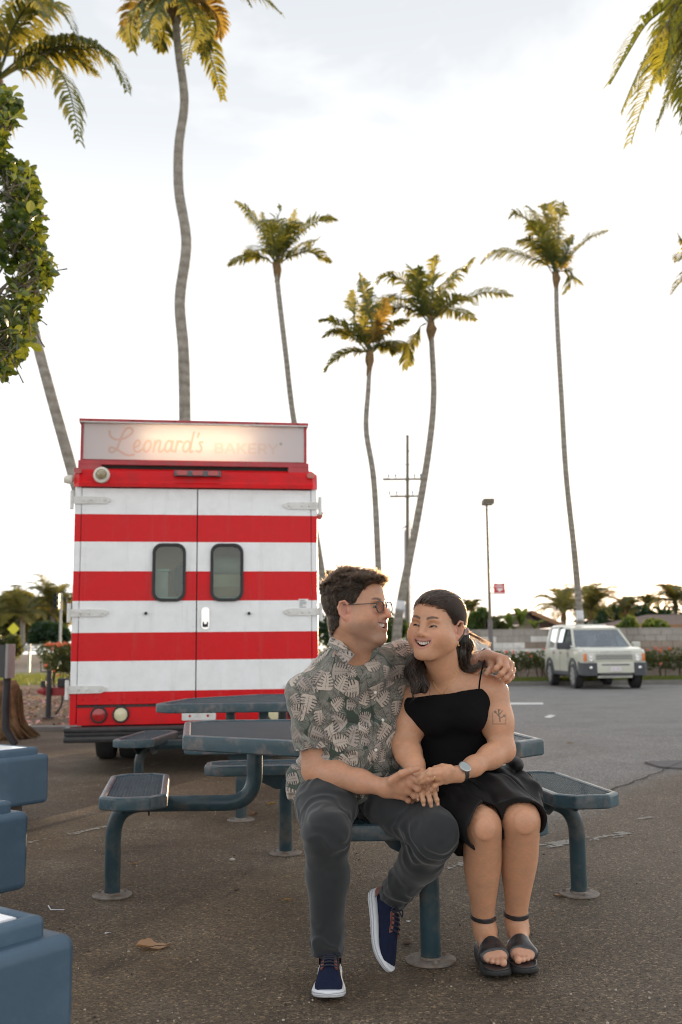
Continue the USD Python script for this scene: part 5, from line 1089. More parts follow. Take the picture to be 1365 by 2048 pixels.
# front: grille bars, lamps, bumper
part(car, 'grille', MB().box((-.52, .045, .83), (.52, .07, 1.0), .01), clad)
for z_ in (.845, .905, .965): part(car, 'grille_bar', MB().box((-.52, .028, z_ - .014), (.52, .05, z_ + .016), .008), mat('grille_silver', (0.46, 0.46, 0.42), .35, .08))
lampg = mat('headlamp_glass', (0.50, 0.50, 0.46), .12, .15, 20.0, coat=.8); amb = mat('amber_lens', (0.60, 0.16, 0.03), .2, .1, coat=.5)
for s in (-1, 1):
    hl = part(car, 'headlight', MB().box((s * .56, .035, .79), (s * .79, .09, 1.02), .015), lampg)
    for zz_ in (.86, .95): part(hl, 'reflector', MB().lathe([(.055, 0), (.05, .012), (.03, .004), (0, .002)], 16, frame((s * .67, .034, zz_), (1, 0, 0), (0, 0, 1))), chrome, True)
    part(car, 'indicator', MB().box((s * .795, .04, .80), (s * .885, .2, 1.02), .015), amb)
    part(car, 'bumper_corner', MB().loft([[(s * .53, -.03, .40), (s * .53, -.03, .76), (s * .53, .06, .76), (s * .53, .06, .40)], [(s * .85, .0, .40), (s * .85, .0, .76), (s * .85, .1, .76), (s * .85, .1, .40)], [(s * .965, .16, .42), (s * .965, .16, .76), (s * .9, .3, .76), (s * .9, .3, .42)], [(s * .97, .42, .45), (s * .97, .42, .80), (s * .9, .42, .80), (s * .9, .42, .45)]]), clad, 40)
    part(car, 'fog_lamp', MB().lathe([(0, .0), (.045, .0), (.05, .02), (.03, .026), (0, .026)], 16, frame((s * .70, -.012, .62), (1, 0, 0), (0, 0, 1))), chrome, True)
    m = part(car, 'door_mirror', rbox((s * .98, 1.42, 1.15), (s * 1.22, 1.56, 1.36), .04, 2), clad if s < 0 else mat('mirror_silver', (0.5, 0.5, 0.45), .3, .05), True)
    part(m, 'mirror_arm', MB().box((s * .88, 1.46, 1.17), (s * .985, 1.52, 1.21), .01), clad)
    for y_ in (1.02, 3.90):
        th = np.linspace(-.1, PI + .1, 19); arch = [[(s * .94, y_ + .50 * math.cos(a), .40 + .50 * math.sin(a)), (s * .985, y_ + .50 * math.cos(a), .40 + .50 * math.sin(a)), (s * .985, y_ + .41 * math.cos(a), .40 + .41 * math.sin(a)), (s * .94, y_ + .41 * math.cos(a), .40 + .41 * math.sin(a))] for a in th]
        part(car, 'wheel_arch', MB().loft(arch), clad, 30)
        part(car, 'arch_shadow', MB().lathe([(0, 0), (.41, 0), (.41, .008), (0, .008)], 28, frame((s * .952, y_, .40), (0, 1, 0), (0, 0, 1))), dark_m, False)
        wh_ = part(car, 'wheel', (lambda m_: (m_[0] + [s * .86, y_, .372], m_[1]))(wheel_mesh(.372, .25).mesh()), black_rub, 40)
        F = frame((s * .985, y_, .372), (0, s, 0), (0, 0, 1)); rim = MB().lathe([(.235, -.06), (.25, .0), (.23, .004), (.215, -.03), (.06, -.012), (0, -.008)], 24, F)
        part(wh_, 'rim', rim, mat('alloy', (0.42, 0.42, 0.42), .35, .1, metallic=.6), 30)
        sp_ = MB()
        for k in range(7):
            a = 2 * PI * k / 7; sp_.box((.05, -.028, -.012), (.235, .028, .008), .006, F @ np.array([[math.cos(a), -math.sin(a), 0, 0], [math.sin(a), math.cos(a), 0, 0], [0, 0, 1, 0], [0, 0, 0, 1.0]]))
        part(wh_, 'spokes', sp_, _mats['alloy'], kind='stuff')
    part(car, 'sill', MB().box((s * .90, 1.5, .38), (s * .965, 3.42, .50), .02), clad)
    for y_ in (1.62, 2.57, 3.40): part(car, 'door_seam', MB().box((s * .9545, y_ - .008, .5), (s * .9575, y_ + .008, 1.17)), seam_m, False)
    for y_ in (2.36, 3.22): part(car, 'door_handle', MB().box((s * .955, y_, 1.03), (s * .985, y_ + .16, 1.07), .01), clad)
    part(car, 'side_vent', MB().box((s * .956, 1.52, .92), (s * .964, 1.60, 1.06)), clad, False)
part(car, 'bumper', MB().box((-.53, -.045, .47), (.53, .08, .765), .02), car_paint)
part(car, 'bumper_slot', MB().box((-.40, -.052, .685), (.40, -.0452, .72)), clad, False)
part(car, 'lower_grille', MB().box((-.45, -.02, .40), (.45, .05, .468), .01), clad)
part(car, 'skid_plate', MB().box((-.50, .03, .33), (.50, .14, .40), .02), mat('grille_silver', (.4, .4, .4)))
part(car, 'number_plate', MB().box((-.16, -.058, .52), (.16, -.0525, .66), .003), mat('plate_white', (0.62, 0.60, 0.62), .4, .1, 30.0, dirt=(.35, .2, .22), dscale=20, damt=.6))
lt = meshkit.text_mesh('LAND ROVER', .055, .004, True); lv = np.array(lt.vertices); lw = lv[:, 0].max(); lv[:, 0] = (lv[:, 0] / lw - .5) * 1.0
F = frame((0, .075, 1.02), (1, 0, 0), (0, 0.25, 1)); part(car, 'bonnet_lettering', (lv @ F[:3, :3].T + F[:3, 3], lt.faces), grey_pl, False)
part(car, 'axle', MB().tube([(-.7, 1.02, .37), (.7, 1.02, .37)], .06, 8).tube([(-.7, 3.9, .37), (.7, 3.9, .37)], .06, 8), dark_m, True)
part(car, 'underbody', MB().box((-.85, .3, .36), (.85, 4.5, .44)), dark_m, False)
# ================================================================ blended solids for bodies and clothes
class Solid:
    def __init__(s): s.ops = []; s.disp = []
    def _op(s, mode, fn, lo, hi, k): s.ops.append((mode, fn, np.asarray(lo, float), np.asarray(hi, float), k)); return s
    def cone(s, a, b, ra, rb, k=.02, mode='add'):
        a, b = np.asarray(a, float), np.asarray(b, float); ba = b - a; L2 = ba @ ba + 1e-12; r = max(ra, rb)
        def fn(P):
            q = P - a; h = np.clip(q @ ba / L2, 0, 1); return np.linalg.norm(q - h[:, None] * ba, axis=1) - (ra + (rb - ra) * h)
        return s._op(mode, fn, np.minimum(a, b) - r, np.maximum(a, b) + r, k)
    def chain(s, pts, rs, k=.02, k0=None, mode='add'):
        for i in range(len(pts) - 1): s.cone(pts[i], pts[i + 1], rs[i], rs[i + 1], k if (i or k0 is None) else k0, mode)
        return s
    def ell(s, c, r, k=.02, A=None, mode='add'):
        """ellipsoid at c with radii r along the rows of A"""
        c, r = np.asarray(c, float), np.asarray(r, float); A = np.eye(3) if A is None else np.asarray(A); R_ = r.max()
        def fn(P):
            q = (P - c) @ A.T / r; k0 = np.linalg.norm(q, axis=1); k1 = np.linalg.norm(q / r, axis=1); return k0 * (k0 - 1) / (k1 + 1e-9)
        return s._op(mode, fn, c - R_, c + R_, k)
    def rbox(s, c, h, r, k=.02, A=None, mode='add'):
        c, h = np.asarray(c, float), np.asarray(h, float); A = np.eye(3) if A is None else np.asarray(A); R_ = np.linalg.norm(h)
        def fn(P):
            q = np.abs((P - c) @ A.T) - (h - r); return np.linalg.norm(np.maximum(q, 0), axis=1) + np.minimum(q.max(1), 0) - r
        return s._op(mode, fn, c - R_, c + R_, k)
    def fun(s, fn, lo, hi, k=.01, mode='add'): return s._op(mode, fn, lo, hi, k)
    def add(s, other, k=.01):
        lo, hi = other.bounds(); return s._op('add', lambda P: other(P, P.min(0), P.max(0)), lo, hi, k)
    def half(s, p, n, k=.002):
        """keeps the side of a plane that n points away from"""
        p, n = np.asarray(p, float), unit(n); return s._op('int', lambda P: (P - p) @ n, p - 9, p + 9, k)
    def wrinkle(s, fn): s.disp.append(fn); return s
    def __call__(s, P, lo=None, hi=None, pad=.03):
        D = np.full(len(P), 10.0)
        for mode, fn, a, b, k in s.ops:
            if lo is not None and mode != 'int' and (np.any(a > hi + k + pad) or np.any(b < lo - k - pad)): continue
            d = fn(P)
            if mode == 'add':
                h = np.maximum(k - np.abs(D - d), 0) / max(k, 1e-9); D = np.minimum(D, d) - h * h * k * .25
            else:
                if mode == 'sub': d = -d
                h = np.maximum(k - np.abs(D - d), 0) / max(k, 1e-9); D = np.maximum(D, d) + h * h * k * .25
        for f in s.disp: D = D + f(P)
        return D
    def bounds(s):
        a = [o for o in s.ops if o[0] == 'add']; return np.min([o[2] for o in a], 0), np.max([o[3] for o in a], 0)

def polygonise(sdf, h, lo=None, hi=None, slack=1.7):
    """surface nets over the blocks of the grid that the surface passes through"""
    b0, b1 = sdf.bounds(); lo = b0 - 3 * h if lo is None else np.maximum(lo, b0 - 3 * h); hi = b1 + 3 * h if hi is None else np.minimum(hi, b1 + 3 * h)
    B = 8; S = B * h; nb = np.ceil((hi - lo) / S).astype(int)
    # two levels: 4-block cells first
    nb4 = -(-nb // 4); g = np.stack(np.meshgrid(*[np.arange(n) for n in nb4], indexing='ij'), -1).reshape(-1, 3)
    d = sdf(lo + (g + .5) * S * 4); g = g[np.abs(d) < 4 * S * .87 * slack]
    sub = np.stack(np.meshgrid(*[np.arange(4)] * 3, indexing='ij'), -1).reshape(-1, 3)
    g = (g[:, None] * 4 + sub[None]).reshape(-1, 3); g = g[(g < nb).all(1)]
    d = np.concatenate([sdf(lo + (c + .5) * S, lo + c.min(0) * S, lo + (c.max(0) + 1) * S, .25) for c in np.array_split(g, max(1, len(g) // 2000))])
    g = g[np.abs(d) < S * .87 * slack]
    key = (g[:, 0] // 3) * 10 ** 8 + (g[:, 1] // 3) * 10 ** 4 + g[:, 2] // 3; g = g[np.argsort(key, kind='stable')]
    c9 = np.stack(np.meshgrid(*[np.arange(B + 1)] * 3, indexing='ij'), -1).reshape(-1, 3)
    V = np.empty((len(g), B + 1, B + 1, B + 1), np.float32)
    for k in range(0, len(g), 24):
        q = g[k:k + 24]; P = lo + (q[:, None] * B + c9[None]).reshape(-1, 3) * h
        V[k:k + 24] = sdf(P, P.min(0), P.max(0)).reshape(len(q), B + 1, B + 1, B + 1)
    neg = V < 0
    cs = [neg[:, i:B + i, j:B + j, k:B + k] for i in (0, 1) for j in (0, 1) for k in (0, 1)]
    cnt = sum(c.astype(np.int8) for c in cs); act = (cnt > 0) & (cnt < 8)
    bi, ci, cj, ck = np.nonzero(act)
    G = g[bi] * B + np.stack([ci, cj, ck], 1)
    M = nb * B + 2; idk = (G[:, 0] * M[1] + G[:, 1]) * M[2] + G[:, 2]
    val = np.stack([V[bi, ci + i, cj + j, ck + k] for i in (0, 1) for j in (0, 1) for k in (0, 1)], 1)
    cor = np.array([(i, j, k) for i in (0, 1) for j in (0, 1) for k in (0, 1)], float)
    acc = np.zeros((len(G), 3)); num = np.zeros(len(G))
    for a in range(8):
        for b in range(a + 1, 8):
            if np.abs(cor[a] - cor[b]).sum() == 1:
                x = (val[:, a] < 0) != (val[:, b] < 0); t = np.where(x, val[:, a] / np.where(x, val[:, a] - val[:, b], 1), 0)
                acc += np.where(x[:, None], cor[a] + (cor[b] - cor[a]) * t[:, None], 0); num += x
    verts = lo + (G + acc / num[:, None]) * h
    order = np.argsort(idk); sk = idk[order]
    def look(Q):
        k = (Q[:, 0] * M[1] + Q[:, 1]) * M[2] + Q[:, 2]; i = np.minimum(np.searchsorted(sk, k), len(sk) - 1); return np.where(sk[i] == k, order[i], -1)
    F = []
    for ax in range(3):
        u, w = (ax + 1) % 3, (ax + 2) % 3; sl0 = [slice(None)] + [slice(0, B)] * 3; sl1 = list(sl0); sl1[ax + 1] = slice(1, B + 1)
        n0, n1 = neg[tuple(sl0)], neg[tuple(sl1)]; bi, *c = np.nonzero(n0 != n1); c = np.stack(c, 1); Q = g[bi] * B + c
        eu, ew = np.eye(3, dtype=int)[u], np.eye(3, dtype=int)[w]
        q = np.stack([look(Q), look(Q - eu), look(Q - eu - ew), look(Q - ew)], 1); ok = (q >= 0).all(1); q = q[ok]; fl = n0[(bi, *c.T)][ok]
        q[~fl] = q[~fl][:, ::-1]; F.append(q)
    F = np.vstack(F)
    return verts, np.vstack([F[:, [0, 1, 2]], F[:, [0, 2, 3]]])
def smoothstep(a, b, x):
    t = np.clip((x - a) / (b - a), 0, 1); return t * t * (3 - 2 * t)
# ================================================================ the couple: shared builders
def tint_mat(name, rough, sss=0.0, sheen=0.0, bump=0.0, bscale=300.0, bdist=.001, spec=.5, ndet=.0, rvar=0.0):
    N = {'a': ('attribute', {'attribute': 'tint'}), 'g': ('geometry', {}), 'n': ('noise_texture', {'scale': bscale, 'detail': 3.0}),
         'p': ('principled_bsdf', {'roughness': rough, 'specular_ior_level': spec, 'sheen_weight': sheen, 'subsurface_weight': sss, 'subsurface_radius': (1.0, .35, .18), 'subsurface_scale': .010})}
    L = [('a.color', 'p.base_color'), ('g.position', 'n.vector')]
    if bump: N['b'] = ('bump', {'strength': bump, 'distance': bdist}); L += [('n.fac', 'b.height'), ('b.normal', 'p.normal')]
    return usdkit.material(stage, '/World/Looks/' + name, N, L, surface='p.BSDF')
skin_m = tint_mat('skin', .42, .14, bump=.22, bscale=380, spec=.42)
cloth_m = tint_mat('printed_cotton', .85, 0, .25, .15, 700, .0006, .2)
_sx, _sd = [1150, 1300, 1400, 1500, 1560, 1650, 1700, 1990], [.03, .03, .06, .10, .135, .21, .23, .23]      # the two lean forward: hips further back than heads
def A_(px, py, d): return at(px, py, d + float(np.interp(py, _sx, _sd)))
def project(P):
    q = np.asarray(P) - EYE; z = q @ _f; return W0 / 2 + FPX * (q @ CR) / z, H0 / 2 - FPX * (q @ CU) / z
class HeadF:
    def __init__(s, c, yaw, pitch, roll, scale):
        """yaw: turn from facing the viewer, positive towards the right of the picture"""
        F = np.array([math.sin(yaw), -math.cos(yaw), 0]); F = F * math.cos(pitch) + np.array([0, 0, 1.0]) * math.sin(pitch)
        L = unit(np.cross([0, 0, 1.0], F)); U = np.cross(F, L)
        s.L, s.U, s.F = L * math.cos(roll) + U * math.sin(roll), U * math.cos(roll) - L * math.sin(roll), F
        s.c, s.s = np.asarray(c, float), scale; s.A = np.array([s.L, s.F, s.U])
    def __call__(s, u, v, w): return s.c + s.s * (u * s.L + v * s.F + w * s.U)
    def loc(s, P): return (np.asarray(P) - s.c) @ s.A.T / s.s
def head(S, H, f):
    """adds a head with a laughing face to S; f: the features"""
    k = H.s
    E = lambda c, r, kk=.02, mode='add', A=None: S.ell(H(*c), np.array(r) * k, kk * k, H.A if A is None else A @ H.A, mode)
    C = lambda a, b, ra, rb, kk=.02, mode='add': S.cone(H(*a), H(*b), ra * k, rb * k, kk * k, mode)
    fw, fl, cu = f.get('w', 1.0), f.get('full', 0.0), f.get('chin', 0.0)
    E((0, -.018, .036), (.077 * fw, .098, f.get('crown', .084)), .0)
    E((0, .030, -.016), (.061 * fw, .066, .080), .04)
    E((0, .060, .045), (.052 * fw, .035, .045), .03)                                    # forehead
    for s in (-1, 1):
        C((s * .057 * fw, .000, -.050), (s * .020, .074, -.104 + cu), .020 + fl * .6, .016 + fl * .6, .026)    # jaw
        E((s * .044 * fw, .058, -.022), (.027 + fl, .026 + fl * .6, .024 + fl), .03)       # cheekbone
        E((s * (.040 + fl * .3) * fw, .070, -.034), (.019 + fl, .017 + fl * .6, .018 + fl * .5), .022)   # the cheek lifted by the smile
        E((s * (.045 + fl * .6), .043, -.056 + cu * .5), (.022 + fl * .6, .028, .026), .03)                # fullness between cheek and jaw
        E((s * .060 * fw, .020, -.040), (.014 + fl * .5, .03, .032), .03)
    E((0, .085, -.104 + cu), (.019 + fl * .5, .017, .016 + fl * .4), .020)                     # chin
    mw_ = f.get('mw', .027)
    E((0, .082, -.062), (.034, .020, .030), .025)                                         # mouth mound
    for s in (-1, 1):
        E((s * .026, .080, .021), (.024, .012, .009), .016)                               # brow ridge
        E((s * .0315 * f.get('eyew', 1), .094, .002), (.017, .012, .011), .014, 'sub')       # socket
        E((s * .0315 * f.get('eyew', 1), .0765, .001), (.0150, .0135, .0120), .006)          # lids
    nb, nt = f.get('nose', 1.0), f.get('nosel', 1.0)
    C((0, .088, .018), (0, .090 + .026 * nt, -.026), .0078 * nb, .0088 * nb, .013)
    E((0, .088 + .024 * nt, -.029), (.0120 * nb, .0105, .0088), .009)
    for s in (-1, 1):
        E((s * .0135 * nb, .092 + .006 * nt, -.033), (.0095 * nb, .012, .0085), .007)
        E((s * .0070 * nb, .098 + .012 * nt, -.0415), (.0042 * nb, .007, .0035), .004, 'sub')
    for s in (-1, 1):
        E((s * (mw_ + .0085), .0765, f.get('mz', -.067) + .010), (.0075, .010, .011), .010)       # the corner of the smile pushes up a small pad
    # lips round an opening that curves up at the corners
    mw, mh, mz, bend = f.get('mw', .027), f.get('mh', .0075), f.get('mz', -.067), f.get('bend', 10.0)
    def ring(P):
        q = H.loc(P); e = (np.sqrt((q[:, 0] / mw) ** 2 + ((q[:, 2] - mz - bend * q[:, 0] ** 2) / (mh + .0035)) ** 2) - 1) * (mh + .002)
        vs = f.get('lipv', .0985) - 8.5 * q[:, 0] ** 2; lw = np.where(q[:, 2] > mz + bend * q[:, 0] ** 2, .0042, .0056) * np.clip(1.1 - (np.abs(q[:, 0]) / (mw * 1.15)) ** 3, .25, 1)
        return (np.sqrt(e ** 2 + (q[:, 1] - vs) ** 2) - lw) * k
    def hole(P):
        q = H.loc(P); e = (np.sqrt((q[:, 0] / mw) ** 2 + ((q[:, 2] - mz - bend * q[:, 0] ** 2) / mh) ** 2) - 1) * mh
        return np.maximum(e, .074 - q[:, 1]) * k
    S.fun(ring, H(0, .09, mz) - .05, H(0, .09, mz) + .05, .006 * k)
    S.fun(hole, H(0, .09, mz) - .05, H(0, .09, mz) + .05, .0015, 'sub')
    ew, eh, eb = f.get('ew', .0125), f.get('eh', .0026), f.get('eb', 14.0)
    for s in (-1, 1):
        ex = s * .0315 * f.get('eyew', 1)
        def slit(P, ex=ex, s=s):
            q = H.loc(P); du = q[:, 0] - ex; dw = q[:, 2] - .0005 + eb * du ** 2 - s * du * f.get('etilt', .06)
            return np.maximum((np.sqrt((du / ew) ** 2 + (dw / eh) ** 2) - 1) * eh, .070 - q[:, 1]) * k
        S.fun(slit, H(ex, .085, 0) - .03, H(ex, .085, 0) + .03, .0008, 'sub')
    for s in (-1, 1):                                                                      # ears
        ex = s * .0795 * fw
        A = np.array([[math.cos(.45), s * math.sin(.45), 0], [-s * math.sin(.45), math.cos(.45), 0], [0, 0, 1.0]])
        E((ex, -.004, -.006), (.0078, .019, .031), .006, 'add', A)
        E((ex, .003, -.030), (.0072, .010, .012), .006)
        E((ex + s * .0105, -.003, .003), (.0080, .0120, .0205), .003, 'sub', A)
        E((ex + s * .0085, .004, -.013), (.0085, .0065, .010), .003, 'sub')
        pts = [(ex + s * .005, .010, .012), (ex + s * .008, .001, .025), (ex + s * .011, -.014, .023), (ex + s * .013, -.022, .005), (ex + s * .010, -.018, -.015), (ex + s * .005, -.007, -.031)]
        for a, b in zip(pts[:-1], pts[1:]): C(a, b, .0035, .0035, .004)
        E((ex + s * .002, .011, -.010), (.004, .004, .007), .005)
def face_paint(H, V, col, f):
    """colours that the skin itself has: lips, brows, lashes, a flush on the cheeks, stubble"""
    q = H.loc(V); u, v, w = q.T; au = np.abs(u)
    def put(m, c, a): col[:] = col + (np.asarray(c) - col) * (np.clip(m, 0, 1) * a)[:, None]
    near = (np.abs(q) < [.1, .14, .16]).all(1)
    mw, mh, mz, bend = f.get('mw', .027), f.get('mh', .0075), f.get('mz', -.067), f.get('bend', 10.0)
    put(near * np.exp(-((au - .045) / .016) ** 2 - ((w + .028) / .016) ** 2) * (v > .03), f['flush'], f.get('fl_a', .45))
    put(near * np.exp(-(u / .014) ** 2 - ((w + .028) / .012) ** 2) * (v > .095), f['flush'], .30)
    put(near * (au > .070) * (v < .02) * (v > -.05) * (np.abs(w) < .045), f['flush'], .55); put(near * (au > .074) * (((v + .003) / .011) ** 2 + ((w + .004) / .020) ** 2 < 1), np.array(f['flush']) * .62, .5)
    if f.get('stubble', 0): put(near * smoothstep(-.035, -.062, w - .25 * np.clip(v - .0, -.05, .0)) * smoothstep(-.01, .02, v) * smoothstep(-.165, -.125, w), f['stub_c'], f['stubble'])
    if f.get('stubble', 0): put(near * (v > .085) * np.exp(-((w + .048) / .006) ** 2) * (au < .035), f['stub_c'], f['stubble'])
    dm = w - mz - bend * u ** 2; e = (np.sqrt((u / mw) ** 2 + (dm / (mh + .0035)) ** 2) - 1) * (mh + .002)
    lipm = near * (v > .070) * smoothstep(.0055, .0030, np.abs(e - .0005)) * (au < mw * 1.12)
    put(lipm, f['lips'], .8)
    put(near * (np.sqrt((u / mw) ** 2 + (dm / mh) ** 2) < .99) * (v < f.get('lipv', .0985) - 8.5 * u ** 2 - .004) * (v > .06), (.06, .012, .010), 1)
    for s in (-1, 1):
        du = u - s * .0315 * f.get('eyew', 1); dw = w - .0005 + f.get('eb', 14.0) * du ** 2 - s * du * f.get('etilt', .06)
        sl = (np.sqrt((du / f.get('ew', .0125)) ** 2 + (dw / f.get('eh', .0026)) ** 2) - 1) * f.get('eh', .0026)
        put(near * (v > .055) * (np.abs(du) < .0135) * smoothstep(.0020, .0004, sl), (.030, .018, .013), f.get('lash', .85))
        put(near * (v > .055) * np.exp(-(du / .014) ** 2 - ((dw + .008) / .004) ** 2), (.25, .12, .08), .18)
        bx = s * u; br = w - (f.get('browz', .0225) + .0075 * np.sin(np.clip((bx - .012) / .040, 0, 1) * PI * .72) - .002 * np.clip((bx - .012) / .04, 0, 1))
        put(near * (v > .04) * smoothstep(.010, .014, bx) * smoothstep(.054, .046, bx) * smoothstep(.0058, .0032, np.abs(br) * (1 + .5 * np.clip((bx - .03) / .02, 0, 1))), f['brow'], f.get('browa', .85))
    return col
def eyes_and_teeth(parent, H, f, gaze):
    for s in (-1, 1):
        c = H(s * .0315 * f.get('eyew', 1), .0745, .0005); m = trimesh.creation.icosphere(3, .0118 * H.s); g = unit(gaze)
        d = m.vertices @ g / (.0118 * H.s); col = np.where((d > .62)[:, None], (.016, .009, .007), (.16, .13, .12)); col = np.where((d > .975)[:, None], (.006, .005, .005), col)
        part(parent, 'eye', (m.vertices + c, m.faces), eye_m, True, tint=col)
    mw, mz, bend, mh = f.get('mw', .027), f.get('mz', -.067), f.get('bend', 10.0), f.get('mh', .0075)
    t = MB(); wd = [.0085, .0066, .0074, .0066]; x = 0.0
    for i, ww in enumerate(wd):
        for s in (-1, 1):
            u = s * (x + ww / 2); ht = mh * 1.02 - .0003 * i; vv = f.get('lipv', .0985) - .0065 - 13 * u ** 2
            zc = mz + bend * u ** 2 + mh - ht * .62
            if zc - mz - bend * u * u > mh: continue
            M = np.eye(4); yw = -s * math.atan(26 * abs(u)); B = np.array([H.L * math.cos(yw) + H.F * math.sin(yw), H.F * math.cos(yw) - H.L * math.sin(yw), H.U]).T; M[:3, :3] = B; M[:3, 3] = H(u, vv, zc)
            t.tm(rbox(np.array([-ww / 2 + .0002, -.003, -ht * .62]) * H.s, np.array([ww / 2 - .0002, .003, ht * .75]) * H.s, .0018, 1, M))
        x += ww
    part(parent, 'teeth', t, teeth_m, True, kind='stuff')
    g = MB()
eye_m = tint_mat('eye', .12, 0, spec=.6); teeth_m = mat('teeth', (0.66, 0.60, 0.52), .3, .05)
def hand(S, wrist, rw, mcp, fingers, thumb, r=.0092, palm_r=.0125):
    """a palm of overlapping bones and five separate digits; every chain is a list of points"""
    w = np.asarray(wrist); n = len(mcp)
    for i, m in enumerate(mcp): S.cone(w + (np.mean(mcp, 0) - w) * .06 + (m - np.mean(mcp, 0)) * .35, m, rw * .72, palm_r * (1.0 if i < 3 else .92), .014)
    for a, b in zip(mcp[:-1], mcp[1:]): S.cone(a * .72 + w * .28, b * .72 + w * .28, palm_r, palm_r, .012); S.cone(a, b, palm_r * .86, palm_r * .86, .008)
    fs = (1.0, 1.04, 1.0, .88)
    for i, c in enumerate(fingers):
        pts = [mcp[i]] + list(c); k = len(pts); rr = np.linspace(1.12, .80, k) * r * fs[i]
        for j in range(k - 1): S.cone(pts[j], pts[j + 1], rr[j], rr[j + 1], .0045 if j else .006)
        for j in range(1, k - 1): S.ell(pts[j], np.full(3, rr[j] * 1.07), .003)
    rr = np.array([1.75, 1.28, 1.12, .88]) * r
    for j in range(len(thumb) - 1): S.cone(thumb[j], thumb[j + 1], rr[j], rr[j + 1], .010 if j == 0 else .004)
def nails(parent, tips, m, r=.0052):
    for tip, prev, face in tips:
        d = unit(tip - prev); n = unit(face - d * (face @ d)); M = frame(tip - d * .002 + n * .0048, np.cross(d, n), d)
        part(parent, 'nail', MB().lathe([(0, .0022), (r * .6, .0018), (r, 0), (r * .9, -.001), (0, -.001)], 12, M), m, True)
nail_m = mat('nail', (0.56, 0.34, 0.27), .25, .05)
def body_mesh(parent, name, S, h, m, colour, label=None, lo=None, hi=None):
    v, f = polygonise(S, h, lo, hi); return part(parent, name, (v, f), m, True, label, tint=colour(v)), v, f
MAN_SKIN, WOM_SKIN = np.array([.40, .205, .125]), np.array([.44, .228, .134])
def skin_base(V, base, seed):
    n = meshkit.fbm(V * 32, 3, seed)[:, None] - .5; n2 = meshkit.fbm(V * 150, 2, seed + 3)[:, None] - .5
    return base * (1 + .26 * n + .20 * n2) * np.array([1, 1, 1]) + n * np.array([.030, -.010, -.012])

# ================================================================ the man
MH = HeadF(A_(715, 1219, 3.41), math.radians(60), math.radians(3), math.radians(0), 1.015)
mf = dict(w=.98, full=0.0, nose=.90, nosel=1.08, mw=.033, mh=.0088, mz=-.064, bend=10., eyew=1.0, ew=.0125, eh=.0030, flush=(.50, .20, .14), fl_a=.35, lips=(.33, .15, .115), brow=(.045, .028, .020), stub_c=(.22, .135, .10), stubble=.55, lipv=.0985, browz=.021)
man = thing('person', 'laughing man in a leaf print shirt, dark trousers and glasses, arm round the woman', 'person', (0, 0, 0), 0)
S = Solid(); head(S, MH, mf)
nk = A_(708, 1335, 3.49)
S.cone(MH(0, -.035, -.05), nk + [.0, .02, -.02], .058, .066, .03); S.cone(MH(0, .02, -.07), nk + [.02, -.045, .01], .045, .055, .035); S.ell(MH(.0, .040, -.120), (.022, .022, .014), .03)
rsh, rel, rwr = A_(618, 1388, 3.47), A_(632, 1540, 3.40), A_(772, 1576, 3.225)
lsh, lel, lwr = A_(800, 1330, 3.54), A_(905, 1345, 3.70), A_(976, 1316, 3.535)
S.ell(A_(705, 1420, 3.52), (.17, .10, .17), .05); S.cone(nk, rsh + [.05, 0, .0], .05, .05, .04); S.cone(nk, lsh - [.04, 0, 0], .05, .05, .04)
S.chain([rsh, (rsh + rel) / 2, rel], [.056, .050, .044], .03); S.chain([rel, rel * .72 + rwr * .28, rel * .35 + rwr * .65, rwr], [.043, .046, .035, .0275], .03)
S.chain([lsh, (lsh + lel) / 2, lel], [.054, .047, .042], .03); S.chain([lel, lel * .6 + lwr * .4, lwr], [.042, .040, .0275], .03)
rm = [A_(816, 1551, 3.185), A_(820, 1566, 3.175), A_(816, 1580, 3.18), A_(807, 1592, 3.195)]
hand(S, rwr, .030, rm, [[A_(836, 1562, 3.165), A_(848, 1572, 3.185), A_(853, 1577, 3.20)], [A_(836, 1578, 3.165), A_(842, 1588, 3.20), A_(838, 1590, 3.225)], [A_(829, 1592, 3.175), A_(834, 1597, 3.205), A_(828, 1597, 3.23)], [A_(817, 1601, 3.19), A_(824, 1603, 3.215), A_(820, 1602, 3.235)]],
     [A_(786, 1562, 3.20), A_(804, 1548, 3.175), A_(822, 1541, 3.17), A_(836, 1538, 3.18)], r=.0100, palm_r=.0135)
lm = [A_(1000, 1316, 3.455), A_(1012, 1320, 3.445), A_(1021, 1329, 3.455), A_(1025, 1341, 3.47)]
hand(S, lwr, .028, lm, [[A_(1000, 1329, 3.415), A_(993, 1337, 3.405), A_(988, 1342, 3.412)], [A_(1014, 1336, 3.405), A_(1004, 1347, 3.392), A_(998, 1353, 3.402)], [A_(1021, 1346, 3.412), A_(1012, 1356, 3.398), A_(1006, 1361, 3.405)], [A_(1024, 1354, 3.43), A_(1018, 1361, 3.415), A_(1013, 1365, 3.415)]],
     [A_(984, 1326, 3.50), A_(984, 1336, 3.455), A_(978, 1343, 3.43), A_(973, 1348, 3.42)], r=.0098, palm_r=.0130)
body_mesh(man, 'body', S, .0023, skin_m, lambda v: face_paint(MH, v, skin_base(v, MAN_SKIN, 1), mf), lo=np.array([-9, 0, .5]))
eyes_and_teeth(man, MH, mf, unit(A_(850, 1255, 3.4) - MH(0, .08, 0)))
nails(man, [(A_(836, 1538, 3.18), A_(822, 1541, 3.17), np.array([0, -.8, .6])), (A_(988, 1342, 3.412), A_(993, 1337, 3.405), np.array([-.4, -1, .3])), (A_(998, 1353, 3.402), A_(1004, 1347, 3.392), np.array([-.2, -1, .3]))], nail_m)
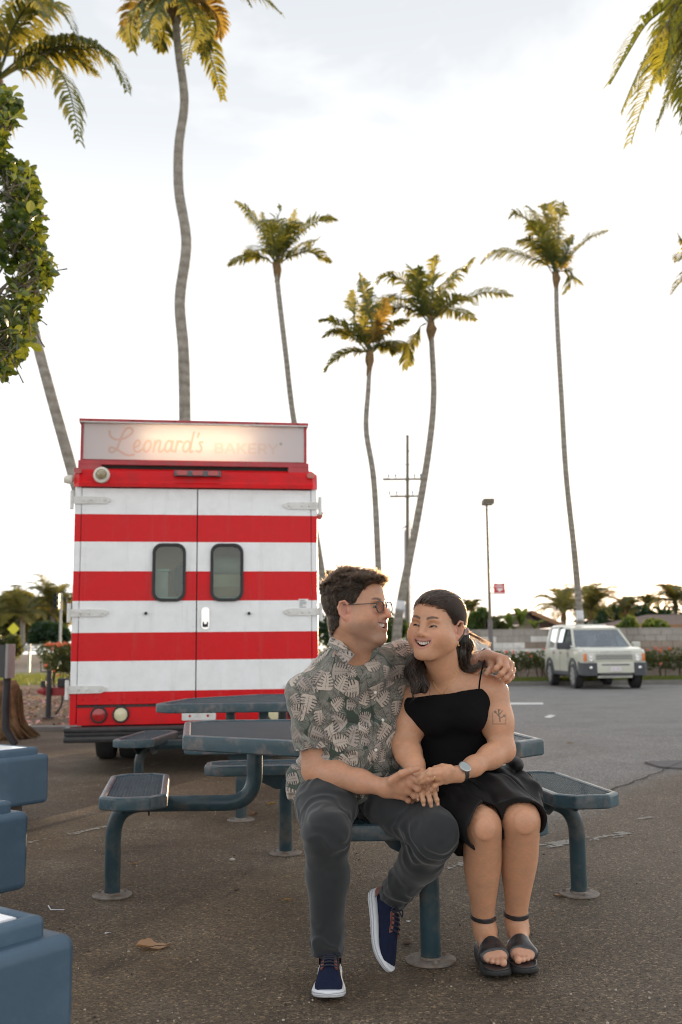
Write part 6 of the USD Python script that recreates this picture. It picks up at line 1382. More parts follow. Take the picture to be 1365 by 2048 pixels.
# hair
def hair_mat(name, c1, c2, rough=.38):
    return usdkit.material(stage, '/World/Looks/' + name, {'g': ('geometry', {}), 'n': ('noise_texture', {'scale': 90.0, 'detail': 4.0}), 'r': ('rgb_ramp', {'ramp': [(0.3, c1), (0.7, c2)]}), 'p': ('principled_bsdf', {'roughness': rough, 'specular_ior_level': .18})}, [('g.position', 'n.vector'), ('n.fac', 'r.fac'), ('r.color', 'p.base_color')], surface='p.BSDF')
def strand_mat(name, col, rough=.3):
    return usdkit.material(stage, '/World/Looks/' + name, {'h': ('principled_hair_bsdf', {'model': 'Chiang', 'parametrization': 'Direct coloring', 'color': col, 'roughness': rough, 'radial_roughness': .35, 'R': .22})}, [], surface='h.BSDF')
hair_man, strand_man = hair_mat('man_hair', (.010, .007, .005), (.026, .017, .012), .5), strand_mat('man_hair_strand', (.030, .017, .010), .4)
MHL = ([-.14, -.10, -.065, -.038, -.030, -.012, .010, .016, .026, .033, .040, .058, .078, .088, .13], [-.078, -.082, -.066, -.050, -.012, .020, .008, -.020, -.016, .010, .036, .058, .078, .084, .09])
def man_g(q): return q[:, 2] - np.interp(q[:, 1], *MHL)
def man_t(q):
    v, w = q[:, 1], q[:, 2]; return .0025 + .004 * smoothstep(-.075, -.03, w) + .014 * smoothstep(.02, .10, w) + .009 * smoothstep(.02, .09, v) * smoothstep(.05, .09, w) + .004 * smoothstep(-.06, .0, w) * (v < -.03)
def cran(P):
    a = ((P - MH(0, -.018, .036)) @ MH.A.T) / (np.array([.077 * .98, .098, .084]) * MH.s); k0 = np.linalg.norm(a, axis=1); k1 = np.linalg.norm(a / (np.array([.0755, .098, .084]) * MH.s), axis=1); d1 = k0 * (k0 - 1) / (k1 + 1e-9)
    b = ((P - MH(0, .030, -.022)) @ MH.A.T) / (np.array([.064 * .98, .068, .088]) * MH.s); k0 = np.linalg.norm(b, axis=1); k1 = np.linalg.norm(b / (np.array([.0627, .068, .088]) * MH.s), axis=1); d2 = k0 * (k0 - 1) / (k1 + 1e-9)
    c = ((P - MH(0, .060, .045)) @ MH.A.T) / (np.array([.051, .035, .045]) * MH.s); k0 = np.linalg.norm(c, axis=1); k1 = np.linalg.norm(c / (np.array([.051, .035, .045]) * MH.s), axis=1); d3 = k0 * (k0 - 1) / (k1 + 1e-9)
    nkd = np.linalg.norm((P - MH(0, -.043, -.055)) @ MH.A.T * [1, 1, .5], axis=1) - .059
    return np.minimum(np.minimum(np.minimum(d1, d2), d3), nkd)
Hs = Solid()
def man_hair(P):
    q = MH.loc(P); t = man_t(q); top = smoothstep(.03, .09, q[:, 2])
    wq = q + .012 * (np.stack([meshkit.noise(q * 30, 61), meshkit.noise(q * 30, 62), meshkit.noise(q * 30, 63)], 1) - .5); n = meshkit.fbm(wq * [42, 26, 50], 3, 5) - .5; rid = np.abs(meshkit.fbm(wq * [75, 30, 75], 2, 8) - .5) * 2
    ear = np.sqrt((((np.abs(q[:, 0]) - .084) / .026) ** 2) + ((q[:, 1] + .004) / .023) ** 2 + ((q[:, 2] + .006) / .036) ** 2) - 1
    d = np.maximum(cran(P) - t - (n * .024 + (rid - .3) * .014) * (.15 + .85 * top), -(man_g(q) + (meshkit.fbm(q * 55, 2, 4) - .5) * .014) * .8)
    return np.maximum(d, -ear * .024)
Hs.fun(man_hair, MH(0, 0, .03) - .16, MH(0, 0, .03) + .16, 0)
hv, hf = polygonise(Hs, .0026)
hr = part(man, 'hair', (hv, hf), hair_man, True)
rng = np.random.default_rng(31)
def strands_on(V, F, n, H, direct, length, steps, rng, lift, jit, wav=.35):
    m = trimesh.Trimesh(V, F, process=False); m.fix_normals = None; a = m.area_faces; fi = rng.choice(len(F), n, p=a / a.sum()); r1, r2 = rng.random((2, n)); r1, r2 = np.where(r1 + r2 > 1, 1 - r1, r1), np.where(r1 + r2 > 1, 1 - r2, r2)
    P = V[F[fi, 0]] + r1[:, None] * (V[F[fi, 1]] - V[F[fi, 0]]) + r2[:, None] * (V[F[fi, 2]] - V[F[fi, 0]]); N = m.face_normals[fi]
    out = [P - N * .002]; q = H.loc(P); D = direct(q, N) + rng.normal(0, jit, P.shape); L = length(q) * rng.uniform(.6, 1.25, n); X = P; ph = rng.uniform(0, 6.28, (n, 3))
    for s in range(1, steps):
        d = unit_rows(D + N * lift * (1 - s / steps) + wav * np.sin(ph + s * 1.1)); X = X + d * (L / steps)[:, None]; out.append(X)
    return list(np.stack(out, 1))
def man_dir(q, N):
    top = smoothstep(.03, .08, q[:, 2])[:, None]; d = top * (MH.F * .50 + MH.U * .35 - MH.L * .25) + (1 - top) * (-MH.U * .8 - MH.F * .25); return unit_rows(d - N * (d * N).sum(1, keepdims=True))
st = strands_on(hv, hf, 15000, MH, man_dir, lambda q: .010 + .016 * smoothstep(.03, .09, q[:, 2]), 6, rng, .14, .20, .22)
cl = strands_on(hv, hf, 330, MH, man_dir, lambda q: .008 + .024 * smoothstep(.02, .09, q[:, 2]) * (1 - .45 * smoothstep(.05, .09, q[:, 1])), 9, rng, .30, .16, .24)
for c_ in cl:
    if MH.loc(c_[:1])[0, 2] < .02: continue
    off = rng.normal(0, .0034, (16, 1, 3)) * np.linspace(1, .30, 9)[None, :, None] + rng.normal(0, .0004, (16, 9, 3)); st += list(c_[None] + off)
curves(hr, 'strands', st, .0008, strand_man, kind='stuff')
# glasses
frame_m = mat('glasses_frame', (0.020, 0.017, 0.015), .3, .1, coat=.5); brass_m = mat('brass', (0.60, 0.40, 0.14), .3, .1, metallic=1.0)
lens_m = usdkit.material(stage, '/World/Looks/lens', {'f': ('fresnel', {'IOR': 1.5}), 't': ('transparent_bsdf', {'color': (.97, .97, .97)}), 'g': ('glossy_bsdf', {'roughness': .02}), 'm': ('mix_closure', {})}, [('f.fac', 'm.fac'), ('t.BSDF', 'm.closure1'), ('g.BSDF', 'm.closure2')], surface='m.closure')
gl = thing('eyeglasses', 'dark framed glasses worn by the man', 'glasses', (0, 0, 0))
for s in (-1, 1):
    a = np.linspace(0, 2 * PI, 41); sx = np.sign(np.cos(a)) * np.abs(np.cos(a)) ** .72 * .0225; sz = np.sign(np.sin(a)) * np.abs(np.sin(a)) ** .72 * .0185
    lp = np.array([MH(s * .033 + x, .1075 - .10 * abs(s * .033 + x) * .55, .0005 + z - .002) for x, z in zip(sx, sz)])
    part(gl, 'rim', MB().tube(lp, .0021, 6, cap=False), frame_m, True)
    cc = lp[:-1].mean(0); part(gl, 'lens', MB().add(np.vstack([lp[:-1], cc]), [(i, (i + 1) % 40, 40) for i in range(40)]), lens_m, False)
    part(gl, 'temple', MB().tube([MH(s * .056, .1045, .009), MH(s * .070, .085, .010), MH(s * .079, .03, .012), MH(s * .083, -.02, .014), MH(s * .083, -.038, .004)], .0016, 6), frame_m, True)
part(gl, 'bridge', MB().tube(bez([MH(-.011, .106, .005), MH(0, .112, .010), MH(.011, .106, .005)], 7), .0013, 6), brass_m, True)

# ---- shirt
tile = 640
def leaf_print():
    """a repeating print of split leaves and palm fronds as a small array of colours, 1 mm a cell"""
    from PIL import Image, ImageDraw
    k = 3; im = Image.new('RGB', (tile * k, tile * k), (56, 68, 58)); dr = ImageDraw.Draw(im); r = np.random.default_rng(17)
    ink, pale, pale2, gr, gr2 = (30, 28, 30), (176, 163, 151), (154, 143, 134), (40, 60, 48), (112, 124, 114)
    def poly(P, fill):
        for ox in (-tile, 0, tile):
            for oy in (-tile, 0, tile):
                Q = (np.asarray(P) + [ox, oy]) * k
                if Q.max() < 0 or Q.min(0).min() > tile * k: continue
                dr.polygon([tuple(q) for q in Q], fill=fill)
    def line(P, fill, w):
        for ox in (-tile, 0, tile):
            for oy in (-tile, 0, tile):
                Q = (np.asarray(P) + [ox, oy]) * k
                if Q.max() < 0 or Q.min(0).min() > tile * k: continue
                dr.line([tuple(q) for q in Q], fill=fill, width=max(1, int(w * k)))
    def frond(c, a, L):
        d = np.array([math.cos(a), math.sin(a)]); n = np.array([-d[1], d[0]])
        for t in np.linspace(.05, 1, int(L / 5.0)):
            p = c + d * L * t
            for s in (-1, 1):
                l = L * .44 * math.sin(PI * (.12 + .86 * t)) ** .7; e = p + (d * .75 + n * s * .7) * l; m_ = p + (d * .3 + n * s * .42) * l
                line([p, m_, e], gr if r.random() < .5 else ink, 1.1); line([p + d * 1.7, m_ + d * 1.7, e + d], (158, 150, 141), 1.6)
        line([c, c + d * L], ink, 1.6)
    def monstera(c, a, L, col):
        d = np.array([math.cos(a), math.sin(a)]); n = np.array([-d[1], d[0]]); W = L * .47
        def out(t): return W * (math.sin(PI * min(1, t * .93 + .07) ** .62)) ** .75
        pts = []
        for s in (1, -1):
            ts = np.linspace(0.0, 1, 57) if s == 1 else np.linspace(1, 0, 57)
            for i, t in enumerate(ts):
                cut = 1.0 if (i % 8) not in (4, 5) or t < .10 or t > .95 else .40
                pts.append(c + d * (L * t - (.10 * L * (1 - t) ** 2)) + n * s * out(t) * cut - d * (L * .06 * (cut < 1)))
        P = np.array(pts); poly(c + (P - c) * 1.0, col); line(np.vstack([P, P[:1]]), ink, 1.9)
        line([c, c + d * L * .97], ink, 1.6)
        for t in np.linspace(.1, .86, 7):
            for s in (-1, 1):
                p = c + d * L * t; e = p + d * L * .14 + n * s * out(min(1, t + .1)) * .82; line([p, e], (92, 80, 78), .9)
                h = p + (e - p) * .42; poly([h, h + (e - p) * .26 + d * 1.4, h + (e - p) * .22 - d * 1.2], (40, 38, 38))
    g = [(i, j) for i in range(6) for j in range(6)]
    for i, j in g:
        for q in range(3): frond(np.array([i, j]) * tile / 6 + r.uniform(0, tile / 6, 2), r.uniform(0, 2 * PI), r.uniform(95, 140))
    for i, j in [(i, j) for i in range(8) for j in range(8)]:
        c = (np.array([i + .5 * (j % 2), j]) * tile / 8 + r.uniform(-14, 14, 2)) % tile
        monstera(c, r.uniform(0, 2 * PI), r.uniform(54, 92), pale if r.random() < .65 else pale2)
    return np.asarray(im.resize((tile, tile), Image.LANCZOS), float) / 255
PRINT = leaf_print(); PRINT = np.where(PRINT < .04045, PRINT / 12.92, ((PRINT + .055) / 1.055) ** 2.4)
def print_at(uv, flip=0):
    x, y = (uv[:, 0] * 1300 + flip * 137) % tile, (uv[:, 1] * 1300 + flip * 71) % tile; i, j = x.astype(int), y.astype(int); fx, fy = (x - i)[:, None], (y - j)[:, None]; i1, j1 = (i + 1) % tile, (j + 1) % tile
    return (PRINT[j % tile, i % tile] * (1 - fx) + PRINT[j % tile, i1] * fx) * (1 - fy) + (PRINT[j1, i % tile] * (1 - fx) + PRINT[j1, i1] * fx) * fy
T = Solid()
T.ell(A_(706, 1400, 3.51), (.185, .122, .20), 0); T.ell(A_(700, 1500, 3.49), (.178, .135, .16), .08); T.ell(A_(692, 1560, 3.50), (.190, .140, .095), .06)
T.cone(nk + [-.03, .03, -.02], rsh + [.02, 0, .012], .058, .068, .06); T.cone(nk + [.03, .03, -.01], lsh + [-.01, 0, .0], .056, .066, .06)
T.cone(nk + [-.02, -.03, -.03], A_(742, 1348, 3.42), .074, .058, .05)
T.cone(A_(598, 1550, 3.50), A_(590, 1592, 3.47), .040, .030, .05)
def cut_at(S, p, n, rad): S._op('int', lambda P: np.where(np.linalg.norm(P - p, axis=1) < rad, (P - p) @ unit(n), -1.0), p - 9, p + 9, .001)
T.ell(rsh + [.03, 0, .0], (.07, .065, .06), .05); T.ell(lsh + [-.02, 0, 0], (.07, .065, .06), .05)
r_end = rsh + (rel - rsh) * .74; l_end = lsh + (lel - lsh) * .62; SL = []
for a_, e_, ra_, rb_ in ((rsh, r_end, .071, .076), (lsh, l_end, .074, .076)):
    s_ = Solid(); ax_ = unit(e_ - a_); s_.ell(a_ + ax_ * .01 + [0, 0, .002], (.080, .074, .074), 0); s_.cone(a_, e_ + ax_ * .06, ra_, rb_, .05)
    s_.half(e_, ax_); SL.append(s_)
T.cone(MH(0, .0, -.06), nk + [.01, -.02, .045], .054, .062, .01, 'sub'); T.cone(nk + [.01, -.05, .07], A_(737, 1320, 3.34), .040, .010, .01, 'sub')
T._op('int', lambda P: -(P[:, 2] - (.462 + .9 * np.maximum(P[:, 1] - 9, 0) + .05 * smoothstep(.02, .20, P[:, 0]) + .012 * np.sin(P[:, 0] * 38))), np.full(3, -9.), np.full(3, 9.), .002)
pul = [A_(752, 1445, 3.36), A_(760, 1455, 3.36)]
def shirt_folds(P):
    x, y, z = P.T; d = np.zeros(len(P))
    # drag lines from the raised arm and above the lap
    n1 = meshkit.fbm(np.stack([x * 6 + z * 5, y * 4, z * 9 - x * 7], 1), 3, 21) - .5
    n2 = meshkit.fbm(np.stack([x * 22 - z * 12, y * 9, z * 20 + x * 16], 1), 2, 23) - .5
    d += -.022 * n1 - .008 * n2
    pw = np.abs(meshkit.noise(np.stack([x * 7 + 3, y * 5, z * 13 + x * 5], 1), 29) - .5)
    d += .012 * np.exp(-(pw / .055) ** 2) * smoothstep(.95, .75, z)
    xp = np.interp(z, [A_(752, 1552, 3.4)[2], A_(757, 1440, 3.4)[2], A_(738, 1330, 3.4)[2]], [A_(752, 1552, 3.4)[0], A_(757, 1440, 3.4)[0], A_(738, 1330, 3.4)[0]])
    fr = (y < A_(700, 1450, 3.50)[1]); d += fr * (.0035 * np.exp(-((x - xp + .016) / .0025) ** 2) - .0022 * smoothstep(-.016, -.010, x - xp) * smoothstep(.020, .012, x - xp))
    q = A_(700, 1448, 3.36); r_ = (P - q); s_ = r_ @ unit([1, 0, .12]); t_ = r_ @ unit([-.12, 0, 1]); d += .013 * np.exp(-((t_ - .10 * s_ * s_ * 8) / .013) ** 2) * smoothstep(.15, .02, np.abs(s_)) - .008 * np.exp(-((t_ + .022) / .016) ** 2) * smoothstep(.15, .03, np.abs(s_))
    return d
T.wrinkle(shirt_folds)
tv, tf = polygonise(T, .0018)
def shirt_uv(V):
    c = A_(700, 1450, 3.50); ang = np.arctan2(V[:, 0] - c[0], c[1] - V[:, 1]); uv = np.stack([ang * .165, -V[:, 2]], 1); fl = np.zeros(len(V), int)
    return uv, fl
def shirt_col(V):
    uv, fl = shirt_uv(V); out = np.zeros((len(V), 3))
    for i in (0, 1, 2):
        m = fl == i
        if m.any(): out[m] = print_at(uv[m], i)
    return out * (1 + .1 * (meshkit.fbm(V * 90, 2, 3)[:, None] - .5))
shirt = part(man, 'shirt', (tv, tf), cloth_m, True, tint=shirt_col(tv))
for i, (s_, a_, e_) in enumerate(zip(SL, (rsh, lsh), (r_end, l_end))):
    s_.wrinkle(shirt_folds); v_, f_ = polygonise(s_, .0018); ax = unit(e_ - a_); q_ = v_ - a_; t_ = q_ @ ax; rad = q_ - t_[:, None] * ax; e1 = unit(np.cross(ax, [0, 1, 0])); e2 = np.cross(ax, e1); th = np.arctan2(rad @ e2, rad @ e1)
    part(shirt, 'sleeve', (v_, f_), cloth_m, True, tint=print_at(np.stack([th * .078, t_], 1), i + 1) * (1 + .1 * (meshkit.fbm(v_ * 90, 2, 3)[:, None] - .5)))
def patch(parent, name, corners, n, thick, m, bulge=.0, colour=None, sub=None):
    """a bent piece of cloth spanned by four edges' corners, with thickness"""
    c = [np.asarray(q, float) for q in corners]; s = np.linspace(0, 1, n); u, w = np.meshgrid(s, s, indexing='ij')
    P = ((1 - u) * (1 - w))[..., None] * c[0] + (u * (1 - w))[..., None] * c[1] + (u * w)[..., None] * c[2] + ((1 - u) * w)[..., None] * c[3]
    N = unit(np.cross(c[1] - c[0], c[3] - c[0])); N = N if N[1] < 0 else -N
    P = P + N * (bulge * np.sin(PI * u) * np.sin(PI * w * .5 + PI * .25))[..., None]; a = P.reshape(-1, 3); b = a - N * thick
    i, j = np.meshgrid(np.arange(n - 1), np.arange(n - 1), indexing='ij'); q = np.stack([i * n + j, (i + 1) * n + j, (i + 1) * n + j + 1, i * n + j + 1], -1).reshape(-1, 4)
    k = n * n; ed = [(i, i + 1) for i in range(n - 1)] + [(i * n + n - 1, (i + 1) * n + n - 1) for i in range(n - 1)] + [(k - 1 - i, k - 2 - i) for i in range(n - 1)] + [((n - 1 - i) * n, (n - 2 - i) * n) for i in range(n - 1)]
    side = [(x, y, y + k, x + k) for x, y in ed]
    V = np.vstack([a, b]); F = np.vstack([q, q[:, ::-1] + k, side]); return part(parent, name, (V, F), m, True, tint=colour(V) if colour else None)
pc = lambda V: print_at(np.stack([V[:, 0] * .9 + V[:, 1] * .5, -V[:, 2]], 1) + .21, 0) * 1.0
patch(shirt, 'collar', [A_(668, 1268, 3.44), A_(709, 1309, 3.345), A_(691, 1330, 3.325), A_(657, 1288, 3.42)], 26, .004, cloth_m, .010, pc)
patch(shirt, 'collar', [A_(757, 1281, 3.41), A_(739, 1322, 3.335), A_(751, 1311, 3.325), A_(771, 1283, 3.40)], 22, .004, cloth_m, .006, pc)
patch(shirt, 'collar_stand', [A_(655, 1290, 3.47), A_(668, 1262, 3.50), A_(682, 1268, 3.44), A_(676, 1292, 3.42)], 18, .004, cloth_m, .004, pc)
for i, (x_, y_) in enumerate(((751, 1385), (766, 1440), (752, 1500))):
    hit = tv[np.argmin((project(tv)[0] - x_) ** 2 + (project(tv)[1] - y_) ** 2 + (tv[:, 1] - 3.2) * 60)]
    part(shirt, 'button', MB().lathe([(0, .003), (.0045, .003), (.0055, .0015), (.0055, 0)], 14, frame(hit + [0, -.001, 0], (1, 0, 0), (0, 0, 1))), cream_m, 40)

# ---- trousers
trous_m = mat('dark_chino', (0.021, 0.0225, 0.024), .85, .22, 9.0, bump=.3, bscale=900, bdist=.0006, coords='world', sheen=.25, dirt=(.036, .038, .041), dscale=4, damt=.5, spec=.2)
Q = Solid()
rhip, rkn, ran = A_(650, 1578, 3.52), A_(656, 1668, 3.11), A_(655, 1905, 3.145)
lhip, lkn, lan = A_(748, 1582, 3.52), A_(868, 1668, 3.13), np.array([.180, 3.585, .222])
Q.ell(A_(695, 1572, 3.54), (.18, .13, .095), 0)
Q.chain([rhip, (rhip + rkn) / 2 + [0, 0, .012], rkn], [.102, .094, .072], .05); Q.ell(rkn + [0, -.01, .004], (.062, .058, .062), .03)
Q.chain([rkn, rkn * .62 + ran * .38 + [0, .02, 0], ran * .85 + rkn * .15, ran], [.068, .066, .054, .052], .03)
Q.chain([lhip, (lhip + lkn) / 2 + [0, 0, .012], lkn], [.100, .092, .073], .05); Q.ell(lkn, (.069, .062, .062), .03)
Q.chain([lkn, lkn * .6 + lan * .4 + [.01, .02, -.01], lan], [.069, .069, .055], .03)
cut_at(Q, A_(655, 1911, 3.145), [0, 0, -1], .12); cut_at(Q, lan + unit(lan - lkn) * .035, unit(lan - lkn), .10)
def trouser_folds(P):
    x, y, z = P.T; out = np.zeros(len(P))
    n = meshkit.fbm(np.stack([x * 9, y * 6, z * 7], 1), 2, 41) - .5; out -= .012 * n
    # creases run round the limb: bunched near the hip, behind the knee and above the cuffs
    for a, b, tc, w_, f_, amp in ((rhip, rkn, .25, .35, 85, .0075), (lhip, lkn, .2, .35, 85, .0075), (rkn, ran, .06, .18, 95, .006), (rkn, ran, .90, .16, 80, .009), (lkn, lan, .12, .25, 85, .008), (lkn, lan, .88, .2, 80, .009), (rhip, rkn, .85, .2, 90, .004), (lhip, lkn, .9, .2, 90, .005)):
        ax = b - a; L2 = ax @ ax; q = P - a; t = q @ ax / L2; rad = np.linalg.norm(q - t[:, None] * ax, axis=1)
        ph = meshkit.fbm(np.stack([x * 11, y * 11, z * 11], 1), 2, 43) * 9; s = t * math.sqrt(L2)
        out -= amp * (np.abs(np.sin(s * f_ * .5 + ph)) ** 3 - .3) * np.exp(-((t - tc) / w_) ** 2) * smoothstep(.17, .10, rad) * (.4 + meshkit.noise(P * 14, 47))
    return out
Q.wrinkle(trouser_folds)
qv, qf = polygonise(Q, .0030); tr = part(man, 'trousers', (qv, qf), trous_m, True)
def cuff(c, ax, r0, h, m):
    e1 = unit(np.cross(ax, [0, 1, .2])); e2 = np.cross(ax, e1); a = np.linspace(0, 2 * PI, 48, endpoint=False); rr = r0 * (1 + .035 * np.sin(a * 11) + .02 * np.sin(a * 5 + 1))
    ring = lambda t, k: c + ax * t + (np.cos(a)[:, None] * e1 + np.sin(a)[:, None] * e2) * (rr * k)[:, None]
    return part(tr, 'cuff', MB().loft([ring(0, .96), ring(.002, 1.02), ring(h * .5, 1.03), ring(h - .002, 1.0), ring(h, .97), ring(h - .002, .90), ring(.004, .90)], cap=False), m, True)
cuff(A_(655, 1886, 3.145), np.array([0, 0, -1.0]), .0505, .036, trous_m); cuff(lan - unit(lan - lkn) * .002, unit(lan - lkn), .054, .038, trous_m)

# ---- shoes
navy_m = mat('navy_knit', (0.009, 0.013, 0.034), .9, .2, 60.0, bump=.4, bscale=700, bdist=.0008, spec=.15); sole_m = mat('white_sole', (0.62, 0.63, 0.66), .5, .06, 20., bump=.1, bscale=80); brown_l = mat('brown_leather', (0.16, 0.052, 0.035), .5, .2, 40.0); lace_m = mat('lace', (0.010, 0.012, 0.024), .8, .2)
def shoe(o, a, n, label):
    """o: the heel's ground point; a: towards the toe; n: up from the sole"""
    a = unit(a); n = unit(n - a * (n @ a)); l = np.cross(n, a); X = lambda x, y, z: o + l * x + a * y + n * z; L = .292
    ts = np.array([0, .02, .06, .14, .28, .42, .56, .68, .78, .87, .94, .98, 1.0]); hw = np.array([.012, .026, .034, .038, .037, .039, .045, .049, .050, .046, .035, .021, .008]); bot = np.array([.012, .006, .002, 0, 0, 0, 0, .001, .004, .009, .015, .019, .022]); th = np.array([.028, .036, .038, .036, .033, .031, .029, .027, .026, .025, .022, .019, .014])
    sec = np.linspace(0, 2 * PI, 28, endpoint=False); ce = np.sign(np.cos(sec)) * np.abs(np.cos(sec)) ** .5; se = np.sign(np.sin(sec)) * np.abs(np.sin(sec)) ** .45
    s = thing('shoe', label, 'shoe', (0, 0, 0), 0, None)
    rings = [[X(w_ * c_ * 1.04, t_ * L, b_ + h_ * (.5 + .5 * s_)) for c_, s_ in zip(ce, se)] for t_, w_, b_, h_ in zip(ts, hw, bot, th)]
    part(s, 'sole', MB().loft(rings), sole_m, 50)
    for q in (.32, .62):
        gl_ = [X(w_ * 1.045 * sd, t_ * L, b_ + h_ * q) for sd, rngs in ((1, range(len(ts))), (-1, range(len(ts) - 1, -1, -1))) for t_, w_, b_, h_ in [(ts[i], hw[i], bot[i], th[i]) for i in rngs]]
        part(s, 'sole_groove', MB().tube(gl_, .0009, 5, cap=False), mat('sole_line', (.30, .31, .34), .7), True)
    tu = np.array([0.012, .03, .07, .15, .27, .38, .50, .62, .74, .84, .92, .97, .992]); hu = np.interp(tu, [0, .05, .15, .3, .38, .5, .62, .74, .85, .93, 1], [.085, .098, .088, .086, .088, .084, .070, .054, .042, .034, .022]); wu = np.interp(tu, ts, hw) * .93; bu = np.interp(tu, ts, bot) + np.interp(tu, ts, th) - .006
    up = []
    for t_, w_, b_, h_ in zip(tu, wu, bu, hu):
        q = np.linspace(-PI / 2, 1.5 * PI, 29)[:-1]; up.append([X(w_ * np.sign(np.cos(z)) * abs(np.cos(z)) ** .8 * (1 - .30 * smoothstep(.0, 1, (np.sin(z) + 1) / 2) * (1 if t_ < .65 else .5)), t_ * L, b_ + max(.006, h_ - b_) * (.5 + .5 * np.sign(np.sin(z)) * abs(np.sin(z)) ** .7)) for z in q])
    part(s, 'upper', MB().loft(up), navy_m, True)
    top = lambda y: np.interp(y / L, tu, hu); wdt = lambda y: np.interp(y / L, tu, wu)
    for sd in (-1, 1):
        pts = []
        ys = np.linspace(.105, .178, 8); g = []
        for y in ys:
            for e in (.40, .62): z = top(y) * (.985 - .28 * (e - .35)); g.append(X(sd * wdt(y) * e, y + (.004 if e > .5 else 0), z + .0035))
        g = np.array(g); q = [(i * 2, i * 2 + 1, i * 2 + 3, i * 2 + 2) for i in range(7)]
        part(s, 'eyestay', MB().add(np.vstack([g, g - n * .004]), q + [(a_ + 16, d_ + 16, c_ + 16, b_ + 16) for a_, b_, c_, d_ in q] + [(0, 2 * 7, 2 * 7 + 16, 16), (1, 17, 31, 15)]), brown_l, 40)
    for y in np.linspace(.112, .172, 5):
        z = top(y); part(s, 'lace', MB().tube(bez([X(-wdt(y) * .58, y, z * .90 + .006), X(0, y + .004, z + .012), X(wdt(y) * .58, y, z * .90 + .006)], 9), .0030, 6), lace_m, True)
    part(s, 'bow', MB().tube(spline(np.array([X(0, .105, top(.105) + .008), X(.022, .098, top(.1) + .014), X(.034, .112, top(.11) + .002), X(.01, .108, top(.105) + .009), X(-.022, .098, top(.1) + .014), X(-.032, .114, top(.11) + .002), X(0, .106, top(.105) + .008)]), 40), .0024, 6), lace_m, True)
    hp_ = [[X(np.interp(t_, tu, wu) * sd * 1.03, t_ * L, z_) for t_, sd in ((.16, -1), (.07, -1), (.03, -1), (.015, -.6), (.010, 0), (.015, .6), (.03, 1), (.07, 1), (.16, 1))] for z_ in (.036, .055, .075, .086)]
    hp_ = np.array(hp_); hp_[1:, [0, 8]] -= a * .012; hp_[2:, [0, 8]] -= a * .012
    part(s, 'heel_patch', MB().add(hp_.reshape(-1, 3), [(r * 9 + i, r * 9 + i + 1, r * 9 + 10 + i, r * 9 + 9 + i) for r in range(3) for i in range(8)]), brown_l, True)
    return s
shoe(np.array([-.050, 3.435, 0.0]), np.array([-.012, -1, 0]), np.array([0, 0, 1.0]), 'navy shoe with white sole on the man\'s forward foot, flat on the ground')
_ta = unit([.09, -.68, -.73]); shoe(np.array([.092, 3.655, .200]), _ta, np.array([.80, -.30, .50]), 'navy shoe with white sole tucked back on its toe under the man\'s bent leg')
# ---- wrist watch of the man
def watch(label, c, ax, n, r, band, dial, rd):
    """band round the wrist c with axis ax; the dial sits towards n"""
    ax = unit(ax); n = unit(n - ax * (n @ ax)); e = np.cross(ax, n); w = thing('wrist_watch', label, 'watch', (0, 0, 0)); a = np.linspace(0, 2 * PI, 41)
    ring = lambda t, k: c + ax * t + (np.cos(a[:-1])[:, None] * n + np.sin(a[:-1])[:, None] * e * .94) * (r * k)
    part(w, 'band', MB().loft([ring(-.010, 1.03), ring(-.009, 1.09), ring(.009, 1.09), ring(.010, 1.03), ring(-.010, 1.03)], cap=False), band, 40)
    F = frame(c + n * r * 1.05, ax, e); 
    part(w, 'case', MB().lathe([(0, 0), (rd, 0), (rd * 1.04, .003), (rd, .0075), (rd * .90, .0085), (rd * .88, .007), (0, .007)], 30, F if (np.cross(ax, e) @ n) > 0 else frame(c + n * r * 1.05, e, ax)), mat('watch_case', (.50, .49, .47), .25, .05, metallic=.9), 40)
    part(w, 'dial', MB().lathe([(0, .0076), (rd * .87, .0076), (rd * .87, .0071)], 30, F if (np.cross(ax, e) @ n) > 0 else frame(c + n * r * 1.05, e, ax)), dial, 40)
strap_b = mat('black_strap', (.012, .012, .013), .5, .2)
watch('black strapped watch on the man\'s wrist behind the woman\'s shoulder', lwr - unit(lwr - lel) * .012, lwr - lel, np.array([.2, .3, 1.0]), .0285, strap_b, mat('dark_dial', (.02, .02, .022), .15), .016)
# ================================================================ the woman
WH = HeadF(A_(874, 1254, 3.40), math.radians(-33), math.radians(2), math.radians(-5), .985)
wf = dict(w=1.0, crown=.079, full=.0042, chin=.007, nose=1.16, nosel=.68, mw=.0315, mh=.0085, mz=-.063, bend=13., eyew=1.02, ew=.0135, eh=.0022, eb=17., etilt=.13, flush=(.47, .19, .13), fl_a=.40, lips=(.36, .15, .12), brow=(.040, .026, .020), browa=.85, browz=.0235, lipv=.0985, lash=.9)
wom = thing('person', 'laughing woman in a black strappy dress and black sandals, leaning against the man', 'person', (0, 0, 0), 0)
S = Solid(); head(S, WH, wf)
wn = A_(893, 1368, 3.50)
S.cone(WH(0, -.03, -.05), wn, .052, .056, .03); S.cone(WH(0, .02, -.080), wn + [-.005, -.03, .0], .040, .045, .03)
wls, wle, wlw = A_(986, 1388, 3.48), A_(1006, 1500, 3.40), A_(921, 1548, 3.215)
wrs, wre, wrw = A_(834, 1402, 3.50), A_(810, 1492, 3.43), A_(838, 1548, 3.275)
S.ell(A_(903, 1420, 3.53), (.150, .088, .115), .05); S.ell(A_(908, 1500, 3.52), (.135, .10, .13), .06); S.ell(A_(915, 1575, 3.54), (.165, .115, .085), .05)
S.cone(wn, wls + [-.02, 0, .012], .040, .048, .05); S.cone(wn, wrs + [.01, 0, .010], .040, .046, .05)
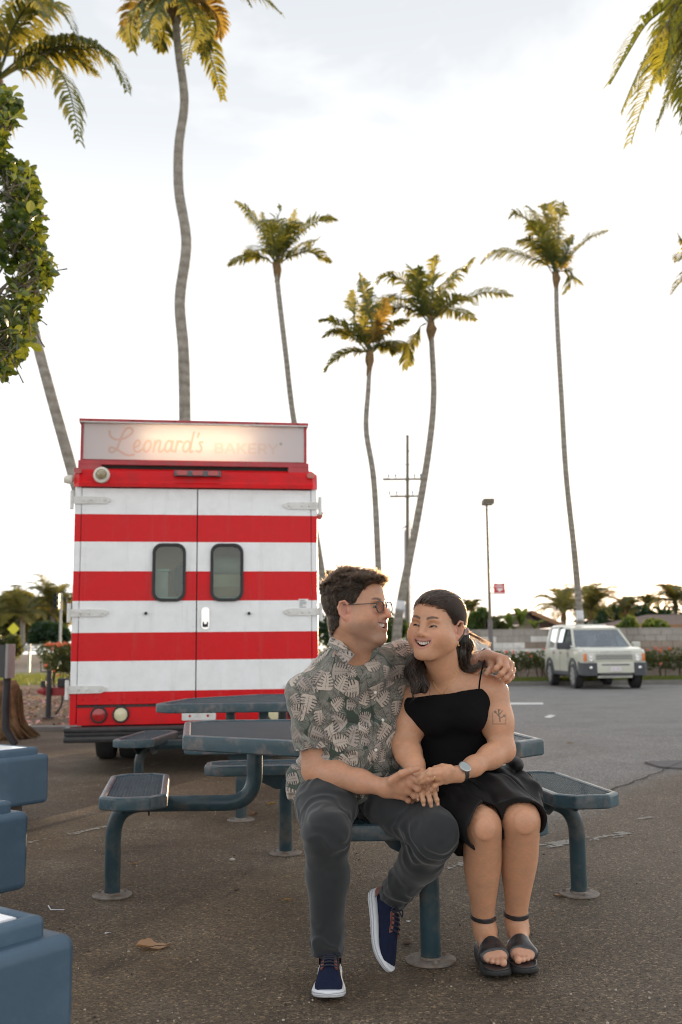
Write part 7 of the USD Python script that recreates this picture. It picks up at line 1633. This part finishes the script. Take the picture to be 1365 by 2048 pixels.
S.cone(A_(905, 1385, 3.455), A_(962, 1378, 3.455), .030, .028, .05); S.cone(A_(900, 1385, 3.455), A_(846, 1396, 3.455), .030, .028, .05)
S.ell(A_(872, 1440, 3.43), (.056, .052, .050), .04); S.ell(A_(936, 1436, 3.43), (.056, .052, .050), .04)
S.chain([wls, wls * .5 + wle * .5, wle], [.058, .050, .039], .035); S.chain([wle, wle * .7 + wlw * .3, wle * .3 + wlw * .7, wlw], [.039, .037, .0285, .0235], .03)
S.chain([wrs, wrs * .5 + wre * .5, wre], [.052, .047, .040], .035); S.chain([wre, wre * .7 + wrw * .3, wre * .3 + wrw * .7, wrw], [.041, .041, .031, .0245], .03)
# her left hand lies on the others, fingers towards the left of the picture
wm = [A_(881, 1540, 3.165), A_(878, 1547, 3.155), A_(876, 1555, 3.155), A_(880, 1564, 3.165)]
hand(S, wlw, .0255, wm, [[A_(861, 1541, 3.15), A_(846, 1549, 3.155), A_(838, 1554, 3.165)], [A_(858, 1549, 3.14), A_(844, 1557, 3.15), A_(836, 1561, 3.16)], [A_(857, 1558, 3.138), A_(846, 1563, 3.148), A_(840, 1567, 3.158)], [A_(870, 1572, 3.145), A_(864, 1579, 3.15), A_(860, 1584, 3.155)]],
     [A_(900, 1538, 3.185), A_(885, 1534, 3.19), A_(872, 1537, 3.20), A_(862, 1541, 3.205)], r=.0082, palm_r=.0112)
# her right hand hangs over his thigh, fingers down
wm2 = [A_(864, 1572, 3.205), A_(855, 1569, 3.20), A_(846, 1570, 3.20), A_(838, 1574, 3.21)]
hand(S, wrw, .0255, wm2, [[A_(870, 1588, 3.165), A_(874, 1600, 3.145), A_(876, 1609, 3.14)], [A_(857, 1588, 3.160), A_(861, 1602, 3.140), A_(863, 1612, 3.135)], [A_(844, 1588, 3.165), A_(847, 1601, 3.145), A_(848, 1610, 3.14)], [A_(834, 1586, 3.18), A_(836, 1594, 3.17), A_(837, 1600, 3.165)]],
     [A_(855, 1556, 3.235), A_(866, 1562, 3.215), A_(872, 1572, 3.205), A_(874, 1580, 3.20)], r=.0082, palm_r=.0112)
wrh, wlh, wrk, wlk = A_(890, 1590, 3.52), A_(955, 1588, 3.52), A_(967, 1652, 3.125), A_(1045, 1640, 3.145)
wra, wla = A_(967, 1848, 3.31), A_(1033, 1838, 3.335)
LG = []
for h_, k_, a_ in ((wrh, wrk, wra), (wlh, wlk, wla)):
    G = Solid(); G.chain([h_, h_ * .4 + k_ * .6, k_ + [0, .008, .0]], [.088, .074, .0555], .05)
    tt = np.linspace(0, 1, 15); rr = np.interp(tt, [0, .1, .2, .3, .4, .55, .7, .85, 1], [.0555, .0545, .0555, .0575, .0565, .0485, .0400, .0335, .0310]); oo = np.interp(tt, [0, .1, .2, .3, .4, .55, .7, .85, 1], [.008, .008, .012, .017, .018, .013, .007, .002, 0])
    G.chain([k_ * (1 - t) + a_ * t + [0, o, 0] for t, o in zip(tt, oo)], rr, .02); G.ell(k_ + [0, -.044, .0], (.026, .010, .028), .03); LG.append(G)
S.cone(wrh, wlh, .09, .09, .05)
# feet: o is the heel on the foot bed, a towards the toes
FEET = []
for a_, X0, s in ((wra, np.array([.470, 3.575, .052]), 1), (wla, np.array([.590, 3.600, .052]), -1)):
    a = unit([.016 if s == 1 else -.012, -.235, -.018]); G = LG[0 if s == 1 else 1]; n = unit(np.array([0, -.075, 1.0]) - a * 0); n = unit(n - a * (n @ a)); l = np.cross(n, a); X = lambda x, y, z, X0=X0, a=a, n=n, l=l: X0 + l * x + a * y + n * z
    FEET.append((X, a, n, l, s, X0)); ANK = globals().setdefault('ANK', []); ANK.append(a_)
    G.ell(X(0, .030, .030), (.027, .031, .030), .02, np.array([l, a, n])); G.cone(X(0, .048, .062), a_, .031, .0315, .03); G.cone(X(0, .058, .050), X(s * .004, .150, .026), .032, .025, .03); G.cone(X(-s * .010, .10, .022), X(-s * .022, .165, .018), .022, .018, .02)
    G.ell(X(0, .165, .019), (.042, .034, .018), .02, np.array([l, a, n])); G.cone(X(s * .016, .12, .024), X(s * .022, .175, .019), .022, .019, .02)
    for x0, x1, y1, r_ in ((.024, .021, .224, .0125), (.006, .004, .219, .0092), (-.010, -.011, .211, .0086), (-.024, -.024, .199, .0080), (-.036, -.034, .184, .0076)):
        G.cone(X(s * x0, .172, .018), X(s * x1 * 1.0, y1 - .012, .0155), r_, r_ * .96, .004); G.ell(X(s * x1, y1 - .009, .0150), np.array([r_ * .98, r_ * 1.15, r_ * .95]), .003, np.array([l, a, n]))
S.add(LG[0], .012); S.add(LG[1], .002)
def wom_col(V):
    c = face_paint(WH, V, skin_base(V, WOM_SKIN, 2), wf)
    px, py = project(V); fr = (V[:, 1] < 3.47)
    # ink on the arm: a thin frame with a sprig, and a small bar on the other forearm
    m = fr & (px > 980) & (px < 1022) & (py > 1400) & (py < 1460)
    edge = m & (px > 984.5) & (px < 1013.5) & (py > 1406.5) & (py < 1449.5) & ~((px > 987) & (px < 1011) & (py > 1409) & (py < 1447)); c[edge] = c[edge] * .68
    sp = np.zeros(len(V), bool)
    for (x0, y0), (x1, y1) in (((1001, 1443), (997, 1416)), ((1000, 1434), (991, 1424)), ((999, 1430), (1008, 1419)), ((998, 1424), (1004, 1414)), ((999, 1438), (1009, 1432))):
        t = np.clip(((px - x0) * (x1 - x0) + (py - y0) * (y1 - y0)) / ((x1 - x0) ** 2 + (y1 - y0) ** 2), 0, 1); dd = np.hypot(px - x0 - t * (x1 - x0), py - y0 - t * (y1 - y0)); sp |= m & ((dd < 1.2) | (np.hypot(px - x1, py - y1) < 2.6))
    c[sp] = c[sp] * .25 + np.array([.03, .05, .04]) * .75
    b = (V[:, 1] < 3.45) & (px > 792) & (px < 809) & (np.abs(py - 1490 - .12 * (px - 800)) < 1.3); c[b] = c[b] * .35
    q = (V[:, 2] > .40) & (V[:, 2] < .62) & (V[:, 1] < 3.3) & (px > 900)   # warmer knees
    for k_ in (wrk, wlk): w = np.exp(-(np.linalg.norm(V - k_ - [0, -.05, -.01], axis=1) / .035) ** 2)[:, None]; c = c * (1 - .2 * w) + np.array([.42, .20, .13]) * .2 * w
    for X, a, n, l, s, X0 in FEET:
        y = (V - X0) @ a; z = (V - X0) @ n; m = (V[:, 2] < .12) & (np.linalg.norm(V - X(0, .21, .015), axis=1) < .05); w = (m * .5)[:, None]; c = c * (1 - w) + np.array([.46, .24, .17]) * w
    return c
body_mesh(wom, 'body', S, .0024, skin_m, wom_col)
eyes_and_teeth(wom, WH, wf, unit(A_(770, 1215, 3.3) - WH(0, .08, 0)))
nails(wom, [(A_(876, 1609, 3.14), A_(874, 1600, 3.145), np.array([0, -1, .6])), (A_(863, 1612, 3.135), A_(861, 1602, 3.14), np.array([0, -1, .6])), (A_(848, 1610, 3.14), A_(847, 1601, 3.145), np.array([0, -1, .6])), (A_(837, 1600, 3.165), A_(836, 1594, 3.17), np.array([0, -1, .6])),
            (A_(860, 1584, 3.155), A_(864, 1579, 3.15), np.array([0, -1, .6])), (A_(840, 1567, 3.158), A_(846, 1563, 3.148), np.array([0, -1, .6]))], nail_m, .0046)
for X, a, n, l, s, X0 in FEET: nails(wom, [(X(s * .021, .221, .016), X(s * .021, .205, .018), n), (X(s * .004, .216, .013), X(s * .004, .20, .016), n), (X(-s * .011, .208, .012), X(-s * .011, .195, .015), n)], nail_m, .0056)
# ---- dress
black_m = mat('black_jersey', (.0040, .0038, .0042), .9, .15, 30., bump=.25, bscale=800, bdist=.0006, spec=.12); satin_m = mat('black_satin', (.0055, .0050, .0050), .55, .15, 20., bump=.15, bscale=500, bdist=.0006, spec=.25)
D = Solid()
D.ell(A_(903, 1432, 3.53), (.146, .094, .105), 0); D.ell(A_(872, 1434, 3.42), (.070, .068, .062), .04); D.ell(A_(936, 1430, 3.42), (.070, .068, .062), .04); D.ell(A_(902, 1408, 3.435), (.105, .062, .040), .03); D.cone(A_(838, 1414, 3.455), A_(954, 1393, 3.455), .052, .052, .04); D.ell(A_(906, 1500, 3.515), (.142, .118, .13), .07); D.ell(A_(905, 1545, 3.48), (.145, .12, .06), .05)
D.ell(A_(915, 1575, 3.53), (.178, .13, .09), .05)
nA, nB = A_(820, 1403, 3.36), A_(966, 1380, 3.37); D._op('int', lambda P: (P - nA) @ unit(np.cross(nB - nA, np.array([0, 1, .10]))), nA - 9, nA + 9, .004)
D.wrinkle(lambda P: -.007 * (meshkit.fbm(np.stack([P[:, 0] * 9, P[:, 1] * 6, P[:, 2] * 22 + P[:, 0] * 8], 1), 3, 71) - .5) - .006 * np.exp(-((P[:, 2] - (.66 + .10 * (P[:, 0] - .36))) / .016) ** 2) * (meshkit.noise(P * 12, 72)))
dv, df = polygonise(D, .003); dress = part(wom, 'dress', (dv, df), black_m, True)
K = Solid()
for h_, k_ in ((wrh, wrk), (wlh, wlk)): K.chain([h_, h_ * .45 + k_ * .55 + [0, 0, .006], k_ + [0, -.02, 0]], [.106, .094, .078], .06)
K.cone(wrh + [.03, .0, 0], wlh, .10, .10, .06); K.ell((wrk + wlk) / 2 + [0, .19, .01], (.085, .13, .06), .06)
K.chain([A_(900, 1600, 3.38), A_(916, 1650, 3.28), A_(924, 1712, 3.25)], [.05, .040, .014], .06)                 # cloth hanging beside the knee
K.chain([A_(1052, 1560, 3.42), A_(1072, 1590, 3.30), A_(1079, 1613, 3.22)], [.03, .022, .010], .05)
K._op('int', lambda P: np.where(P[:, 0] < .30, -1.0, (P - A_(972, 1619, 3.15)) @ unit([-.10, -1, -.30]) - .006 * np.sin(P[:, 0] * 55) - 1.5 * np.maximum(.455 - P[:, 0], 0)), np.full(3, -9.), np.full(3, 9.), .004)
K.half(A_(924, 1712, 3.25), [0.0, -.2, -1])
for h_, k_ in ((wrh, wrk), (wlh, wlk)): ax = unit(k_ - h_); K.cone(k_ - ax * .10, k_ + ax * .08, .060, .068, .004, 'sub')
def skirt_folds(P):
    x, y, z = P.T; n = meshkit.fbm(np.stack([x * 26 + y * 9, y * 7, z * 10], 1), 2, 81) - .5; pw = np.abs(meshkit.noise(np.stack([x * 16 + y * 10, y * 4, z * 6], 1), 83) - .5)
    return -.020 * n + .010 * np.exp(-(pw / .06) ** 2)
K.wrinkle(skirt_folds); kv, kf = polygonise(K, .003); part(dress, 'skirt', (kv, kf), satin_m, True)
fl_ = Solid(); fl_.ell(A_(1030, 1528, 3.50), (.030, .07, .026), 0, np.array([unit([.75, 0, -.66]), [0, 1, 0], unit([.66, 0, .75])])); fl_.ell(A_(1012, 1550, 3.44), (.07, .08, .022), .03, np.array([unit([.8, 0, -.55]), [0, 1, 0], unit([.55, 0, .8])])); fl_.ell(A_(1060, 1590, 3.33), (.040, .09, .018), .03, np.array([unit([.7, 0, -.7]), [0, 1, 0], unit([.7, 0, .7])]))
fl_.wrinkle(lambda P: -.010 * (meshkit.fbm(np.stack([P[:, 0] * 30, P[:, 1] * 12, P[:, 2] * 12], 1), 2, 85) - .5)); part(dress, 'flounce', polygonise(fl_, .003), satin_m, True)
for pts in (((959, 1383, 3.385), (959, 1374, 3.388), (962, 1352, 3.40), (967, 1330, 3.425), (970, 1321, 3.47), (968, 1330, 3.53)), ((828, 1406, 3.385), (827, 1396, 3.388), (825, 1378, 3.41), (822, 1358, 3.44), (821, 1352, 3.48), (824, 1362, 3.53))):
    part(dress, 'strap', MB().tube(spline(np.array([A_(*p) for p in pts]), 24), .0032, 6), black_m, True)
# ---- hair
hair_wom, strand_wom = hair_mat('woman_hair', (.005, .004, .003), (.012, .008, .006), .36), strand_mat('woman_hair_strand', (.014, .008, .005), .30)
WHL = ([-.14, -.10, -.05, -.026, -.018, .000, .012, .022, .036, .052, .070, .084, .10], [-.072, -.072, -.062, -.030, .008, .016, .000, .012, .030, .050, .064, .071, .078])
def wcran(P):
    d = np.full(len(P), 9.)
    for c, r in (((0, -.018, .036), (.077, .098, .079)), ((0, .030, -.016), (.061, .066, .080)), ((0, .060, .045), (.052, .035, .045)), ((0, -.05, .02), (.064, .072, .078))):
        r = np.array(r) * WH.s; q = ((P - WH(*c)) @ WH.A.T) / r; k0 = np.linalg.norm(q, axis=1); k1 = np.linalg.norm(q / r, axis=1); d = np.minimum(d, k0 * (k0 - 1) / (k1 + 1e-9))
    return d
def wtie(): return WH(.028, -.118, .002)
def wom_hair(P):
    q = WH.loc(P); g0 = q[:, 2] - np.interp(q[:, 1], *WHL); t = .0030 + smoothstep(0, .035, g0) * (.0045 + .007 * smoothstep(.03, .11, q[:, 2]) + .004 * smoothstep(0, -.08, q[:, 1]))
    dirn = P - wtie(); a = np.arctan2(dirn @ WH.L, dirn @ WH.U); n = meshkit.fbm(np.stack([a * 16, q[:, 1] * 6, np.zeros(len(P))], 1), 3, 91) - .5
    ear = np.sqrt((((np.abs(q[:, 0]) - .086) / .024) ** 2) + ((q[:, 1] - .0) / .021) ** 2 + ((q[:, 2] + .006) / .034) ** 2) - 1
    g = q[:, 2] - np.interp(q[:, 1], *WHL) + (meshkit.fbm(q * 60, 2, 92) - .5) * .010
    return np.maximum(np.maximum(wcran(P) - t - n * .0075 * smoothstep(0, .03, g0), -g * .8), -ear * .022)
Hs = Solid(); Hs.fun(wom_hair, WH(0, -.02, .03) - .16, WH(0, -.02, .03) + .16, 0)
TL = Solid(); tie = wtie()
TL.chain([tie, A_(919, 1284, 3.48), A_(918, 1312, 3.475), A_(926, 1336, 3.485), A_(946, 1338, 3.50), A_(985, 1318, 3.54)], [.022, .024, .021, .014, .010, .005], .02)
TL.chain([tie, A_(937, 1292, 3.51), A_(934, 1330, 3.51)], [.020, .018, .008], .02)
TL.chain([A_(858, 1318, 3.47), A_(836, 1322, 3.425), A_(828, 1345, 3.395), A_(838, 1368, 3.365), A_(828, 1384, 3.355)], [.020, .026, .027, .020, .008], .03); TL.chain([A_(838, 1345, 3.39), A_(852, 1372, 3.36), A_(850, 1384, 3.355)], [.018, .010, .004], .02)
TL.wrinkle(lambda P: -.007 * (meshkit.fbm(np.stack([P[:, 0] * 70, P[:, 1] * 40, P[:, 2] * 12], 1), 2, 93) - .5))
v1, f1 = polygonise(Hs, .0026); v2, f2 = polygonise(TL, .0026)
hw_ = part(wom, 'hair', MB().add(v1, f1).add(v2, f2), hair_wom, True)
rng = np.random.default_rng(33); st = []
for k in range(3200):                                              # combed strands, from the hairline back to the tie
    v0 = rng.uniform(-.06, .088); sd = rng.choice([-1, 1]); u0 = sd * rng.uniform(0, .085)
    p = WH(u0, v0, (.003 + abs(rng.normal(0, .03)) if rng.random() < .78 else rng.normal(-.003, .005)) + np.interp(v0, *WHL)); pth = []
    for t in np.linspace(0, 1, 12):
        x = p * (1 - t) + tie * t
        for _ in range(3):
            d = wcran(x[None])[0]; gq = x - WH(0, -.018, .02); x = x + unit(gq) * (.0045 + .008 * smoothstep(0, .25, t) + .002 * smoothstep(.03, .11, WH.loc(x[None])[0, 2]) - d) * (1 if t < .94 else .3)
        pth.append(x)
    pth = np.array(pth) + rng.normal(0, .0011, (1, 3)) + rng.normal(0, .0005, (12, 3)); q = WH.loc(pth[:1])[0]
    if q[2] < np.interp(q[1], *WHL) - .012: continue
    st.append(pth)
def lock(pts, n, spread, taper=.5, wav=.003):
    base = spline(np.array([np.asarray(p, float) for p in pts]), 16)
    for k in range(n):
        o = rng.normal(0, spread, 3); fade = np.linspace(.5, 1.0 + taper * rng.normal(0, 1), 16)[:, None]; ph = rng.uniform(0, 6.3); w = wav * np.sin(np.linspace(0, 5, 16) + ph)[:, None] * rng.normal(0, 1, (1, 3))
        m = rng.integers(11, 17); st.append((base + o * fade + w)[:m])
lock([tie, A_(919, 1284, 3.47), A_(916, 1312, 3.46), A_(924, 1338, 3.475), A_(950, 1337, 3.49), A_(988, 1316, 3.53)], 240, .009)
lock([tie, A_(938, 1288, 3.50), A_(938, 1312, 3.50), A_(932, 1338, 3.50)], 200, .009, .8, .005)
lock([tie, A_(948, 1272, 3.50), A_(968, 1283, 3.51), A_(982, 1286, 3.52)], 60, .003, .9, .004)
lock([tie, A_(952, 1274, 3.50), A_(974, 1284, 3.51), A_(979, 1292, 3.51), A_(972, 1300, 3.51)], 14, .002, .9, .003)
lock([tie, A_(940, 1290, 3.50), A_(948, 1315, 3.50)], 24, .006, 1.2, .006)
lock([A_(858, 1316, 3.46), A_(836, 1322, 3.40), A_(826, 1345, 3.37), A_(836, 1368, 3.34), A_(824, 1387, 3.33)], 220, .010, .6, .004)
lock([A_(845, 1325, 3.42), A_(838, 1350, 3.37), A_(850, 1374, 3.345), A_(852, 1388, 3.345)], 120, .008, .6, .004)
curves(hw_, 'strands', st, .0010, strand_wom, kind='stuff')
pinkm = mat('pale_pink_flower', (.66, .46, .42), .6, .1, 30.)
fl = thing('hair_flower', 'small pale pink flower hair tie at the back of the woman\'s head', 'hair tie', (0, 0, 0))
fc = A_(931, 1262, 3.455)
for k in range(9):
    a = k * 2.4; d = unit([math.cos(a) * .7, -.5 + .2 * (k % 3), math.sin(a)]); part(fl, 'petal', rbox((-.0045, -.0075, -.0018), (.0045, .0075, .0018), .0017, 1, frame(fc + d * .0075, np.cross(d, [0, 1, .3]), d)), pinkm, True)
part(fl, 'flower_heart', MB().tm(trimesh.creation.icosphere(2, .0065).apply_translation(fc)), pinkm, True)
# ---- sandals
leather = mat('black_leather', (.012, .011, .012), .30, .15, 30., bump=.15, bscale=350, bdist=.0006, coat=.3); outsole = mat('black_outsole', (.010, .010, .010), .6, .2)
for X, a, n, l, s, X0 in FEET:
    sd = thing('sandal', 'black leather platform sandal on the woman\'s ' + ('right foot, nearer to the man' if s == 1 else 'left foot, further from the man'), 'sandal', (0, 0, 0))
    ts = np.array([-.016, -.010, .005, .035, .085, .135, .175, .205, .228, .240, .245]); hw = np.array([.010, .022, .033, .038, .036, .044, .050, .048, .038, .022, .008]); sec = np.linspace(0, 2 * PI, 25)[:-1]; ce = np.sign(np.cos(sec)) * np.abs(np.cos(sec)) ** .55; se = np.sign(np.sin(sec)) * np.abs(np.sin(sec)) ** .5
    rings = []
    for y, w_ in zip(ts, hw):
        top = X(0, y, 0); zt = top[2] - .001; zb = .001 + .016 * smoothstep(.19, .245, y); rings.append([np.array([*(top + l * (w_ * c_ + s * .004 * math.sin(y * 12)))[:2], zb + (zt - zb) * (.5 + .5 * s_)]) for c_, s_ in zip(ce, se)])
    part(sd, 'platform', MB().loft(rings), outsole, 50)
    bed = [[X(w_ * .93 * c_ + s * .004 * math.sin(y * 12), y * .985, .0005 + .006 * (.5 + .5 * s_) - .004) for c_, s_ in zip(ce, se)] for y, w_ in zip(ts, hw)]
    part(sd, 'footbed', MB().loft(bed), leather, 50)
    def foot_shell(grow, y0, y1, z0, tilt, m, nm, slab=None, zmax=None):
        G = LG[0 if s == 1 else 1]; F = Solid(); F.fun(lambda P: G(P, P.min(0), P.max(0)) - grow, X(0, .11, .05) - .19, X(0, .11, .05) + .19, 0)
        if slab is None: F.half(X(0, y0, 0), -(a + n * tilt), .003); F.half(X(0, y1, 0), a + n * tilt, .003); F.half(X(0, 0, z0), -n); F.half(X(0, 0, zmax or .12), n)
        else: F.half(slab[0] - slab[1] * slab[2], -slab[1], .002); F.half(slab[0] + slab[1] * slab[2], slab[1], .002)
        return part(sd, nm, polygonise(F, .0024), m, True)
    foot_shell(.0046, .134, .190, .004, .22, leather, 'toe_strap')
    foot_shell(.0032, 0, 0, 0, 0, leather, 'ankle_strap', (X(0, .055, .102), unit(n + a * .06), .0080))
    foot_shell(.0040, -.03, .018, -.001, .10, leather, 'heel_counter', None, .052)
    bk = X(-s * .034, .062, .058); part(sd, 'buckle', MB().box((-.007, -.010, -.001), (.007, .010, .0015), .0008, frame(bk + n * .001 - s * l * .002, a, n)), brass_m)
# ---- jewellery
watch('silver cased watch with a grey dial on the woman\'s wrist', A_(923, 1547, 3.218), wlw - wle, np.array([.0, -.85, .55]), .0262, strap_b, mat('grey_dial', (.26, .29, .29), .2, .05), .0205)
gold = mat('gold', (.80, .50, .20), .25, .05, metallic=1.0)
nl = thing('necklace', 'fine gold necklace with a small pendant round the woman\'s neck', 'necklace', (0, 0, 0)); npts = [A_(862, 1352, 3.41), A_(868, 1368, 3.385), A_(880, 1386, 3.372), A_(884, 1390, 3.371), A_(890, 1384, 3.376), A_(908, 1358, 3.41), A_(917, 1336, 3.44)]
bv = S.bounds()
def onto(p, off=.0015):
    d = unit(p - EYE); t = np.linspace(-.12, .12, 240); q = p + t[:, None] * d; v = S(q); k = np.argmax(v < 0) if (v < 0).any() else 120; return q[k] - d * off
cp = spline(np.array(npts), 60); cp = np.array([onto(p) for p in cp]); part(nl, 'chain', MB().tube(cp, .0009, 5), gold, True)
pe = onto(A_(884, 1390, 3.371), .003); part(nl, 'pendant', MB().tube([pe + .0045 * np.array([math.cos(t), 0, math.sin(t)]) for t in np.linspace(0, 2 * PI, 14)], .0009, 5), gold, True)
er = thing('earring', 'small gold drop earring in the woman\'s ear', 'earring', (0, 0, 0)); e0 = WH(.091, .006, -.043); part(er, 'drop', MB().tube([e0, e0 + [0, 0, -.012]], .0010, 5).tm(trimesh.creation.icosphere(2, .0030).apply_translation(e0 + [0, 0, -.014])), gold, True)
rg = thing('ring', 'gold ring with a small stone on the woman\'s finger', 'ring', (0, 0, 0)); A0, A1 = wm[2], A_(857, 1558, 3.138); ax = unit(A1 - A0); c0 = A0 * .55 + A1 * .45; e1 = unit(np.cross(ax, [0, 0, 1])); e2 = np.cross(ax, e1)
part(rg, 'band', MB().tube([c0 + .0096 * (math.cos(t) * e1 + math.sin(t) * e2) for t in np.linspace(0, 2 * PI, 28)], .0013, 6), gold, True); dn = unit(np.array([0, -.8, .6]) - ax * (np.array([0, -.8, .6]) @ ax)); part(rg, 'stone', MB().tm(trimesh.creation.icosphere(1, .0034).apply_translation(c0 + dn * .0115)), mat('stone', (.8, .8, .82), .05, .02, coat=1.0), False)
# ================================================================ small things lying on the ground
def dry_leaf(label, px, py, L, wid, rot, curl, m, seed, group='dry leaves on the paving'):
    rng = np.random.default_rng(seed); p = atz(px, py, 0.0); n = 13; t = np.linspace(0, 1, n); w = wid * np.sin(PI * t ** .8) ** .8 * (1 + .12 * np.sin(t * 17 + seed)); V = []
    for k, s in enumerate((-1, -.5, 0, .5, 1)):
        V.append(np.stack([(t - .5) * L, s * w * .5, .006 + curl * abs(s) ** 1.5 * (.6 + .6 * np.sin(t * 5 + seed)) * w + .35 * curl * (t - .45) ** 2 * L * 2 + rng.normal(0, .0012, n)], 1))
    V = np.array(V); z0 = V[..., 2].min(); V[..., 2] += .003 - z0; q = [(r * n + i, r * n + i + 1, (r + 1) * n + i + 1, (r + 1) * n + i) for r in range(4) for i in range(n - 1)]
    t_ = thing('fallen_leaf', label, 'leaf', (p[0], p[1], gz(p[1]) + .001), rot, group)
    part(t_, 'blade', MB().add(V.reshape(-1, 3), q), m, True)
    part(t_, 'midrib', MB().tube(np.c_[(np.linspace(-.1, 1, 9) - .5) * L, np.zeros(9), np.interp(np.linspace(-.1, 1, 9), t, V[2][:, 2]) + .001], .0014, 5), stem_m, True)
tanl = leaf_mat('dry_leaf_tan', (.40, .23, .125), (.54, .34, .20), .2, .7, 40., (.45, .25, .1)); brl = leaf_mat('dry_leaf_brown', (.16, .08, .035), (.26, .14, .06), .15, .7, 40., (.3, .15, .05)); yel = leaf_mat('dry_leaf_yellow', (.36, .20, .045), (.46, .28, .07), .25, .7, 40., (.5, .3, .05))
for a in (('large curled tan leaf lying on the paving in front of the left seat', 306, 1897, .125, .090, 6, .22, tanl, 1), ('pale brown leaf lying against the foot of the right seat post', 1125, 1794, .075, .03, 25, .35, tanl, 2), ('crumpled dark brown leaf touching the right base plate', 1148, 1788, .045, .035, 60, .6, brl, 3),
          ('yellowish leaf on the paving under the far seat', 541, 1611, .075, .04, 5, .4, yel, 4), ('small leaf at the foot of the farther table post', 508, 1632, .07, .04, 50, .4, brl, 5), ('flat ochre leaf on the paving left of the man\'s front leg', 575, 1803, .06, .03, 8, .12, yel, 6),
          ('curled greyish leaf strip right of the left seat post', 265, 1731, .055, .014, 150, .6, tanl, 7), ('small pale leaf beside the left base plate', 257, 1770, .04, .014, 130, .3, tanl, 8), ('small olive leaf fragment between the man\'s shoes', 700, 1775, .03, .016, 30, .3, yel, 9), ('small brown leaf piece behind the tucked shoe', 812, 1888, .026, .018, 70, .5, brl, 10),
          ('brown leaf bit on the paving near the left bench blocks', 473, 1780, .02, .016, 10, .4, brl, 11), ('small tan leaf bit right of the woman\'s sandals', 1105, 1830, .022, .012, 80, .3, tanl, 12), ('orange brown leaf on the grey lot behind the right table corner', 1142, 1482, .09, .035, 0, .2, yel, 13)):
    dry_leaf(*a)
paper = mat('paper_scrap', (.72, .72, .74), .7, .05); pal = mat('pale_stone', (.42, .38, .32), .9, .2, 40.)
def scrap(label, px, py, pts, rot):
    p = atz(px, py, 0.0); t = thing('paper_scrap', label, 'paper scrap', (p[0], p[1], .001), rot, 'litter on the paving'); P = np.array(pts); part(t, 'sheet', MB().add(np.vstack([P, P - [0, 0, .0006]]), [list(range(4)), [7, 6, 5, 4], [0, 4, 5, 1], [2, 6, 7, 3], [1, 5, 6, 2], [3, 7, 4, 0]]), paper, False); return t
t = scrap('bent white paper strip on the paving right of the nearest bench block', 115, 1822, [(-.028, -.006, .004), (.028, -.004, .003), (.028, .006, .003), (-.028, .006, .004)], 0); part(t, 'fold', MB().add([(-.028, -.006, .004), (-.028, .006, .004), (-.040, .010, .020), (-.040, -.004, .020)], [[0, 1, 2, 3]]), paper, False)
scrap('tiny white scrap left of the large tan leaf', 216, 1869, [(-.012, -.005, .004), (.012, -.003, .006), (.010, .005, .003), (-.011, .006, .005)], 20)
scrap('tiny white scrap close to the man\'s shoe laces', 818, 1846, [(-.010, -.006, .006), (.012, -.003, .004), (.010, .007, .004), (-.008, .008, .007)], 60)
for lab, px, py, r in (('pale oval pebble on the paving between the table legs', 465, 1722, .012), ('small dark red pebble left of the man\'s front leg', 474, 1781, .010), ('round brown pebble behind the tucked shoe', 814, 1889, .012)):
    p = atz(px, py, 0.0); rng = np.random.default_rng(px); m = trimesh.creation.icosphere(2, r); v = m.vertices * [1.3, 1, .6] * (1 + .15 * (meshkit.noise(m.vertices * 120 + px)[:, None] - .5)); single('pebble', lab, 'pebble', (v + [p[0], p[1], r * .5], m.faces), pal if px == 465 else mat('dark_stone', (.11, .075, .055), .9, .2), True)
# grit and crumbs over the paving
rng = np.random.default_rng(140); n = 5200; d_ = 2.3 + 6.5 * rng.random(n) ** 1.6; x_ = d_ * rng.uniform(-.40, .40, n); ico = trimesh.creation.icosahedron(); gm = [MB(), MB(), MB()]
for k in range(n):
    s = .0012 + .0030 * rng.random() ** 3; v = ico.vertices * s * rng.uniform(.6, 1.5, 3); g_ = 0 if rng.random() < .5 else (1 if rng.random() < .7 else 2); gm[g_].add(v + [x_[k], d_[k], gz(d_[k]) + s * .4], ico.faces)
for g_, m, lab in zip(gm, (mat('grit_dun', (.20, .155, .11), .9, .3), mat('grit_pale', (.36, .31, .25), .9, .2), mat('grit_dark', (.05, .036, .026), .9, .2)), ('dun grit scattered over the paving round the table', 'pale grit scattered over the paving round the table', 'dark crumbs scattered over the paving round the table')):
    single('grit', lab, 'grit', g_, m, False, kind='stuff')
# leaf litter in the dirt bed on the left
rng = np.random.default_rng(141); n = 900; y_ = rng.uniform(14.8, 30, n); x_ = rng.uniform(-.37, -.235, n) * y_; L_ = .05; a_ = rng.uniform(0, 2 * PI, n)
for k, (m, lab) in enumerate(((brl, 'brown leaf litter over the dirt bed left of the van'), (mat('petal_pink', (.50, .22, .20), .8, .3, 2.0, coords='world'), 'fallen pink petals over the dirt bed left of the van'), (tanl, 'pale dry leaf litter over the dirt bed left of the van'))):
    i = np.arange(n) % 3 == k; m_ = i.sum(); c = np.stack([x_[i], y_[i], np.full(m_, .0)], 1); u = np.stack([np.cos(a_[i]), np.sin(a_[i]), rng.normal(0, .3, m_)], 1) * L_ * rng.uniform(.5, 1.4, m_)[:, None]; w = np.stack([-np.sin(a_[i]), np.cos(a_[i]), rng.normal(0, .3, m_)], 1) * L_ * .6
    single('leaf_litter', lab, 'leaf litter', MB().add(np.stack([c - u, c + w, c + u, c - w], 1).reshape(-1, 3) + [0, 0, .01], np.arange(4 * m_).reshape(-1, 4)), m, False, kind='stuff')
